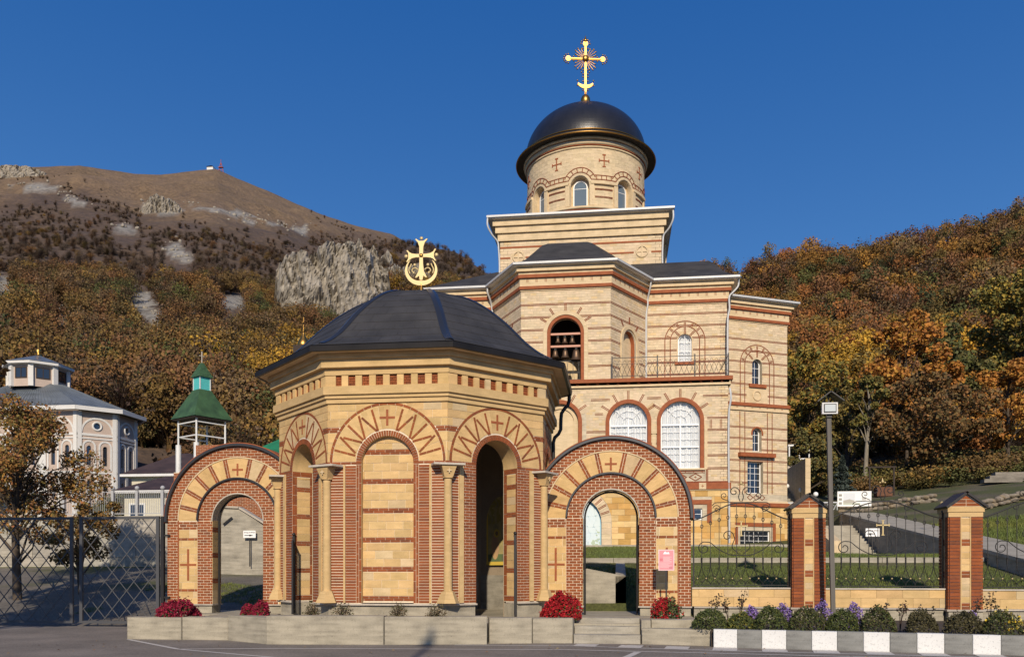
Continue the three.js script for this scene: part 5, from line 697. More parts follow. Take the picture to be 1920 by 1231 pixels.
// --- drum, dome, cross
{
  const ax = V3(3.28, 0, -29.4), R = 3.52, W0 = -3 * D2R, Y0 = 21.3, Y1 = 26.15, vb = 22.15, vs = 23.33, nr = 0.55, gr = 0.40;
  const cyl = new Cyl(ax, R, W0), st = 2 * Math.PI * R / 8, A = new Acc(), n = 26;
  // wall in narrow strips, left open where the windows are
  for (let k = -4; k < 4; k++) for (let i = 0; i < n; i++) {
    const u0 = k * st + (i / n - 0.5) * st, u1 = u0 + st / n, d0 = u0 - k * st, d1 = u1 - k * st, q = (a, b, c, d) => A.quad(cyl.pt(u0, a, 0), cyl.pt(u1, b, 0), cyl.pt(u1, c, 0), cyl.pt(u0, d, 0), [u0, a], [u1, b], [u1, c], [u0, d]);
    const h = (d) => Math.abs(d) < nr ? vs + Math.sqrt(nr * nr - d * d) : vs;
    if (Math.max(Math.abs(d0), Math.abs(d1)) <= nr + 0.03) { q(Y0, Y0, vb, vb); q(h(d0), h(d1), Y1, Y1); } else q(Y0, Y0, Y1, Y1);
  }
  mesh('drum_wall', A.geo(), M.churchMortar, church);
  for (let k = -3; k < 4; k++) {
    const Fk = new Cyl(ax, R, W0 + k * Math.PI / 4), th = W0 + k * Math.PI / 4, FP = new Face(V3(ax.x + R * Math.sin(th), 0, ax.z + R * Math.cos(th)), th);
    mesh('window_niche', slabGeo(FP, archHole(0, nr + 0.06, vb - 0.05, vs), [archHole(0, nr - 0.02, vb, vs)], 0.42, -0.05), M.sandPale, church); mesh('niche_back', slabGeo(FP, archHole(0, nr, vb - 0.05, vs), [archHole(0, gr, vb, vs)], 0.05, -0.40), M.sandPale, church);
    windowUnit(FP, 0, gr, vb, vs, -0.36, { hbars: [23.28], fw: 0.05, mat: stdm({ color: C(0.12, 0.16, 0.20), roughness: 0.08 }) });
    // ledge, pilasters and the brick line rising over each window
    const cs = (u0, v0, u1, v1, z0, z1, mat, name) => { const acc = new Acc(), m = 6; for (let i = 0; i < m; i++) acc.add(piece(Fk, R4(lerp(u0, u1, i / m), v0, lerp(u0, u1, (i + 1) / m), v1), z0, z1, null)); mesh(name, acc.geo(), mat, church); };
    cs(0.62, 23.36, st - 0.62, 23.52, 0, 0.14, M.sandPale, 'drum_ledge'); cs(0.56, vb, 0.80, 23.35, 0, 0.10, M.sandPale, 'drum_pilaster'); cs(st - 0.80, vb, st - 0.56, 23.35, 0, 0.10, M.sandPale, 'drum_pilaster');
    for (const dr of [0.14, 0.40]) { cBricks.push(arcPieces(Fk, 0, vs + 0.02, nr + dr, nr + dr + 0.04, 25 * D2R, 155 * D2R, 18, 0, 0.03, cTerra())); const v = dr < 0.2 ? 23.62 : 23.86, a = dr < 0.2 ? 0.63 : 0.84; for (let i = 0; i < 8; i++) { const b0 = lerp(a, st - a, i / 8), b1 = lerp(a, st - a, (i + 1) / 8); cBricks.push(piece(Fk, R4(b0, v, b1, v + 0.04), 0, 0.03, cTerra())); } }
    for (let i = 0; i < 6; i++) { const t = lerp(38, 142, i / 5) * D2R; cBricks.push(piece(Fk, stripPoly((nr + 0.16) * Math.cos(t), vs + 0.02 + (nr + 0.16) * Math.sin(t), (nr + 0.41) * Math.cos(t), vs + 0.02 + (nr + 0.41) * Math.sin(t), 0.04), 0, 0.03, cTerra())); } for (let i = 0; i < 4; i++) { const u = lerp(0.95, st - 0.95, i / 3); cBricks.push(piece(Fk, R4(u - 0.02, 23.66, u + 0.02, 23.87), 0, 0.03, cTerra())); }
    for (const v of [23.05, 22.62]) for (const d of [0, 0.06]) for (let i = 0; i < 4; i++) { const a = lerp(0.86, st - 0.86, i / 4), b = lerp(0.86, st - 0.86, (i + 1) / 4); cBricks.push(piece(Fk, R4(a, v + d, b - 0.01, v + d + 0.03), 0, 0.03, cTerra())); }
    { const c = st / 2, cv = 24.72, a = new Acc(); for (const p of [...crossPoly(c, cv, 0.27, 0.33, 0.03), R4(c - 0.31, cv - 0.09, c - 0.26, cv + 0.09), R4(c + 0.26, cv - 0.09, c + 0.31, cv + 0.09), R4(c - 0.1, cv + 0.30, c + 0.1, cv + 0.36), R4(c - 0.1, cv - 0.36, c + 0.1, cv - 0.30)]) a.add(piece(Fk, p, 0, 0.03, null)); mesh('cross_inlay', a.geo(), M.terracotta, church); }
    // facing blocks
    bond(-st / 2, st / 2, Y0, Y1, 0.2, 0.40, 0.008, k * 0.3, (p) => { if (p[0][1] < vb + 0.1 && false) return; p = clipOpen(p, [{ cu: 0, r: nr, v0: vb, vs }]); cStones.push(piece(Fk, p, 0, 0.008, jit([0.74, 0.60, 0.40], 0.07))); });
  }
  const ringY = (r0, y0, r1, y1, name, mat) => mesh(name, lathe([[R - 0.1, y0], [r0, y0], [r1, y1], [R - 0.1, y1]], 96).translate(ax.x, 0, ax.z), mat, church);
  ringY(R + 0.07, 22.0, R + 0.12, 22.12, 'drum_ledge', M.sandPale); ringY(R + 0.04, 21.92, R + 0.04, 21.97, 'drum_band', M.terracotta);
  ringY(R + 0.05, 25.42, R + 0.07, 25.52, 'drum_cornice', M.sandPale); ringY(R + 0.10, 25.525, R + 0.10, 25.60, 'drum_band', M.terracotta); ringY(R + 0.12, 25.605, R + 0.17, 25.8, 'drum_cornice', M.sandPale); ringY(R + 0.16, 25.80, R + 0.16, 25.85, 'drum_band', M.terracotta); ringY(R + 0.2, 25.85, R + 0.24, 26.0, 'drum_cornice', M.sandPale);
  const at = (g) => g.translate(ax.x, 0, ax.z);
  mesh('dome_eave', at(lathe([[R + 0.1, 26.0], [4.08, 26.02], [4.17, 26.0], [4.2, 26.07], [4.14, 26.12], [3.9, 26.22], [3.72, 26.42]], 96)), M.darkMetal, church);
  mesh('dome_ring', at(lathe([[3.70, 26.38], [3.80, 26.36], [3.80, 26.42], [3.70, 26.47], [3.60, 26.5]], 96)), M.gold, church);
  mesh('eave_ring', at(lathe([[4.16, 25.99], [4.21, 25.99], [4.22, 26.04], [4.17, 26.04]], 96)), M.gold, church);
  const dp = []; for (let i = 0; i <= 40; i++) { const t = (i / 40) * Math.PI / 2; dp.push([3.63 * Math.cos(t), 26.42 + 2.98 * Math.sin(t)]); }
  const tDome = tex(256, (u, v) => { const n = fbm(u * 8, v * 8, 4, 8, 91), g = (Math.abs(((v * 40) % 1) - 0.5) > 0.44 || Math.abs(((u * 40 + Math.floor(v * 40) * 0.5) % 1) - 0.5) > 0.44) ? 0.55 : 0.75; return g + 0.5 * (n - 0.5); }, { srgb: true, size: 4 });
  mesh('dome', at(lathe(dp, 96)), stdm({ color: C(0.022, 0.022, 0.026), map: tDome, bumpMap: tDome, bumpScale: 0.012, roughness: 0.36, metalness: 0.0 }), church);
  // cross
  const c = new THREE.Group(); c.name = 'dome_cross'; c.position.set(ax.x, 29.3, ax.z); c.rotation.y = 10 * D2R; church.add(c);
  const y = (py) => (172 - py) * 51.7 / 1600 + 1.15;
  mesh('orb', lathe([[0.12, 0], [0.12, 0.2], [0.18, 0.22], [0.10, 0.28], [0.10, 0.33], [0.2, 0.42], [0.27, 0.55], [0.29, 0.70], [0.27, 0.84], [0.2, 0.97], [0.1, 1.05], [0.06, 1.08], [0.06, 1.3]], 28), M.gold, c);
  mesh('upright', merge([box(0.115, y(80) - 1.1, 0.07, 0, 1.1, 0), box(0.06, y(80) - 1.2, 0.05, 0, 1.2, 0.06), new THREE.CylinderGeometry(0.16, 0.16, 0.08, 8).rotateX(Math.PI / 2).translate(0, y(79), 0)]), M.gold, c);
  mesh('crossbar', merge([box(2.1, 0.105, 0.07, 0, y(109.3), 0.004), box(1.9, 0.05, 0.05, 0, y(108.3), 0.05)]), M.gold, c);
  for (const s of [-1, 1]) mesh('arm_end', new THREE.CylinderGeometry(0.165, 0.165, 0.08, 8).rotateX(Math.PI / 2).translate(s * 1.05, y(107.5), 0), M.gold, c);
  mesh('boss', new THREE.SphereGeometry(0.2, 16, 10).scale(1, 1, 0.7).translate(0, y(107.8), 0.06), M.gold, c);
  mesh('spire_tip', merge([new THREE.ConeGeometry(0.10, 0.32, 12).translate(0, y(68), 0), new THREE.SphereGeometry(0.11, 10, 8).translate(0, y(73), 0)]), M.gold, c);
  const bead = new THREE.SphereGeometry(0.05, 8, 6), bd = (x, yy) => mesh('bead', bead.clone().translate(x, yy, 0), M.gold, c);
  for (const q of [0, 1, 2, 3]) for (const o of [22, 36, 50, 64].slice(0, 4)) { const a = (q * 90 + o) * D2R, r1 = o === 36 || o === 50 ? 0.78 : 0.66; mesh('ray', rod(V3(0.22 * Math.cos(a), y(107.8) + 0.22 * Math.sin(a), 0), V3(r1 * Math.cos(a), y(107.8) + r1 * Math.sin(a), 0), 0.022, 0.026, 5), M.gold, c); bd(r1 * Math.cos(a), y(107.8) + r1 * Math.sin(a)); }
  for (const [cx, cy, a0] of [[-1.05, y(107.5), 90], [1.05, y(107.5), -90], [0, y(79), 0]]) for (let i = 0; i < 7; i++) { const a = (a0 + lerp(0, 180, i / 6)) * D2R; bd(cx + 0.27 * Math.cos(a), cy + 0.27 * Math.sin(a)); }
  for (const s of [-1, 1]) { for (const py of [88, 95, 122, 128, 136, 141, 149, 166]) bd(s * 0.15, y(py)); for (const x of [0.45, 0.72]) for (const d of [-0.13, 0.13]) bd(s * x, y(107.5) + d + 0.01); for (const py of [132]) bd(s * 0.24, y(py)); }
  { const s = new THREE.Shape(), o = [], n2 = []; for (let i = 0; i <= 20; i++) { const a = lerp(200, 340, i / 20) * D2R; o.push(new THREE.Vector2(0.50 * Math.cos(a), 0.42 * Math.sin(a))); } for (let i = 20; i >= 0; i--) { const a = lerp(205, 335, i / 20) * D2R; n2.push(new THREE.Vector2(0.48 * Math.cos(a), 0.42 * Math.sin(a) * 0.55 + 0.02)); } s.setFromPoints([...o, ...n2]); mesh('crescent', new THREE.ExtrudeGeometry(s, { depth: 0.08, bevelEnabled: false }).translate(0, y(150), -0.04 + 0.005), M.gold, c); for (const q of [-1, 1]) { bd(q * 0.49, y(148)); bd(q * 0.49, y(157)); } }
}
// --- balcony railing, downpipes
{
  const P = (x, y, z = -19.87) => V3(x, y, z), pan = [[4.95, 7.15], [7.15, 8.95], [8.95, 10.55]];
  for (const [a, b] of pan) { const l = [bar(P(a, 12.02), P(b, 12.02), 0.03), bar(P(a, 11.72), P(b, 11.72), 0.016), bar(P(a, 11.12), P(b, 11.12), 0.024)], n = Math.round((b - a) / 0.24); for (let i = 0; i < n; i++) { const x0 = lerp(a, b, i / n), x1 = lerp(a, b, (i + 1) / n), xm = (x0 + x1) / 2; l.push(tube([P(x0, 11.12), P(lerp(x0, xm, 0.9), 11.42), P(x1, 11.72)], 0.009, 6, 4), tube([P(x1, 11.12), P(lerp(x1, xm, 0.9), 11.42), P(x0, 11.72)], 0.009, 6, 4), new THREE.TorusGeometry(0.08, 0.008, 4, 10, Math.PI).translate(xm, 11.78, -19.87)); } mesh('balcony_railing', merge(l), M.iron, church); }
  for (const x of [4.95, 7.15, 8.95, 10.55]) mesh('railing_post', bar(P(x, 11.0), P(x, 12.1), 0.055), M.iron, church);
  mesh('balcony_railing', merge([bar(P(10.55, 12.02), P(10.55, 12.02, -23), 0.03), bar(P(10.55, 11.12), P(10.55, 11.12, -23), 0.024)]), M.iron, church);
  const pipe = (pts) => mesh('downpipe', tube(pts.map((q) => V3(...q)), 0.05, pts.length * 6, 8), M.gutter, church);
  pipe([[6.95, 16.8, -22.95], [6.94, 16.55, -22.95], [6.86, 16.2, -23.15], [6.80, 15.95, -23.3], [6.80, 15.6, -23.3], [6.74, 15.3, -23.33], [6.72, 14.9, -23.33], [6.72, 11.05, -23.3]]);
  pipe([[-1.72, 16.8, -22.9], [-1.72, 16.5, -22.9], [-1.62, 16.2, -23.1], [-1.56, 15.9, -23.3], [-1.5, 15.3, -23.33], [-1.5, 14.5, -23.33]]);
  pipe([[11.5, 16.8, -23.3], [11.48, 16.45, -23.3], [11.2, 16.1, -23.25], [11.02, 15.9, -23.2], [11.02, 15.2, -23.2], [10.95, 14.9, -23.2], [10.92, 14.4, -23.15], [10.92, 11.05, -23.1]]);
  pipe([[10.62, 10.4, -19.9], [10.66, 10.1, -19.86], [10.66, 9.75, -19.86], [10.6, 9.5, -19.9], [10.6, 2.9, -19.9]]);
  pipe([[-1.95, 21.15, -24.4], [-1.95, 20.7, -24.4], [-1.75, 20.3, -24.6], [-1.45, 19.95, -24.86], [-1.4, 19.6, -24.88], [-1.4, 17.9, -24.88], [-1.6, 17.6, -24.7]]);
  pipe([[8.2, 21.15, -24.5], [8.2, 20.6, -24.5], [8.0, 20.2, -24.7], [7.72, 19.9, -24.9], [7.68, 19.6, -24.9], [7.68, 18.2, -24.9], [7.8, 17.9, -24.7]]);
}
emit(church, 'stone_block', cStones, M.stone, 'stonework', 300); emit(church, 'brick_strip', cBricks, M.brick, 'brickwork', 300);
// ---------- mountain, wooded hills, cliffs ----------
const tabv = (t, x) => { if (x <= t[0][0]) return t[0][1]; for (let i = 0; i + 1 < t.length; i++) if (x <= t[i + 1][0]) { const a = t[i], b = t[i + 1]; return lerp(a[1], b[1], (x - a[0]) / (b[0] - a[0])); } return t[t.length - 1][1]; };
// slope steepness seen from the valley road, by heading in degrees
const T_FAR = [[-65, .30], [-49.5, .335], [-43, .377], [-38, .403], [-36.5, .4129], [-34, .4249], [-32.5, .4257], [-31, .4256], [-29.5, .4304], [-27, .4425], [-26.2, .4452], [-24.8, .4377], [-23.1, .4289], [-21.1, .4166], [-19.1, .4053], [-17, .3971], [-15.1, .3912], [-11, .3554], [-5.7, .2937], [1.4, .2163], [8.3, .1627], [33, .1054], [60, .105]];
const T_MID = [[-65, .14], [-49.5, .143], [-32.5, .1976], [-26.4, .2537], [-22.5, .3073], [-19.8, .3415], [-16.7, .376], [-15.1, .3837], [-14.2, .3851], [-12.8, .3837], [-11, .3735], [-9.25, .3572], [-8.35, .3468], [-5.7, .3105], [-2.1, .2627], [3.2, .2152], [11.5, .16], [33, .1054], [60, .105]];
const T_RIGHT = [[-65, .0785], [-16.3, .1172], [-7.5, .1937], [-2.1, .26], [1.4, .298], [4.4, .3196], [5.9, .3266], [8.3, .3311], [11.5, .3322], [14.7, .3322], [17.4, .3327], [19.5, .3352], [22, .3368], [23.9, .3441], [28.4, .352], [37, .345], [60, .34]];
const T_LINE = [[-65, .33], [-45.3, .346], [-38, .376], [-35.4, .396], [-34, .400], [-31, .384], [-26.4, .388], [-21.5, .391], [-18.4, .391], [-15.1, .384], [-10, .40], [60, .6]];
const G_FAR = [[90, 0], [150, .27], [250, .50], [400, .69], [600, .85], [800, .95], [1000, 1]], G_MID = [[90, 0], [150, .30], [250, .62], [350, .86], [450, 1]], G_R = [[90, 0], [120, .40], [150, .68], [180, .87], [215, 1]];
function hillY(az, rho) {
  const part = (T, G, rr0) => { const tr = tabv(T, az), r = Math.min(rho, rr0); const t = 0.122 + (tr - 0.122) * tabv(G, r); return t * r - Math.max(0, rho - rr0) * 0.35; };
  const h = Math.max(part(T_FAR, G_FAR, 1000), part(T_MID, G_MID, 450), part(T_RIGHT, G_R, 215));
  const x = rho * Math.sin(az * D2R), z = rho * Math.cos(az * D2R), k = smooth(95, 220, rho);
  const n1 = fbm(x * 0.012 + 7, z * 0.012, 4, 0, 101) - 0.5, n2 = fbm(x * 0.05, z * 0.05, 3, 0, 102) - 0.5, edge = smooth(1, 0.9, Math.min(1, rho / 1000));
  return 1.55 + h + k * (n1 * Math.min(26, rho * 0.035) * (rho < 500 ? 0.6 : edge) + n2 * Math.min(5, rho * 0.012)) * (rho > 900 ? 0.4 : 1);
}
const polar = (az, rho, y) => V3(CAM.x + rho * Math.sin(az * D2R), y, CAM.z - rho * Math.cos(az * D2R));
const tanAt = (az, rho) => (hillY(az, rho) - 1.55) / rho;
const rhoAt = (az, T) => { let best = 90; for (let r = 90; r < 1010; r *= 1.02) { if (tanAt(az, r) >= T) return r; best = r; } return best; };
const SCREE = [[-30.5, .289, .85, .013, 0.6], [-29.8, .275, .8, .010, 0], [-27.6, .29, .42, .014, 0.6], [-25.3, .30, 1.1, .008, -0.5], [-25.7, .3985, 2.0, .003, 0.1], [-23.6, .391, 1.4, .0022, 0], [-21.1, .388, .7, .006, 0], [-34.9, .2655, .7, .010, 0], [-28.7, .3497, .55, .009, 0.4], [-28.4, .345, .8, .005, 0.4], [-38, .2867, .8, .012, 0], [-29.5, .3917, 1.0, .005, 0], [-36.2, .393, 1.2, .003, -0.5], [-34.2, .386, .9, .004, 0.6], [-31.6, .366, .7, .004, 0]];
const screeAt = (az, T) => { let w = -1; for (const [a, t, sa, st, k] of SCREE) { const d = Math.hypot((az - a) / sa, (T - t + (az - a) * k * 0.006) / st); w = Math.max(w, 1 - d); } return w; };
{
  const A0 = -64, A1 = 56, NA = 480, rs = []; for (let r = 80; r < 1700; r *= 1.026) rs.push(r);
  const p = [], c = [], t = [], id = [];
  for (let j = 0; j < rs.length; j++) for (let i = 0; i <= NA; i++) {
    const az = lerp(A0, A1, i / NA), r = rs[j], y = hillY(az, r) - (r < 95 ? (95 - r) * 0.25 : 0), q = polar(az, r, y), T = (y - 1.55) / r; p.push(q.x, q.y, q.z); t.push(q.x * 0.05, q.z * 0.05);
    const n = fbm(q.x * 0.03, q.z * 0.03, 4, 0, 111), n2 = fbm(q.x * 0.11, q.z * 0.11, 3, 0, 112), line = tabv(T_LINE, az) + (n - 0.5) * 0.03;
    const grass = [0.30 + 0.10 * (n2 - 0.5), 0.195 + 0.06 * (n2 - 0.5), 0.105], scrub = [0.155 + 0.07 * (n2 - 0.5), 0.100 + 0.04 * (n2 - 0.5), 0.064], g = smooth(-0.012, 0.010, T - line) * (r > 450 ? 1 : 0);
    let col = scrub.map((s, k) => lerp(s, grass[k] * (0.75 + 0.5 * n), g)); const sc = screeAt(az, T) + (n2 - 0.5) * 1.3 + 0.02; if (sc > 0 && r > 150) { const w = smooth(0, 0.22, sc); col = col.map((s, k) => lerp(s, [0.42, 0.39, 0.34][k], w)); }
    c.push(...col);
  }
  for (let j = 0; j + 1 < rs.length; j++) for (let i = 0; i < NA; i++) { const a = j * (NA + 1) + i, b = a + 1, d = a + NA + 1, e = d + 1; id.push(a, b, e, a, e, d); }
  const g = new THREE.BufferGeometry(); g.setAttribute('position', new THREE.Float32BufferAttribute(p, 3)); g.setAttribute('uv', new THREE.Float32BufferAttribute(t, 2)); g.setAttribute('color', new THREE.Float32BufferAttribute(c, 3)); g.setIndex(id); g.computeVertexNormals();
  const tHill = tex(512, (u, v) => 0.6 + 0.55 * (fbm(u * 24, v * 24, 5, 24, 121) - 0.5) + 0.3 * (fbm(u * 3, v * 3, 3, 3, 122) - 0.5), { srgb: true, size: 2.2 });
  struct('mountain', g, stdm({ vertexColors: true, map: tHill, bumpMap: tHill, bumpScale: 2.0, roughness: 1 }));
}
// ---------- foliage ----------
const leafMat = stdm({ vertexColors: true, roughness: 0.8 });
function leafQuad(A, c, s, col, up = 0.3) { // one leaf spray: two faces folded along the middle
  let nx = rr(-1, 1), ny = rr(-0.6, 1) + up, nz = rr(-1, 1); const l = Math.hypot(nx, ny, nz) || 1; nx /= l; ny /= l; nz /= l;
  let ax = rr(-1, 1), ay = rr(-1, 1), az = rr(-1, 1); const d = ax * nx + ay * ny + az * nz; ax -= d * nx; ay -= d * ny; az -= d * nz; const m = Math.hypot(ax, ay, az) || 1; ax *= s / m; ay *= s / m; az *= s / m;
  const bx = (ny * az - nz * ay) * 0.5, by = (nz * ax - nx * az) * 0.5, bz = (nx * ay - ny * ax) * 0.5, f = s * 0.14;
  const P0 = [c[0] - ax * .5, c[1] - ay * .5, c[2] - az * .5], P1 = [c[0] + ax * .5, c[1] + ay * .5, c[2] + az * .5], L = [c[0] + bx + nx * f, c[1] + by + ny * f, c[2] + bz + nz * f], Rr = [c[0] - bx + nx * f, c[1] - by + ny * f, c[2] - bz + nz * f];
  A.tri(P0, L, P1, [0, 0], [1, 0], [1, 1], col); A.tri(P0, P1, Rr, [0, 0], [1, 1], [0, 1], col);
}
const inBall = () => { let x, y, z; do { x = rr(-1, 1); y = rr(-1, 1); z = rr(-1, 1); } while (x * x + y * y + z * z > 1); return [x, y, z]; };
function twig(A, a, b, w, col) { const dx = b[0] - a[0], dz = b[2] - a[2], l = Math.hypot(dx, dz) || 1, px = -dz / l * w, pz = dx / l * w; A.tri([a[0] - px, a[1], a[2] - pz], [a[0] + px, a[1], a[2] + pz], b, [0, 0], [1, 0], [0, 1], col); A.tri([a[0] - w * .7, a[1], a[2]], [a[0] + w * .7, a[1], a[2]], b, [0, 0], [1, 0], [0, 1], col); }
function farTree(kind) { // unit tree: crown about 1 wide, foot at 0; kinds: 0 leafy, 1 half bare, 2 bare, 3 shrub
  const A = new Acc(), bark = [0.55, 0.5, 0.45], H = kind === 3 ? 0.9 : 2.0, nT = [60, 200, 420, 160][kind], nL = [1000, 560, 130, 420][kind], cl = []; for (let i = 0; i < 18; i++) { const q = inBall(); cl.push([q[0] * 0.72, H * 0.62 + q[1] * H * 0.33, q[2] * 0.72, rr(0.22, 0.42)]); }
  if (kind !== 3) twig(A, [0, -0.2, 0], [rr(-.1, .1), H * 0.9, rr(-.1, .1)], 0.07, bark);
  for (let i = 0; i < nT; i++) { const h = rr(0.15, 0.65) * H, a = rr(0, 6.28), r = rr(0.3, 1.0); twig(A, [rr(-.05, .05), h, rr(-.05, .05)], [r * Math.cos(a), h + rr(0.15, 0.5) * H * (1.1 - r * 0.5), r * Math.sin(a)], rr(0.006, 0.014), bark.map((b) => b * rr(0.7, 1.2))); }
  for (let i = 0; i < nL; i++) { const c = cl[Math.floor(rnd() * cl.length)], q = inBall(), k = rr(0.65, 1.15); leafQuad(A, [c[0] + q[0] * c[3], c[1] + q[1] * c[3] * 0.9, c[2] + q[2] * c[3]], rr(0.055, 0.11), [k, k * rr(0.92, 1.05), k * rr(0.8, 1.1)]); }
  return A.geo();
}
const PAL = { left: [[.22, .110, .032], [.19, .116, .036], [.25, .150, .034], [.16, .100, .046], [.16, .115, .038], [.20, .098, .038]], bare: [[.155, .108, .076], [.17, .116, .080], [.145, .105, .078], [.175, .108, .066]], right: [[.30, .118, .028], [.24, .132, .031], [.34, .170, .029], [.20, .138, .035], [.235, .108, .042], [.185, .118, .05]], yellow: [[.50, .28, .03], [.42, .25, .03]], green: [[.11, .115, .026], [.08, .09, .026]] };
const pick = (a) => a[Math.floor(rnd() * a.length)];
{
  const sets = { left: [[], [], [], []], right: [[], [], [], []] };
  const put = (side, kind, az, rho, s, col) => { const q0 = polar(az, rho, 0), y = rho < 95 ? groundY(q0.x, q0.z) : hillY(az, rho), m = new THREE.Matrix4().compose(polar(az, rho, y - 0.2 * s), new THREE.Quaternion().setFromEuler(new THREE.Euler(rr(-.1, .1), rr(0, 6.28), rr(-.1, .1))), V3(s * rr(.85, 1.2), s * rr(.85, 1.2), s * rr(.85, 1.2))); const k = rr(0.55, 1.25); sets[side][kind].push([m, C(col[0] * k, col[1] * k, col[2] * k)]); };
  // left slopes
  const r1c = rhoAt(-18.9, 0.289) + 6; let n = 0; for (let tries = 0; tries < 80000 && n < 12500; tries++) {
    const az = rr(-50, -1), rho = (az < -14 && az > -27 ? 80 : 97) + (860 - 96) * Math.pow(rnd(), 1.3), T = rho < 95 ? 0.1 : tanAt(az, rho), q = polar(az, rho, 0), dn = fbm(q.x * 0.02, q.z * 0.02, 3, 0, 131), line = tabv(T_LINE, az);
    if (az > -22.8 && az < -14.9 && T > 0.272 && rho < r1c) continue; if (rho > 450 && T > line - 0.006 + (dn - 0.5) * 0.035 + (rnd() < 0.1 ? 0.018 : 0)) continue; if (Math.max(screeAt(az, T), screeAt(az, T + 2.5 / rho), screeAt(az, T + 5 / rho), screeAt(az, T + 8 / rho)) > -0.05) continue;  if (az > -15 && rho > 475) continue;
    const low = smooth(0.30, 0.22, T), hi = rho > 330 || T > 0.33; let kind, col, s;
    if (hi && rnd() > low) { kind = rnd() < 0.35 ? 2 : (rnd() < 0.8 ? 3 : 1); col = rnd() < 0.8 ? pick(PAL.bare) : pick(PAL.left); s = (kind === 3 ? rr(1.3, 3.0) : rr(1.2, 2.6)) * (rho > 480 ? 0.8 : 1); } else { kind = rnd() < 0.30 ? 0 : rnd() < 0.62 ? 1 : 2; col = dn > 0.62 && rnd() < 0.5 ? pick(PAL.yellow) : rnd() < 0.08 ? pick(PAL.green) : kind === 2 ? pick(PAL.bare) : pick(PAL.left); s = rr(2.1, 4.6); }
    put('left', kind, az, rho, s, col); n++;
  }
  n = 0; for (let tries = 0; tries < 20000 && n < 2300; tries++) { // wooded hill on the right
    const az = rr(-4, 40), rho = 92 + (235 - 92) * Math.pow(rnd(), 1.1), q = polar(az, rho, 0), dn = fbm(q.x * 0.03, q.z * 0.03, 3, 0, 133); if (tabv(T_RIGHT, az) < 0.24) continue;
    const kind = rnd() < 0.46 ? 0 : rnd() < 0.74 ? 1 : 2, low = rho < 130; let col = kind === 2 ? pick(PAL.bare) : pick(PAL.right); if (low && rnd() < 0.4) col = dn > 0.5 ? pick(PAL.yellow) : pick(PAL.green); if (rnd() < 0.06) col = pick(PAL.green); put('right', kind, az, rho, rr(2.3, 4.1), col); n++;
  }
  const fm = stdm({ vertexColors: true, roughness: 0.85 });
  for (const side of ['left', 'right']) for (let k = 0; k < 4; k++) { const l = sets[side][k]; if (!l.length) continue; const im = new THREE.InstancedMesh(farTree(k), fm, l.length); l.forEach(([m, c], i) => { im.setMatrixAt(i, m); im.setColorAt(i, c); }); const nm = [['autumn_wood', 'thinning_wood', 'bare_wood', 'mountain_scrub'][k]][0]; stuff(nm, { left: ['autumn trees in leaf on the lower mountain slope at left', 'thinning brown trees on the mountain slope at left', 'bare grey-brown trees on the mountain slope at left', 'low bare scrub on the upper mountain slope'], right: ['rust and olive autumn trees on the hill at right', 'thinning brown trees on the hill at right', 'bare trees on the hill at right', 'scrub on the hill at right'] }[side][k], k === 3 ? 'scrub' : 'wood', im); }
}
// limestone cliffs
function rockFace(label, az, rho, w, top, base, bulge, sd, depth = 0.5) {
  const y0 = hillY(az, rho), c = polar(az, rho, y0), NU = 96, NV = 54, P = [], id = [], yaw = -az * D2R;
  const ux = Math.cos(yaw), uz = -Math.sin(yaw), nx = Math.sin(yaw), nz = Math.cos(yaw);
  for (let j = 0; j <= NV; j++) for (let i = 0; i <= NU; i++) {
    const u = i / NU * 2 - 1, v = j / NV, tp = tabv(top, u) + (fbm(u * 7 + sd, 3, 4, 0, 141) - 0.5) * w * 0.045, vv = Math.min(1, v / 0.8), y = lerp(base, tp, vv), side = Math.sqrt(Math.max(0, 1 - u * u));
    const X = u * w / 2, rid = 1 - Math.abs(2 * fbm(u * 3.2 + sd, y * 0.075 + sd, 5, 0, 143) - 1), col = 1 - Math.abs(2 * fbm(u * 6 + sd + 1.2 * fbm(u * 3, y * 0.12, 3, 0, 5), y * 0.16 + u * 2, 5, 0, 144) - 1), fine = fbm(u * 40, y * 0.6, 3, 0, 145), crack = Math.pow(1 - Math.abs(2 * fbm(u * 4 + sd * 2 + y * 0.03, y * 0.07 + u * 2, 4, 0, 147) - 1), 7);
    let Z = side * bulge * (1 - 0.25 * vv) + (rid - 0.5) * bulge * 0.6 + (col - 0.5) * bulge * 0.5 + (fine - 0.5) * 2.4 - crack * bulge * 0.5 - (1 - side) * bulge * 0.6; let Y = y; if (v > 0.8) { const t = (v - 0.8) / 0.2; Z -= t * w * depth; Y = tp - t * t * 3 + (fbm(u * 14, t * 6 + sd, 3, 0, 146) - 0.5) * 5 * (1 - t); }
    P.push(c.x + ux * X + nx * Z, y0 + Y, c.z + uz * X + nz * Z);
  }
  for (let j = 0; j < NV; j++) for (let i = 0; i < NU; i++) { const a = j * (NU + 1) + i, b = a + 1, d = a + NU + 1, e = d + 1; id.push(a, b, e, a, e, d); }
  const g = new THREE.BufferGeometry(); g.setAttribute('position', new THREE.Float32BufferAttribute(P, 3)); g.setIndex(id); const uv = []; for (let i = 0; i < P.length; i += 3) uv.push(P[i] * 0.1, P[i + 1] * 0.1); g.setAttribute('uv', new THREE.Float32BufferAttribute(uv, 2)); soloThing('rock_outcrop', label, 'rock', flat(g), rockMat, 'limestone crags on the mountain slope');
}
const tRock = tex(512, (u, v) => { const n = fbm(u * 6, v * 3, 5, 3, 151), s = fbm(u * 24, v * 6, 4, 6, 152), k = 0.62 + 0.5 * (n - 0.5) + 0.4 * (s - 0.5); return [k, k * 0.97, k * 0.91]; }, { srgb: true, size: 1.6 });
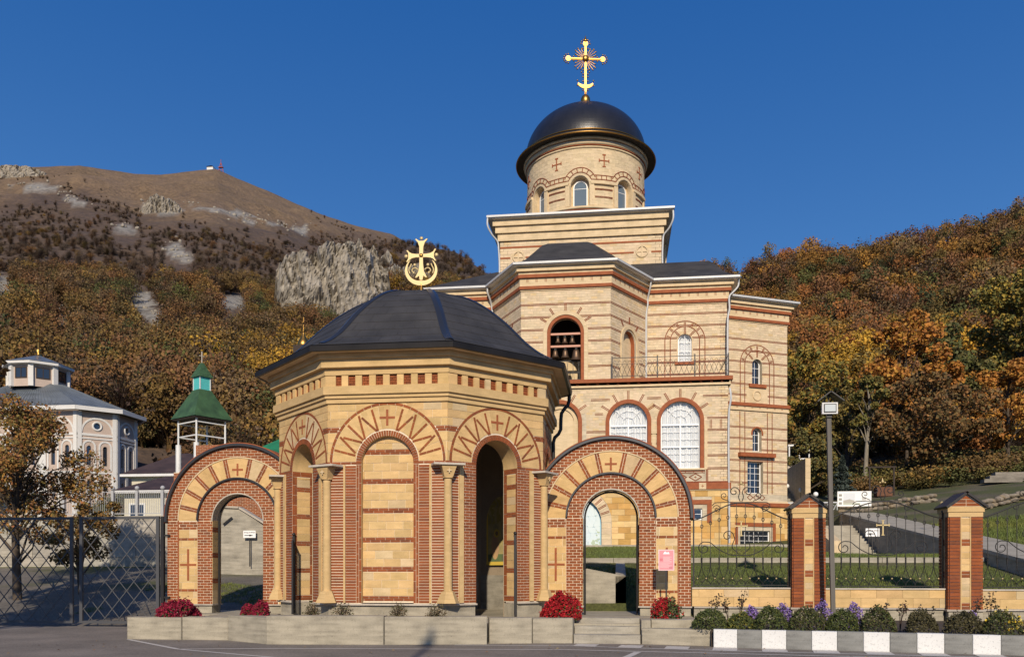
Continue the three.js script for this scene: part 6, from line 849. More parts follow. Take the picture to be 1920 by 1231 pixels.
const rockMat = stdm({ color: C(0.50, 0.455, 0.39), map: tRock, bumpMap: tRock, bumpScale: 0.5, roughness: 1 });
{
  const r1 = rhoAt(-18.9, 0.289); rockFace('great pale limestone cliff on the slope left of the chapel cross', -18.8, r1, r1 * 0.142, [[-1, -.012], [-.92, .045], [-.78, .062], [-.55, .066], [-.35, .064], [-.12, .076], [.15, .079], [.38, .073], [.62, .068], [.84, .05], [1, -.01]].map(([a, h]) => [a, h * r1]), -0.03 * r1, 7.5, 1, 0.9);
  const r2 = rhoAt(-14.2, 0.325); rockFace('smaller grey limestone crag behind the chapel roof cross', -14.2, r2, r2 * 0.075, [[-1, -3], [-.8, 6], [-.4, 9], [0, 8], [.4, 10], [.8, 5], [1, -2]].map(([a, h]) => [a, h * r2 / 400]), -14, 5, 7);
  const r3 = rhoAt(-16.4, 0.350); rockFace('broken limestone pinnacles above the great cliff', -16.6, r3, r3 * 0.06, [[-1, -2], [-.85, 9], [-.6, 5], [-.4, 12], [-.1, 4], [.15, 9], [.4, 3], [.7, 8], [.9, 4], [1, -3]].map(([a, h]) => [a, h * r3 / 400]), -8, 4, 13);
  const r4 = rhoAt(-29.3, 0.388); rockFace('low pale crag on the upper mountain slope', -29.3, r4, r4 * 0.05, [[-1, -2], [-.6, 6], [-.3, 9], [0, 7], [.5, 5], [1, -2]], -8, 5, 17);
  const r5 = rhoAt(-36.6, 0.400); rockFace('rocky knoll at the left end of the mountain ridge', -36.6, r5, r5 * 0.07, [[-1, -3], [-.6, 3], [-.1, 4.5], [.4, 2], [1, -3]], -10, 5, 19);
}
{ // boulders strewn over the upper slope
  const g = flat(new THREE.IcosahedronGeometry(1, 1)); const p = g.attributes.position; const l = []; for (let i = 0; i < 1200 && l.length < 260; i++) { const s = SCREE[Math.floor(rnd() * SCREE.length)], az = s[0] + rr(-1.6, 1.6) * s[2], T = s[1] + rr(-1.6, 1.6) * s[3]; if (screeAt(az, T) < -0.4) continue; const r = rhoAt(az, T), k = rr(0.3, 1.2) * Math.min(1, r / 600); l.push(new THREE.Matrix4().compose(polar(az, r, hillY(az, r)), new THREE.Quaternion().setFromEuler(new THREE.Euler(rr(0, 6), rr(0, 6), rr(0, 6))), V3(k * rr(.7, 1.6), k, k * rr(.7, 1.4)))); }
  const im = new THREE.InstancedMesh(g, rockMat, l.length); l.forEach((m, i) => im.setMatrixAt(i, m)); stuff('boulder_scatter', 'pale boulders strewn over the mountain slope', 'boulders', im);
}
{ // tiny buildings on the summit
  const r = 985, a1 = -26.55, q = polar(a1, r, hillY(a1, r)); const h = thing('summit_hut', 'tiny white hut on the mountain summit', 'hut', [q.x, q.y, q.z]); mesh('wall', box(7, 3.4, 5, 0, -1, 0), M.white, h); mesh('roof', flat(new THREE.ConeGeometry(5.2, 2.4, 4).rotateY(Math.PI / 4).translate(0, 3.6, 0)), M.darkMetal, h);
  const a2 = -25.95, q2 = polar(a2, r, hillY(a2, r)), m = thing('summit_mast', 'tiny red mast on the mountain summit', 'mast', [q2.x, q2.y, q2.z]), red = stdm({ color: C(.35, .08, .05) }); mesh('frame', merge([bar(V3(-3, -2, 0), V3(-0.4, 9, 0), .5), bar(V3(3, -2, 0), V3(0.4, 9, 0), .5), bar(V3(-2.5, 1.5, 0), V3(2.5, 1.5, 0), .4), bar(V3(0, 7, 0), V3(0, 13, 0), .4)]), red, m); mesh('platform', box(5, 0.6, 3, 0, 4, 0), red, m);
}
// ---------- single trees ----------
function limb(A, a, b, r0, r1, col, n = 6) { const g = rod(a, b, r0, r1, n).toNonIndexed(), p = g.attributes.position.array, nn = g.attributes.normal.array; for (let i = 0; i < p.length; i++) { A.p.push(p[i]); A.n.push(nn[i]); } for (let i = 0; i < p.length / 3; i++) { A.t.push(p[i * 3] + p[i * 3 + 2], p[i * 3 + 1]); if (col) A.c.push(...col); } }
function tree(name, label, x, z, { h = 7, w = 3, foot, trunk = 0.16, cols = PAL.right, leaf = 0.32, n = 2200, clumps = 26, low = 0.3, bark = [0.13, 0.10, 0.075], lean = 0, bare = 0, group, y } = {}) {
  const t = thing(name, label, 'tree', [x, y ?? groundYAll(x, z) - 0.1, z], 0, group), W = new Acc(), L = new Acc(), cl = [];
  const top = V3(lean * h, h * 0.72, 0); const mid = V3(lean * h * 0.3 + rr(-.1, .1), h * 0.36, rr(-.1, .1)); limb(W, V3(0, -0.3, 0), mid, trunk, trunk * 0.75, bark, 9); limb(W, mid, top, trunk * 0.75, trunk * 0.25, bark, 7);
  for (let i = 0; i < clumps; i++) { const q = inBall(), r = Math.hypot(q[0], q[2]), yy = lerp(low, 0.95, 0.5 + 0.5 * q[1]) * h, shrink = 1 - 0.45 * Math.max(0, q[1]); const c = V3(q[0] * w * shrink + lean * yy, yy, q[2] * w * shrink); cl.push([c, rr(0.16, 0.30) * w]); const s = V3(lean * yy * 0.8, Math.max(h * 0.15, yy - rr(0.1, 0.3) * h), 0), m = s.clone().lerp(c, 0.55).add(V3(rr(-.15, .15) * w * .3, rr(0, .1) * h * .4, rr(-.15, .15) * w * .3)); limb(W, s, m, trunk * 0.32, trunk * 0.18, bark, 5); limb(W, m, c, trunk * 0.18, trunk * 0.05, bark, 4); for (let k = 0; k < 3 + bare * 6; k++) { const d = inBall(); limb(W, m.clone().lerp(c, rnd()), c.clone().add(V3(d[0] * w * .35, Math.abs(d[1]) * w * .4, d[2] * w * .35)), trunk * 0.06, trunk * 0.02, bark, 3); } }
  for (let i = 0; i < n * 2.6; i++) { const [c, r] = cl[Math.floor(rnd() * cl.length)], q = inBall(), col = pick(cols), k = rr(0.65, 1.3); leafQuad(L, [c.x + q[0] * r, c.y + q[1] * r * 0.8, c.z + q[2] * r], leaf * 0.62 * rr(0.6, 1.3), [col[0] * k, col[1] * k * rr(.92, 1.06), col[2] * k]); }
  mesh('trunk', W.geo(), barkMat, t); mesh('crown', L.geo(), leafMat, t); return t;
}
const barkMat = stdm({ vertexColors: true, map: tRock, roughness: 0.95 });
const groundYAll = (x, z) => { const rho = Math.hypot(x - CAM.x, z - CAM.z), az = Math.atan2(x - CAM.x, CAM.z - z) / D2R; return rho > 95 ? hillY(az, rho) : groundY(x, z); };
const OR = [[.42, .17, .025], [.36, .15, .025], [.44, .23, .03], [.30, .12, .025]], YG = [[.27, .20, .03], [.18, .155, .03], [.11, .11, .025], [.32, .21, .03]], BR = [[.19, .09, .028], [.16, .10, .030], [.22, .11, .028], [.12, .085, .03]];
tree('maple_tree', 'tall bright orange maple on the slope right of the lamp post', 30.4, -56.3, { h: 15.5, w: 4.2, cols: OR, n: 3600, leaf: 0.5, clumps: 40, low: 0.25 });
tree('broadleaf_tree', 'wide russet-brown tree above the stone terraces', 28.8, -46, { h: 9, w: 4.6, cols: BR, n: 3600, leaf: 0.42, clumps: 40, low: 0.18 });
tree('maple_tree', 'deep orange maple at the right edge of the picture', 37.0, -52, { h: 10.5, w: 3.6, cols: OR.slice(0, 2).concat([[.40, .20, .03]]), n: 2600, leaf: 0.42, clumps: 30, low: 0.2 });
tree('broadleaf_tree', 'tall yellow-green tree at the upper right edge', 45, -68, { h: 18, w: 5.2, cols: YG, n: 3600, leaf: 0.55, clumps: 40, low: 0.25 });
tree('broadleaf_tree', 'yellow-green tree beside the right corner of the church', 22.5, -58, { h: 14, w: 4.2, cols: YG.concat([[.30, .15, .03]]), n: 3200, leaf: 0.48, clumps: 36, low: 0.2 });
tree('broadleaf_tree', 'dark green tree between the two orange maples', 35.0, -60, { h: 14, w: 4.2, cols: PAL.green.concat([[.13, .11, .03]]), n: 2800, leaf: 0.5, clumps: 32, low: 0.2 });
tree('birch_tree', 'slender pale-trunked tree behind the white board', 24.3, -47, { h: 9.5, w: 2.0, trunk: 0.2, cols: [[.12, .12, .03], [.2, .15, .03]], n: 900, leaf: 0.36, clumps: 16, low: 0.5, bark: [0.36, 0.32, 0.26], lean: 0.05 });
tree('broadleaf_tree', 'olive shrub-like tree beside the railing right of the church', 19.2, -43, { h: 5.6, w: 2.4, cols: [[.13, .12, .03], [.10, .10, .03], [.2, .14, .03]], n: 2000, leaf: 0.34, clumps: 26, low: 0.1 });
tree('broadleaf_tree', 'olive tree with half-bare branches on the slope behind the lamp', 24.6, -53, { h: 9, w: 2.6, cols: [[.15, .12, .03], [.2, .14, .03]], n: 1300, leaf: 0.4, clumps: 26, low: 0.2, bare: 1 });
tree('leafy_tree', 'half-bare autumn tree behind the lattice gates at the left edge', -14.5, -3.6, { h: 7.0, w: 2.3, cols: [[.26, .13, .030], [.20, .14, .032], [.34, .17, .034], [.16, .12, .03], [.24, .10, .034]], n: 5600, leaf: 0.15, clumps: 56, low: 0.3, trunk: 0.15, bare: 1 });
tree('leafy_tree', 'thin autumn sapling behind the left lattice gate leaf', -12.9, -4.6, { h: 4.6, w: 1.3, cols: [[.20, .105, .028], [.13, .10, .028], [.24, .13, .03]], n: 1500, leaf: 0.15, clumps: 26, low: 0.22, trunk: 0.09, bare: 1 });
{ // blue-green spruce
  const x = 20.9, z = -40, t = thing('spruce_tree', 'small blue-green spruce beside the white board', 'tree', [x, groundYAll(x, z) - 0.1, z]), W = new Acc(), L = new Acc(); limb(W, V3(0, -.2, 0), V3(0, 3.1, 0), .1, .02, [.1, .08, .06], 7);
  for (let i = 0; i < 1500; i++) { const v = Math.pow(rnd(), 0.8), y = 0.25 + v * 2.9, R = 1.25 * (1 - v) + 0.05, lay = 0.75 + 0.25 * Math.sin(y * 14), r = R * Math.sqrt(rnd()) * lay, a = rr(0, 6.28), k = rr(.6, 1.3); leafQuad(L, [r * Math.cos(a), y - r * 0.25, r * Math.sin(a)], 0.2, [.045 * k, .062 * k, .05 * k], 0.6); } mesh('trunk', W.geo(), barkMat, t); mesh('crown', L.geo(), leafMat, t);
}
// ---------- left side: lattice gates, yard wall, buildings ----------
function latticeLeaf(x0, x1, label) {
  const g = thing('lattice_gate', label, 'gate', [x0, 0, 0.3], 0, 'iron lattice driveway gates'), L = x1 - x0, y0 = 0.10, y1 = 3.06, P = (x, y, z = 0) => V3(x, y, z), m = stdm({ color: C(0.085, 0.085, 0.09), roughness: 0.55, metalness: 0.2, map: tPaint });
  for (const x of [0.045, L - 0.045]) mesh('stile', bar(P(x, y0), P(x, y1), 0.09, 0.06), m, g);
  for (const y of [y0 + 0.03, y1 - 0.04]) mesh('rail', bar(P(0.09, y), P(L - 0.09, y), 0.07, 0.055), m, g);
  const s = 0.43, k = 1.18, W = L - 0.16, H = y1 - y0 - 0.12; // flat bars in two crossing layers
  for (const d of [1, -1]) for (let c = -H / k; c < W; c += s) { let a0 = Math.max(0, c), a1 = Math.min(W, c + H / k); if (a1 - a0 < 0.05) continue; const yA = (a0 - c) * k, yB = (a1 - c) * k, fx = (x) => d > 0 ? 0.08 + x : L - 0.08 - x; mesh('lattice_bar', bar(P(fx(a0), y0 + 0.06 + yA, d * 0.008), P(fx(a1), y0 + 0.06 + yB, d * 0.008), 0.024, 0.012), m, g); }
  return g;
}
latticeLeaf(-12.35, -9.86, 'iron lattice gate leaf at the left edge of the picture'); latticeLeaf(-9.66, -7.30, 'iron lattice gate leaf beside the left arched gate');
{ const g = thing('gate_post', 'slim iron gate post between the lattice leaf and the left arched gate', 'post', [-7.2, 0, 0.3]); mesh('shaft', box(0.09, 3.05, 0.09, 0, 0, 0), M.iron, g); mesh('bracket', merge([box(0.2, 0.05, 0.05, 0.1, 0.8, 0), box(0.2, 0.05, 0.05, 0.1, 2.5, 0)]), M.iron, g); }
{ // retaining wall of large precast blocks
  const g = thing('retaining_wall', 'stained concrete block retaining wall behind the lattice gates', 'wall', [0, 0, -11.2]), F = new Face(V3(0, 0, 0), 0), bl = [], cc = () => jit([0.46, 0.425, 0.36], 0.1);
  mesh('core', box2(-34, 1.2, -0.4, -10.9, 3.75, 0), M.conc, g);
  bond(-34, -10.9, 1.3, 3.78, 0.83, 2.35, 0.02, 0.35, (p) => bl.push(piece(F, p, 0, 0.035, cc()))); emit(g, 'concrete_block', bl, stdm({ vertexColors: true, map: tConc, bumpMap: tConcB, bumpScale: 0.01, roughness: 0.95 }));
  mesh('coping', box2(-34, 3.78, -0.45, -10.9, 3.86, 0.1), M.concPale, g);
}
{ // wall seen through the left arched gate, its coping running down to the right
  const g = thing('stair_wall', 'grey rendered wall with sloping coping seen through the left arched gate', 'wall', [0, 0, -9]), F = new Face(V3(0, 0, 0), 0); mesh('face', slabGeo(F, [[-10.85, 1.0], [-6.3, 1.0], [-6.3, 2.2], [-8.28, 3.27], [-9.3, 3.98], [-10.85, 4.05]], [], 0.3), M.concPale, g);
  mesh('coping', merge([bar(V3(-10.85, 4.07, -0.12), V3(-9.28, 4.0, -0.12), 0.07, 0.4), bar(V3(-9.3, 4.0, -0.12), V3(-6.3, 2.22, -0.12), 0.07, 0.4)]), M.slab, g); mesh('handrail', bar(V3(-9.9, 3.35, 0.1), V3(-9.55, 3.62, 0.1), 0.05), M.iron, g);
}
function board(name, label, x, y, z, w, h, draw, postH, postMat = M.iron, turn = 0) {
  const g = thing(name, label, 'sign', [x, y, z], turn), c = document.createElement('canvas'); c.width = 256; c.height = Math.round(256 * h / w); draw(c.getContext('2d'), c.width, c.height);
  const t = new THREE.CanvasTexture(c); t.colorSpace = THREE.SRGBColorSpace; const b = mesh('board', box(w, h, 0.02, 0, 0, 0), M.white, g); const pl = new THREE.PlaneGeometry(w - 0.01, h - 0.01).translate(0, h / 2, 0.0125); mesh('print', pl, stdm({ map: t, roughness: 0.45 }), b);
  if (postH) mesh('post', bar(V3(0, -postH, -0.03), V3(0, h * 0.9, -0.03), 0.035), postMat, g); return g;
}
const arrowSign = (dir) => (c, w, h) => { c.fillStyle = '#f1efec'; c.fillRect(0, 0, w, h); c.fillStyle = '#26221f'; c.font = 'bold 36px sans-serif'; c.textAlign = 'center'; c.fillText('ВХОД В ХРАМ', w / 2, h * 0.36, w * 0.88); const y = h * 0.68, a = w * 0.09, b = w * 0.84; c.fillRect(a, y - 8, b - a - 40, 16); c.beginPath(); if (dir > 0) { c.moveTo(b, y); c.lineTo(b - 90, y - 20); c.lineTo(b - 90, y + 20); } else { c.moveTo(a - 8, y); c.lineTo(a + 82, y - 20); c.lineTo(a + 82, y + 20); } c.fill(); };
board('arrow_sign', 'white sign with black arrow pointing right, in front of the grey stair wall', -8.79, 2.82, -8.8, 0.50, 0.28, arrowSign(1), 1.1);
// white railing on the wall
{ const wr = stdm({ color: C(0.44, 0.44, 0.44), map: tPaint, roughness: 0.6 }), g = thing('white_railing', 'white metal railing with ball-topped posts above the retaining wall', 'railing', [0, 3.86, -11.5]), P = (x, y) => V3(x, y, 0), xs = [-19.8, -18.35, -17.2, -16.1, -15.0, -13.85, -12.6]; for (const x of xs) { const p = mesh('post', box(0.11, 1.1, 0.11, x, 0, 0), wr, g); mesh('ball', new THREE.SphereGeometry(0.095, 14, 10).translate(x, 1.2, 0), wr, p); } for (let i = 0; i + 1 < xs.length; i++) { const l = [bar(P(xs[i], 1.05), P(xs[i + 1], 1.05), 0.035), bar(P(xs[i], 0.12), P(xs[i + 1], 0.12), 0.035)]; for (let x = xs[i] + 0.12; x < xs[i + 1]; x += 0.085) l.push(bar(P(x, 0.12), P(x, 1.05), 0.014)); mesh('panel', merge(l), wr, g); } }
{ // pink eight-sided church with lantern
  const g = thing('pink_church', 'pink and white polygonal church with grey metal roof and lantern', 'church'), pink = stdm({ color: C(0.56, 0.44, 0.36), map: tPaint, roughness: 0.9 }), wh = stdm({ color: C(0.74, 0.72, 0.68), map: tPaint, roughness: 0.8 }), tin = stdm({ color: C(0.21, 0.24, 0.27), map: tRoof, roughness: 0.45, metalness: 0.3 });
  const cx = -44.9, P = [[-51.0, -42.6], [-38.8, -42.6], [-36.7, -44.75], [-36.7, -47.75], [-38.8, -49.9], [-51.0, -49.9], [-53.1, -47.75], [-53.1, -44.75]], EY = 14.75, gy = 5.5;
  const faces = []; for (let i = 0; i < 8; i++) { const a = P[i], b = P[(i + 1) % 8], L = Math.hypot(b[0] - a[0], b[1] - a[1]), ang = Math.atan2(-(b[1] - a[1]), b[0] - a[0]); faces.push([new Face(V3(a[0], 0, a[1]), ang), L]); }
  faces.forEach(([F, L], i) => {
    if (i > 3) { mesh('wall', slabGeo(F, R4(0, gy, L, EY), [], 0.2), pink, g); return; }
    const n = Math.max(1, Math.round(L / 3)), w = L / n, holes = [], bays = []; for (let k = 0; k < n; k++) bays.push((k + 0.5) * w);
    for (const c of bays) for (const d of [-0.62, 0.62]) { holes.push(archHole(c + d, 0.17, 10.3, 11.75, 10), archHole(c + d, 0.15, 7.5, 8.85, 10)); }
    for (const c of bays) { const q = []; for (let k = 0; k < 16; k++) q.push([c + 0.26 * Math.cos(k / 16 * 6.2832), 13.55 + 0.26 * Math.sin(k / 16 * 6.2832)]); holes.push(q); }
    mesh('wall', slabGeo(F, R4(0, gy, L, EY), holes, 0.2), pink, g);
    for (const c of bays) { for (const d of [-0.62, 0.62]) { const m1 = mesh('window', slabGeo(F, archHole(c + d, 0.2, 10.25, 11.75, 10), [], 0.02, -0.14), M.glass, g); mesh('window_surround', slabGeo(F, uRing(c + d, 0.38, 0.52, 9.9, 11.85, 14), [], 0.08, 0.05), wh, m1); mesh('window', slabGeo(F, archHole(c + d, 0.18, 7.4, 8.85, 10), [], 0.02, -0.14), M.glass, g); } const o = mesh('round_window', slabGeo(F, R4(c - 0.28, 13.27, c + 0.28, 13.83), [], 0.02, -0.14), M.glass, g); mesh('surround', new THREE.TorusGeometry(0.33, 0.085, 8, 24).applyMatrix4(new THREE.Matrix4().makeTranslation(c, 13.55, 0.02).premultiply(F.matrix())), wh, o); mesh('arch_moulding', slabGeo(F, halfRing(c, 13.0, 1.12, 1.27, 20), [], 0.08, 0.05), wh, g); for (const d of [-1.15, -0.1, 0.1, 1.15]) mesh('lesene', slabGeo(F, R4(c + d - 0.07, gy, c + d + 0.07, 9.6), [], 0.06, 0.05), wh, g); }
    for (const [v, h] of [[12.72, 0.2], [12.45, 0.1], [9.62, 0.16]]) mesh('string_course', bandGeo(F, 0, L, v, v + h, 0.07), wh, g);
    for (let k = 0; k <= n; k++) mesh('corner_pilaster', slabGeo(F, R4(Math.max(0, k * w - 0.32), gy, Math.min(L, k * w + 0.32), EY - 0.05), [], 0.1, 0.09), wh, g);
    mesh('fascia', bandGeo(F, 0, L, EY - 0.05, EY + 0.28, 0.75, i === 0 ? 0.41 : 0.41, 0.41, 0.60), wh, g);
  });
  const A = new Acc(), e = (p, k, y) => [lerp(cx, p[0], k), y, lerp(-46.25, p[1], k)]; for (let i = 0; i < 8; i++) { const a = P[i], b = P[(i + 1) % 8]; A.quad(e(a, 1.09, EY + 0.2), e(b, 1.09, EY + 0.2), e(b, 0.3, 17.6), e(a, 0.3, 17.6), [0, 0], [4, 0], [3, 4], [1, 4]); A.quad(e(b, 1.09, EY + 0.19), e(a, 1.09, EY + 0.19), e(a, 0.97, EY - 0.02), e(b, 0.97, EY - 0.02), [0, 0], [4, 0], [3, 4], [1, 4]); } mesh('roof', A.geo(), tin, g);
  { const s = []; for (let i = 0; i < 4; i++) { const a = P[i], b = P[(i + 1) % 8], L = Math.hypot(b[0] - a[0], b[1] - a[1]); for (let u = 0.2; u < L; u += 0.34) { const t = u / L, p = V3(...e([lerp(a[0], b[0], t), lerp(a[1], b[1], t)], 1.09, EY + 0.21)), q = V3(...e([lerp(a[0], b[0], t), lerp(a[1], b[1], t)], 0.3, 17.61)); s.push(bar(p, q, 0.035)); } } const m = mesh('roof_seam', merge(s), tin, g); m.userData.kind = 'stuff'; }
  const lr = 2.35; mesh('lantern_wall', lathe([[lr, 17.2], [lr, 19.05]], 8, OCT, true).translate(cx, 0, -46.25), pink, g); for (let k = 0; k < 8; k++) { const a = OCT + k * Math.PI / 4; mesh('lantern_post', box(0.4, 1.85, 0.3, cx + lr * Math.sin(a), 17.2, -46.25 + lr * Math.cos(a), a), wh, g); const th = k * Math.PI / 4, ap = lr * Math.cos(OCT), F = new Face(V3(cx + ap * Math.sin(th), 0, -46.25 + ap * Math.cos(th)), th); const w = mesh('lantern_window', slabGeo(F, R4(-0.48, 17.95, 0.48, 18.75), [], 0.03, 0.035), M.glass, g); mesh('frame', slabGeo(F, R4(-0.54, 17.88, 0.54, 18.82), [R4(-0.46, 17.96, -0.03, 18.74), R4(0.03, 17.96, 0.46, 18.74)], 0.05, 0.06), M.wood, w); }
  mesh('lantern_eave', lathe([[lr, 19.03], [lr + 0.5, 19.06], [lr + 0.5, 19.28], [lr, 19.3]], 8, OCT, true).translate(cx, 0, -46.25), wh, g); mesh('lantern_roof', lathe([[lr + 0.55, 19.28], [0, 20.35]], 8, OCT, true).translate(cx, 0, -46.25), tin, g);
  mesh('roof_cross', merge([lathe([[0.3, 20.25], [0.12, 20.5], [0.3, 20.7], [0.1, 20.9], [0.06, 21.0]], 14).translate(cx, 0, -46.25), box(0.14, 1.6, 0.1, cx, 20.9, -46.25), box(0.12, 0.12, 0.9, cx, 21.9, -46.25), box(0.12, 0.12, 0.5, cx, 21.5, -46.25)]), M.gold, g);
}
{ // open bell tower with green tent roof
  const cx = -16.55, cz = -20.2, by = groundY(cx, cz), g = thing('bell_tower', 'open bell tower on white posts with green tent roof and turquoise lantern', 'tower', [cx, 0, cz], 45 * D2R + 0.25), green = stdm({ color: C(0.062, 0.135, 0.05), map: tRoof, roughness: 0.6 }), tq = stdm({ color: C(0.10, 0.55, 0.52), map: tPaint, roughness: 0.6 }), r = 0.84;
  for (const [x, z] of [[-r, -r], [r, -r], [r, r], [-r, r]]) { const p = mesh('post', rod(V3(x, by - 0.3, z), V3(x, 8.15, z), 0.14, 0.14, 14), M.white, g); mesh('upper_post', rod(V3(x, 8.15, z), V3(x, 9.75, z), 0.05, 0.05, 10), M.white, p); }
  for (const y of [8.55, 9.25]) for (const [a, b] of [[[-r, -r], [r, -r]], [[r, r], [-r, r]], [[-r, -r], [-r, r]]]) mesh('tie_bar', bar(V3(a[0], y, a[1]), V3(b[0], y, b[1]), 0.06), M.white, g);
  const pyr = (w0, y0, w1, y1) => { const A = new Acc(), c = (w, y) => [[-w, y, w], [w, y, w], [w, y, -w], [-w, y, -w]], a = c(w0, y0), b = c(w1, y1); for (let i = 0; i < 4; i++) { const j = (i + 1) % 4; A.quad(a[i], a[j], b[j], b[i], [0, 0], [3, 0], [2, 2], [1, 2]); } A.quad(a[0], a[3], a[2], a[1], [0, 0], [3, 0], [3, 3], [0, 3]); return A.geo(); };
  mesh('roof', merge([pyr(1.12, 9.5, 0.34, 11.05)]), green, g); mesh('soffit', box(2.12, 0.06, 2.12, 0, 9.43, 0), M.wood, g);
  const l = mesh('lantern', box(0.6, 0.68, 0.6, 0, 11.05, 0), tq, g); for (const [x, z] of [[-1, -1], [1, -1], [1, 1], [-1, 1]]) mesh('corner_strip', box(0.05, 0.68, 0.05, x * 0.3, 11.05, z * 0.3), M.white, l);
  mesh('cap', merge([pyr(0.42, 11.72, 0.27, 12.05), pyr(0.27, 12.05, 0.07, 12.5)]), green, g); mesh('spire', merge([rod(V3(0, 12.45, 0), V3(0, 13.1, 0), 0.03), box(0.3, 0.04, 0.04, 0, 12.85, 0)]), M.slab, g);
}
{ // low brick outbuilding behind the left arched gate
  const g = thing('brick_outbuilding', 'low red brick outbuilding behind the left arched gate', 'building', [0, 0, -15.6]), gy = 3.4, br = []; mesh('wall', merge([box2(-15.6, gy, -4, -10.2, 6.2, 0), box2(-14.6, 6.2, -4, -12.9, 7.5, -0.2)]), M.mortar, g);
  const F = new Face(V3(0, 0, 0), 0), F2 = new Face(V3(0, 0, -0.2), 0); bond(-15.6, -10.2, gy, 6.19, 0.075, 0.25, 0.012, 0.3, (p) => br.push(piece(F, p, 0, 0.01, cBrick()))); bond(-14.6, -12.9, 6.2, 7.5, 0.075, 0.25, 0.012, 0.1, (p) => br.push(piece(F2, p, 0, 0.01, cBrick()))); emit(g, 'brick', br, M.brick, 'brickwork', 60);
}
function house(label, x, z, w, d, gy, eave, ridge, wallC, roofC, name = 'house') { // hipped roof house
  const g = thing(name, label, 'house', [x, 0, z]), wm = stdm({ color: C(...wallC), map: tPaint, roughness: 0.9 }), rm = stdm({ color: C(...roofC), map: tRoof, roughness: 0.7 }); mesh('wall', box(w, eave - gy, d, 0, gy, 0), wm, g);
  const A = new Acc(), o = 0.55, W = w / 2 + o, D = d / 2 + o, rw = Math.max(0, w / 2 - d / 2), c = [[-W, eave, D], [W, eave, D], [W, eave, -D], [-W, eave, -D]], r0 = [-rw, ridge, 0], r1 = [rw, ridge, 0]; A.quad(c[0], c[1], r1, r0, [0, 0], [4, 0], [3, 3], [1, 3]); A.tri(c[1], c[2], r1, [0, 0], [4, 0], [2, 3]); A.quad(c[2], c[3], r0, r1, [0, 0], [4, 0], [3, 3], [1, 3]); A.tri(c[3], c[0], r0, [0, 0], [4, 0], [2, 3]); mesh('roof', A.geo(), rm, g); mesh('eave', box(w + 2 * o - 0.02, 0.16, d + 2 * o - 0.02, 0, eave - 0.165, 0), M.white, g);
  for (const u of [-w * 0.28, w * 0.28]) { const F = new Face(V3(0, 0, d / 2), 0), wn = mesh('window', slabGeo(F, R4(u - 0.45, eave - 1.9, u + 0.45, eave - 0.8), [], 0.03, 0.02), M.glass, g); mesh('frame', slabGeo(F, R4(u - 0.52, eave - 1.97, u + 0.52, eave - 0.73), [R4(u - 0.42, eave - 1.87, u - 0.03, eave - 0.83), R4(u + 0.03, eave - 1.87, u + 0.42, eave - 0.83)], 0.06, 0.05), M.white, wn); }
  return g;
}
house('cream house with brown hipped roof behind the white railing', -24.6, -33.5, 5.2, 4.4, 4.5, 8.0, 9.7, [.66, .60, .46], [.075, .045, .038]);
house('low cream annex with brown roof beside the pink church', -22.4, -27.4, 3.8, 3.4, 4.2, 6.35, 7.4, [.66, .61, .48], [.07, .042, .036]);
house('house with bright green roof just left of the chapel', -13.9, -27.0, 4.6, 4.2, 4.2, 8.0, 9.9, [.55, .5, .42], [.02, .24, .11]);
{ const g = thing('gold_cupola', 'small gilded cupola with tall spike behind the chapel roof', 'cupola', [-14.9, 0, -30.5]); mesh('tower', merge([box(1.6, 9, 1.6, 0, 5, 0), box(1.0, 2.0, 1.0, 0, 14, 0)]), M.wood, g); mesh('dome', lathe([[0.16, 15.7], [0.36, 15.95], [0.40, 16.15], [0.30, 16.4], [0.14, 16.65], [0.08, 16.9]], 18), M.gold, g); mesh('spike', merge([rod(V3(0, 16.8, 0), V3(0, 17.9, 0), 0.04, 0.02), box(0.05, 0.05, 0.34, 0, 17.5, 0), new THREE.SphereGeometry(0.09, 10, 8).translate(0, 17.0, 0)]), M.gold, g); }
// trees standing left of the picture whose shade falls across the yard
tree('broadleaf_tree', 'leafy tree left of the picture, shading the yard behind the lattice gates', -10.9, 7.2, { h: 9.2, w: 2.9, cols: BR, n: 4200, leaf: 0.3, clumps: 34, low: 0.42, y: 0 });
// ---------- right side: ramp, stairs, boards, terraces, lamp ----------
{ // ramp wall running up beside the lawn, walkway on top
  const g = thing('ramp_wall', 'long shaded concrete wall carrying the sloping footpath right of the pillars', 'wall'), X = 17, top = (z) => rampY(z), F = new Face(V3(X, 0, 0), -Math.PI / 2); // u runs along +z
  const n = 9; for (let i = 0; i < n; i++) { const a = lerp(-25, 1.2, i / n), b = lerp(-25, 1.2, (i + 1) / n) - 0.012; mesh('wall_panel', slabGeo(F, [[a, 0.2], [b, 0.2], [b, top(b)], [a, top(a)]], [], 0.3), M.conc, g); }
  const w = new Acc(); for (let i = 0; i < 12; i++) { const a = lerp(-25, 1.2, i / 12), b = lerp(-25, 1.2, (i + 1) / 12), q = [[X - 0.04, a], [X + 1.75, a], [X + 1.75, b], [X - 0.04, b]]; w.quad([q[3][0], top(b) + 0.03, b], [q[2][0], top(b) + 0.03, b], [q[1][0], top(a) + 0.03, a], [q[0][0], top(a) + 0.03, a], [0, b], [1.8, b], [1.8, a], [0, a]); w.quad([q[0][0], top(a) - 0.09, a], [q[3][0], top(b) - 0.09, b], [q[3][0], top(b) + 0.03, b], [q[0][0], top(a) + 0.03, a], [a, 0], [b, 0], [b, .1], [a, .1]); } mesh('walkway', w.geo(), M.concPale, g);
}
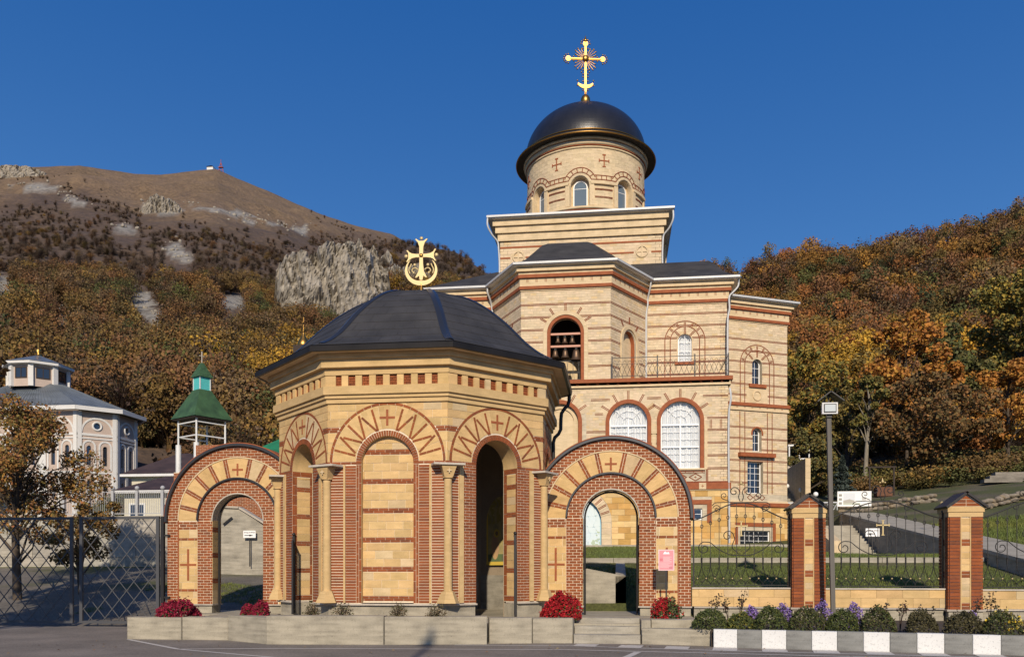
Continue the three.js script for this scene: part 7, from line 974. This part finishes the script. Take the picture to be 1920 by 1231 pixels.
{ const g = thing('lawn_stairs', 'flight of concrete stairs beside the ramp wall', 'stairs'); const n = 11; for (let i = 0; i < n; i++) mesh('step', box2(15.15, 2.0, -17.6 - (i + 1) * 0.42, 16.85, 2.22 + (i + 1) * 0.145, -17.6 - i * 0.42), M.concPale, g); mesh('cheek_wall', slabGeo(new Face(V3(15.15, 0, 0), Math.PI / 2), [[17.3, 1.9], [22.6, 1.9], [22.6, 4.35], [17.3, 2.9]], [], 0.5), M.sandPale, g); }
// low concrete kerbs crossing the lawn
{ const a = thing('lawn_kerb', 'low concrete kerb wall crossing the lawn behind the fence', 'kerb'); for (let x = 2.2; x < 17; x += 2.9) mesh('kerb_length', box2(x, 1.2, -6.95, Math.min(x + 2.885, 16.95), 1.99, -6.65), M.concPale, a); const b = thing('lawn_kerb', 'concrete apron strip along the church foundation', 'kerb'); mesh('strip', box2(-2, 2.2, -19.4, 15, 2.80, -18.9), M.concPale, b); }
{ // sloping concrete wall in the shade just inside the right arched gate
  const g = thing('inner_ramp_wall', 'pale concrete wall just inside the right arched gate', 'wall'); mesh('face', slabGeo(new Face(V3(0, 0, -2.4), 0), [[4.0, 0.3], [5.47, 0.3], [5.47, 1.40], [4.35, 1.62], [4.0, 1.5]], [], 0.3), M.concPale, g); mesh('return', slabGeo(new Face(V3(5.47, 0, -2.4), Math.PI / 2), [[0, 0.3], [5, 0.6], [5, 1.9], [0, 1.40]], [], 0.3), M.conc, g); }
board('arrow_sign', 'small white arrow sign on a post in the lawn behind the middle fence panel', 14.72, 2.84, -11, 0.50, 0.31, arrowSign(-1), 1.1);
board('information_board', 'large white information board below the spruce', 17.6, 4.95, -24.4, 1.72, 0.80, (c, w, h) => { c.fillStyle = '#e9e8e2'; c.fillRect(0, 0, w, h); c.fillStyle = '#cfd2d4'; c.fillRect(w * .17, h * .12, w * .35, h * .5); c.fillStyle = '#a9a497'; c.beginPath(); c.moveTo(w * .17, h * .62); c.lineTo(w * .35, h * .52); c.lineTo(w * .5, h * .62); c.lineTo(w * .5, h * .8); c.lineTo(w * .17, h * .8); c.fill(); c.fillStyle = '#b4b8a4'; c.fillRect(w * .17, h * .78, w * .5, h * .12); c.fillStyle = '#8d8a80'; for (let i = 0; i < 3; i++) c.fillRect(w * .04, h * (.18 + i * .27), w * .09, h * .16); c.fillStyle = '#b9b6ae'; c.fillRect(w * .72, h * .4, w * .12, h * .2); }, 1.2);
// dry stone terraces: each stone its own piece
function dryWall(label, x0, z0, x1, z1, h, rows) {
  const g = thing('dry_stone_wall', label, 'wall', [0, 0, 0], 0, 'dry stone terrace walls'), L = Math.hypot(x1 - x0, z1 - z0), cs = [[.36, .31, .25], [.44, .38, .30], [.28, .24, .20], [.40, .32, .22]].map((c) => stdm({ color: C(...c), map: tRock, roughness: 1 })), geos = []; for (let k = 0; k < 5; k++) { const s = flat(new THREE.IcosahedronGeometry(0.5, 1)), p = s.attributes.position; for (let i = 0; i < p.count; i++) { const n = 0.8 + 0.4 * fbm(p.getX(i) * 3 + k * 9, p.getY(i) * 3 + p.getZ(i) * 2, 2, 0, 201); p.setXYZ(i, p.getX(i) * n, p.getY(i) * n, p.getZ(i) * n); } s.computeVertexNormals(); geos.push(s); }
  for (let r = 0; r < rows; r++) for (let u = rr(0, .2); u < L; u += rr(.24, .42)) { const t = u / L, x = lerp(x0, x1, t), z = lerp(z0, z1, t), m = mesh('stone', pick(geos), pick(cs), g); m.position.set(x + rr(-.08, .08), groundYAll(x, z) + 0.1 + r * h / rows + rr(-.04, .04), z + rr(-.1, .1) - r * 0.05); m.scale.set(rr(.3, .6), rr(.7, 1.15) * h / rows * 1.1, rr(.3, .5)); m.rotation.set(rr(-.2, .2), rr(0, 6), rr(-.2, .2)); }
}
dryWall('dry stone terrace wall below the white information board', 17.4, -26.5, 23.5, -29.5, 0.55, 2); dryWall('dry stone terrace wall on the bank right of the ramp', 21.5, -20.5, 27.5, -26, 0.5, 2); dryWall('dry stone terrace wall at the right edge beyond the last pillar', 26.0, -22.5, 34, -30, 0.8, 3);
{ const g = thing('slab_terrace', 'stacked grey concrete slabs below the orange trees', 'terrace'); const x0 = 31, z0 = -39, y = groundYAll(x0, z0); for (let i = 0; i < 6; i++) for (let r = 0; r < 3; r++) mesh('slab', box(2.3 + rr(-.2, .2), 0.24, 0.7, x0 + i * 2.35 + r * 0.4, y + 0.05 + r * 0.25 + i * 0.13, z0 - i * 0.35 - r * 0.25, rr(-.04, .04)), M.oldSlab ||= stdm({ color: C(.30, .27, .23), map: tConc, roughness: 1 }), g); }
{ const x = 23.2, z = -38.5, y = groundYAll(x, z), g = thing('brick_hearth', 'small brick hearth with posts under the russet tree', 'hearth', [x, y, z]); mesh('base', box(1.0, 0.62, 0.8, 0, 0, 0), M.hearth ||= stdm({ color: C(.17, .075, .04), map: tBrick }), g); for (const s of [-1, 1]) mesh('post', box(0.1, 2.0, 0.1, s * 0.8, 0, -0.3), M.wood, g); mesh('beam', box(1.9, 0.1, 0.12, 0, 2.0, -0.3), M.wood, g); }
{ // silver balustrade and stair rail with globes beside the church
  const g = thing('balustrade', 'silver metal balustrade on the terrace right of the church', 'railing', [15.6, 4.55, -30]), sil = stdm({ color: C(.5, .5, .5), roughness: 0.35, metalness: 0.7 }), P = (x, y) => V3(x, y, 0); mesh('terrace_block', box2(-1.2, -2.2, -3, 2.6, 0, 0.1), M.conc, g); mesh('top_rail', bar(P(-1.0, 1.05), P(2.5, 1.05), 0.06), sil, g); mesh('bottom_rail', bar(P(-1.0, 0.1), P(2.5, 0.1), 0.05), sil, g); for (let x = -1.0; x < 2.6; x += 0.5) { mesh('bar', bar(P(x, 0.1), P(x, 1.05), 0.035), sil, g); if (x < 2.4) mesh('brace', merge([bar(P(x, 0.12), P(x + 0.5, 1.0), 0.025), new THREE.TorusGeometry(0.14, 0.015, 5, 14).translate(x + 0.25, 0.75, 0)]), sil, g); }
  for (let i = 0; i < 5; i++) { const l = thing('globe_lamp', ['lowest and rightmost', 'second from right', 'middle', 'second from left', 'highest and leftmost'][i] + ' white globe lamp on the stair beside the church', 'lamp', [17.1 - i * 0.52, 5.2 + i * 0.42, -31 - i * 1.7], 0, 'globe lamps on the church stair'); mesh('post', rod(V3(0, -2, 0), V3(0, 0.85, 0), 0.045), M.iron, l); mesh('globe', new THREE.SphereGeometry(0.15, 14, 10).translate(0, 0.98, 0), M.whitePlastic, l); }
  const s = thing('church_stair', 'stair with dark handrail climbing beside the church', 'stair', [14.6, 4.6, -31]); for (let i = 0; i < 14; i++) mesh('step', box(2.2, 0.2, 0.55, 0.9, i * 0.2, -i * 0.5), M.concPale, s); mesh('handrail', bar(V3(-0.2, 1.0, 0.2), V3(-0.2, 4.0, -7), 0.07), M.iron, s); mesh('handrail', bar(V3(-0.2, 0.5, 0.2), V3(-0.2, 3.5, -7), 0.05), M.iron, s); mesh('retaining_face', box(0.3, 4.4, 7.5, 2.1, -0.6, -4), M.sandPale, s);
}
{ const x = 20.3, z = -52, g = thing('white_kiosk', 'small white structure half hidden among trees beside the church', 'kiosk', [x, groundYAll(x, z) + 2.4, z]); mesh('frame', merge([box(1.8, 0.15, 1.2, 0, 1.5, 0), ...[-.8, 0, .8].map((u) => box(0.1, 1.5, 0.1, u, 0, 0.5)), box(1.8, 0.5, 0.1, 0, 0, 0.5)]), M.white, g); mesh('base', box(1.9, 2.6, 1.2, 0, -2.6, 0), M.slab, g); }
{ // lamp post with floodlight under a little pitched roof
  const g = thing('lamp_post', 'grey pole lamp with white floodlight under a small pitched roof', 'lamp post', [10.38, 0.32, 1.13]), lean = -0.022, top = 5.0, px = (y) => lean * y, pm = stdm({ color: C(0.20, 0.185, 0.17), map: tRock, roughness: 0.8 });
  mesh('pole', bar(V3(0, 0, 0), V3(px(top), top, 0), 0.10), pm, g); const h = mesh('floodlight', box(0.36, 0.27, 0.10, px(top), top - 0.02, 0.10), stdm({ color: C(.62, .62, .62), roughness: 0.4 }), g); mesh('bezel', box(0.29, 0.205, 0.02, px(top), top + 0.012, 0.155), M.iron, h); mesh('lens', box(0.25, 0.165, 0.012, px(top), top + 0.032, 0.168), new THREE.MeshPhysicalMaterial({ color: C(.55, .58, .56), roughness: 0.15, clearcoat: 1 }), h); mesh('bracket', box(0.12, 0.1, 0.06, px(top), top - 0.1, 0.05), M.iron, h);
  const rf = new THREE.Group(); rf.name = 'roof'; g.add(rf); for (const s of [-1, 1]) { const b = new THREE.BoxGeometry(0.40, 0.025, 0.42); b.translate(s * 0.185, 0, 0); b.applyMatrix4(new THREE.Matrix4().makeRotationZ(-s * 0.65)); b.translate(px(top), top + 0.50, 0.06); mesh('roof_plate', b, M.darkMetal, rf); }
  mesh('roof_strut', merge([bar(V3(px(top), top, 0), V3(px(top), top + 0.47, 0), 0.03), bar(V3(px(top) - 0.16, top + 0.26, 0.04), V3(px(top), top + 0.46, 0.04), 0.02), bar(V3(px(top) + 0.16, top + 0.26, 0.04), V3(px(top), top + 0.46, 0.04), 0.02)]), M.iron, g);
}
// torch-like gilt lamps on the bank
[[17.9, -13, 'gilt torch lamp left of the right pillar'], [18.35, -12, 'gilt torch lamp touching the right pillar in view'], [21.9, -12.5, 'gilt torch lamp just right of the right pillar'], [22.6, -13.5, 'gilt torch lamp furthest right on the bank']].forEach(([x, z, label]) => { const g = thing('torch_lamp', label, 'lamp', [x, groundY(x, z), z], 0, 'gilt torch lamps on the bank'); mesh('stake', rod(V3(0, 0, 0), V3(0, 1.0, 0), 0.018), M.iron, g); mesh('torch', lathe([[0.03, 1.0], [0.05, 1.08], [0.075, 1.3], [0.05, 1.31], [0.02, 1.34]], 10), M.goldPaint, g); });
// pink notice on a post in front of the right gate pier
board('pink_notice', 'pink notice board on a thin post in front of the right gate pier', 6.42, 1.56, 1.2, 0.385, 0.515, (c, w, h) => { c.fillStyle = '#d98d94'; c.fillRect(0, 0, w, h); c.strokeStyle = '#efc4c4'; c.lineWidth = 10; c.strokeRect(7, 7, w - 14, h - 14); c.fillStyle = '#fbf6f2'; c.beginPath(); c.moveTo(w * .28, h * .21); c.lineTo(w * .42, h * .07); c.lineTo(w * .55, h * .15); c.lineTo(w * .62, h * .09); c.lineTo(w * .72, h * .21); c.fill(); c.fillStyle = '#cf6f78'; c.fillRect(w * .07, h * .42, w * .2, h * .12); c.fillStyle = '#f0c8c6'; for (let i = 0; i < 5; i++) c.fillRect(w * .3, h * (.34 + i * .055), w * (.55 - (i % 2) * .12), h * .018); for (let i = 0; i < 6; i++) c.fillRect(w * .1, h * (.62 + i * .045), w * (.75 - (i % 3) * .1), h * .014); c.fillStyle = '#9a4f58'; c.fillRect(w * .68, h * .86, w * .2, h * .03); }, 1.15);
// ---------- flowers, clipped bushes, grass ----------
function bush(name, label, category, x, y, z, w, h, { cols, n = 900, leaf = 0.04, flowers, fn = 0, fl = 0.04, fside = 0, shell = 0.55, group, up = 0.3, stems = 0, twiggy = 0 } = {}) {
  const g = thing(name, label, category, [x, y, z], 0, group), L = new Acc(), Fw = new Acc(), T = new Acc(), lump = (a, b) => (rnd() < 0.03 ? 1.12 : 1) * (0.70 + 0.58 * fbm(Math.cos(a) * 2 + x * 3, Math.sin(a) * 2 + b * 2.5 + z, 3, 0, 301));
  const pos = (k0) => { const a = rr(0, 6.283), b = Math.asin(Math.pow(rnd(), 0.8)), r = lerp(k0, 1, Math.sqrt(rnd())) * lump(a, b); return [r * Math.cos(b) * Math.cos(a) * w / 2, 0.04 + r * Math.sin(b) * h * 0.97 , r * Math.cos(b) * Math.sin(a) * w / 2]; };
  for (let i = 0; i < n; i++) { const c = pick(cols), k = rr(.6, 1.35); leafQuad(L, pos(shell), leaf * rr(.6, 1.3), [c[0] * k, c[1] * k, c[2] * k], up); }
  for (let i = 0; i < fn; i++) { let p = pos(0.9); if (fside && p[0] * fside < -w * 0.02 && rnd() < 0.85) continue; const c = pick(flowers), k = rr(.7, 1.3); for (let q = 0; q < 2; q++) leafQuad(Fw, [p[0] * 1.03 + rr(-.012, .012), p[1] * 1.03 + rr(-.012, .012), p[2] * 1.03], fl * rr(.7, 1.2), [c[0] * k, c[1] * k, c[2] * k], 0.6); }
  const bk = [.09, .065, .045]; for (let i = 0; i < 6 + twiggy; i++) { const p = pos(0.6); limb(T, V3(p[0] * 0.1, -0.02, p[2] * 0.1), V3(p[0] * 0.95, p[1] * 0.95, p[2] * 0.95), 0.006, 0.003, bk, 3); }
  mesh('stems', T.geo(), barkMat, g); mesh('foliage', L.geo(), leafMat, g); if (fn) mesh('flowers', Fw.geo(), leafMat, g); return g;
}
const GR = [[.055, .075, .018], [.075, .095, .020], [.045, .06, .016], [.10, .11, .022]], DG = [[.07, .06, .022], [.055, .05, .02], [.085, .07, .025]], RED = [[.36, .006, .012], [.28, .004, .010], [.44, .012, .018]], MAG = [[.24, .005, .030], [.19, .004, .024], [.30, .009, .04]];
bush('chrysanthemum', 'large mound of red chrysanthemums between the chapel and the right gate', 'flower bush', 3.98, 0.42, 3.42, 0.92, 0.58, { cols: GR, n: 1500, leaf: 0.05, flowers: RED, fn: 2300, fl: 0.05, group: 'red chrysanthemum mounds' });
bush('chrysanthemum', 'half faded red chrysanthemum below the pink notice', 'flower bush', 6.32, 0.44, 3.25, 0.66, 0.47, { cols: GR.concat([[.10, .06, .03]]), n: 1500, leaf: 0.045, flowers: RED, fn: 900, fl: 0.045, fside: -1, group: 'red chrysanthemum mounds' });
bush('chrysanthemum', 'magenta chrysanthemum at the left end of the edging', 'flower bush', -4.92, 0.42, 3.7, 0.92, 0.40, { cols: GR, n: 900, leaf: 0.05, flowers: MAG, fn: 1500, fl: 0.05, group: 'magenta chrysanthemums' });
bush('chrysanthemum', 'magenta chrysanthemum in front of the left gate, beside the chapel', 'flower bush', -2.75, 0.46, 4.05, 0.40, 0.36, { cols: GR, n: 500, leaf: 0.045, flowers: MAG, fn: 800, fl: 0.045, group: 'magenta chrysanthemums' });
bush('chrysanthemum', 'smaller magenta chrysanthemum paired with its taller neighbour before the left gate', 'flower bush', -3.08, 0.44, 4.0, 0.36, 0.30, { cols: GR, n: 500, leaf: 0.045, flowers: MAG, fn: 650, fl: 0.045, group: 'magenta chrysanthemums' });
[[-1.38, 0.40, 0.34, 'dark dried plant by the left iron post of the chapel'], [-0.68, 0.56, 0.36, 'wide dried plant below the left front column'], [0.55, 0.44, 0.36, 'wispy dried plant below the blind arch'], [1.36, 0.50, 0.32, 'dried plant below the right front column']].forEach(([x, w, h, label]) => bush('dried_plant', label, 'plant', x, 0.50, 4.5, w, h, { cols: [[.16, .11, .055], [.12, .085, .045], [.09, .09, .03], [.2, .15, .08]], n: 420, leaf: 0.035, shell: 0.2, up: 0.8, twiggy: 40, group: 'dried plants along the chapel base' }));
const KX = (px) => 7.17 + (px - 1340) * (5.45 / 565), KZ = (x) => 4.70 + (x - 7.17) * 0.195 - 0.48;
[[1337, .64, .44, GR, 'first round clipped bush beside the plain edging'], [1402, .50, .36, GR.concat([[.2, .17, .02]]), 'yellowish clipped bush, second from the gate'], [1462, .60, .48, GR, 'tall clipped bush before the first purple aster gap'], [1531, .62, .46, GR.concat(DG), 'olive clipped bush below the first pillar'], [1602, .56, .42, GR, 'green clipped bush below the lamp post'], [1672, .60, .48, GR.concat(DG), 'half green half brown bush right of the lamp post'], [1750, .58, .44, DG, 'brown clipped bush midway between the pillars'], [1822, .62, .44, DG, 'brown clipped bush below the right pillar'], [1885, .66, .48, GR.concat(DG), 'bush with yellow flowers at the right edge']].forEach(([px, w, h, cols, label], i) => { const x = KX(px); bush('clipped_bush', label, 'bush', x, 0.31, KZ(x) + rr(-.06, .06), w * 1.14, h * rr(.92, 1.04), { cols, n: 2400, leaf: 0.036, shell: 0.75, group: 'clipped bushes behind the kerb', ...(i === 8 ? { flowers: [[.55, .38, .02], [.6, .5, .15]], fn: 160, fl: 0.05, fside: 1 } : {}) }); });
const PUR = [[.23, .15, .40], [.30, .21, .48], [.19, .11, .34]];
[[1428, .34, .42, 'purple aster between second and third clipped bush'], [1494, .34, .46, 'purple aster left of the first pillar base'], [1566, .42, .54, 'tallest purple aster, beside the lamp post'], [1630, .40, .50, 'purple aster right of the lamp post'], [1848, .30, .40, 'sparse purple aster near the right edge']].forEach(([px, w, h, label], i) => { const x = KX(px); bush('aster', label, 'flower bush', x, 0.33, KZ(x) - 0.28, w, h, { cols: DG, n: 600, leaf: 0.03, flowers: PUR, fn: i === 4 ? 90 : 330, fl: 0.042, shell: 0.3, group: 'purple asters in the kerb bed' }); });
[[1352, .72], [1386, .80], [1410, .88], [1700, .62], [1730, .66], [1780, .56], [1866, .86], [1896, .82]].forEach(([px, h], i) => { const x = KX(px), z = KZ(x) - 0.7, g = thing('rose_stem', ['short bare rose stem behind the first clipped bush', 'rose stem second from the gate', 'tall rose stem behind the yellowish bush', 'low rose stem right of the half brown bush', 'rose stem behind the brown bush', 'shortest rose stem left of the right pillar', 'tall rose stem right of the right pillar', 'rose stem at the right edge'][i], 'plant', [x, 0.32, z], 0, 'dark rose stems in the kerb bed'), T = new Acc(), L = new Acc(); for (let s = 0; s < 4; s++) { const e = V3(rr(-.14, .14), h * rr(.6, 1), rr(-.1, .1)), m = V3(e.x * .3, e.y * .5, e.z * .3); limb(T, V3(0, 0, 0), m, .008, .006, [.08, .05, .04], 4); limb(T, m, e, .006, .003, [.08, .05, .04], 4); for (let k = 0; k < 16; k++) { const t = rr(.35, 1), p = m.clone().lerp(e, t); leafQuad(L, [p.x + rr(-.06, .06), p.y + rr(-.04, .04), p.z + rr(-.06, .06)], rr(.035, .06), pick([[.045, .035, .025], [.07, .03, .025], [.05, .05, .02]]), 0.4); } } mesh('stem', T.geo(), barkMat, g); mesh('leaves', L.geo(), leafMat, g); });
{ // lawn behind the fence: tufts of blades
  const A = new Acc(); for (let i = 0; i < 9; i++) { const a = rr(0, 6.28), b = rr(0.02, 0.06), h = rr(.035, .085), x = rr(-.06, .06), z = rr(-.06, .06), k = rr(.6, 1.3); A.tri([x - .006 * Math.sin(a), 0, z + .006 * Math.cos(a)], [x + .006 * Math.sin(a), 0, z - .006 * Math.cos(a)], [x + b * Math.cos(a), h, z + b * Math.sin(a)], [0, 0], [1, 0], [0, 1], [k, k, k]); }
  const l = []; for (let i = 0; i < 130000; i++) { const far = i > 62000, x = far ? rr(18.9, 46) : rr(-11, 27), z = far ? -2 - 40 * rnd() : -1.2 - 18 * Math.pow(rnd(), 1.3); if (Math.hypot(x, z) < 4.6 || (x > 3.3 && x < 6.4 && z > -2.8)) continue; if (x > 16.7 && x < 18.9) continue; if (x < -3 && (z < -8.8 || fbm(x * .5, z * .5, 3, 0, 6) > 0.42)) continue; if (z < -17.4 && x > 15) continue; const s = rr(.7, 1.5) * (far ? 1.9 : 1), dry = fbm(x * .4, z * .4, 3, 0, 77), k = rr(.7, 1.3); l.push([new THREE.Matrix4().compose(V3(x, groundY(x, z) - 0.02 + (z < -2 ? 0.10 * (fbm(x * 0.35, z * 0.35, 3, 0, 5) - 0.5) : 0), z), new THREE.Quaternion().setFromAxisAngle(V3(0, 1, 0), rr(0, 6.28)), V3(s, s, s)), C((.11 + .12 * dry * dry) * k, (.14 + .05 * dry) * k, .034 * k)]); }
  const im = new THREE.InstancedMesh(A.geo(), leafMat, l.length); l.forEach(([m, c], i) => { im.setMatrixAt(i, m); im.setColorAt(i, c); }); stuff('lawn_grass', 'short green grass on the lawns behind the fence', 'grass', im);
}
{ // fallen leaves on the road and edging
  const A = new Acc(); leafQuad(A, [0, 0.01, 0], 0.07, [1, 1, 1], 3); const l = []; for (let i = 0; i < 90; i++) { const x = rr(-7, 13), z = rr(4.4, 8.5); if (z < 5.3 && x < 2.6 && x > -4) continue; l.push([new THREE.Matrix4().compose(V3(x, 0.012, z), new THREE.Quaternion().setFromAxisAngle(V3(0, 1, 0), rr(0, 6.28)), V3(1, 1, 1).multiplyScalar(rr(.5, 1.1))), C(...pick([[.3, .18, .05], [.25, .12, .04], [.35, .25, .1]]))]); }
  const im = new THREE.InstancedMesh(A.geo(), leafMat, l.length); l.forEach(([m, c], i) => { im.setMatrixAt(i, m); im.setColorAt(i, c); }); stuff('fallen_leaves', 'dry fallen leaves scattered on the road', 'leaves', im);
}

{ // undergrowth below the trees on the right bank and behind the houses on the left
  const gm = farTree(3), l = []; for (let i = 0; i < 900; i++) { const right = i < 640; let x, z; if (right) { x = rr(17.5, 62); z = -rr(41, 72) + (x - 30) * 0.1; } else { x = rr(-34, -14); z = -rr(36, 52); } if (right && x < 22 && z > -46) continue; const s = rr(0.8, 2.0), c = pick([[.16, .13, .03], [.11, .115, .028], [.24, .14, .03], [.19, .11, .035], [.13, .10, .035]]), k = rr(.6, 1.25); l.push([new THREE.Matrix4().compose(V3(x, groundYAll(x, z) - 0.1, z), new THREE.Quaternion().setFromAxisAngle(V3(0, 1, 0), rr(0, 6.28)), V3(s * 1.2, s, s * 1.2)), C(c[0] * k, c[1] * k, c[2] * k)]); }
  const im = new THREE.InstancedMesh(gm, leafMat, l.length); l.forEach(([m, c], i) => { im.setMatrixAt(i, m); im.setColorAt(i, c); }); stuff('undergrowth', 'olive and russet undergrowth below the trees', 'undergrowth', im);
}
{ // street lamp on the near side of the road, behind the viewer; its shadow crosses the road to the edging
  const g = thing('street_lamp', 'tall street lamp across the road whose shadow falls on the chapel edging', 'street lamp', [3.36, 0, 24.0]); mesh('pole', lathe([[0.11, 0], [0.10, 1.2], [0.085, 1.25], [0.06, 10.2]], 14), M.flash, g); mesh('arm', rod(V3(0, 10.1, 0), V3(0, 10.35, 0.9), 0.035), M.flash, g); mesh('lamp_head', box(0.22, 0.1, 0.5, 0, 10.3, 1.1), M.flash, g);
}
renderer.render(scene, camera);
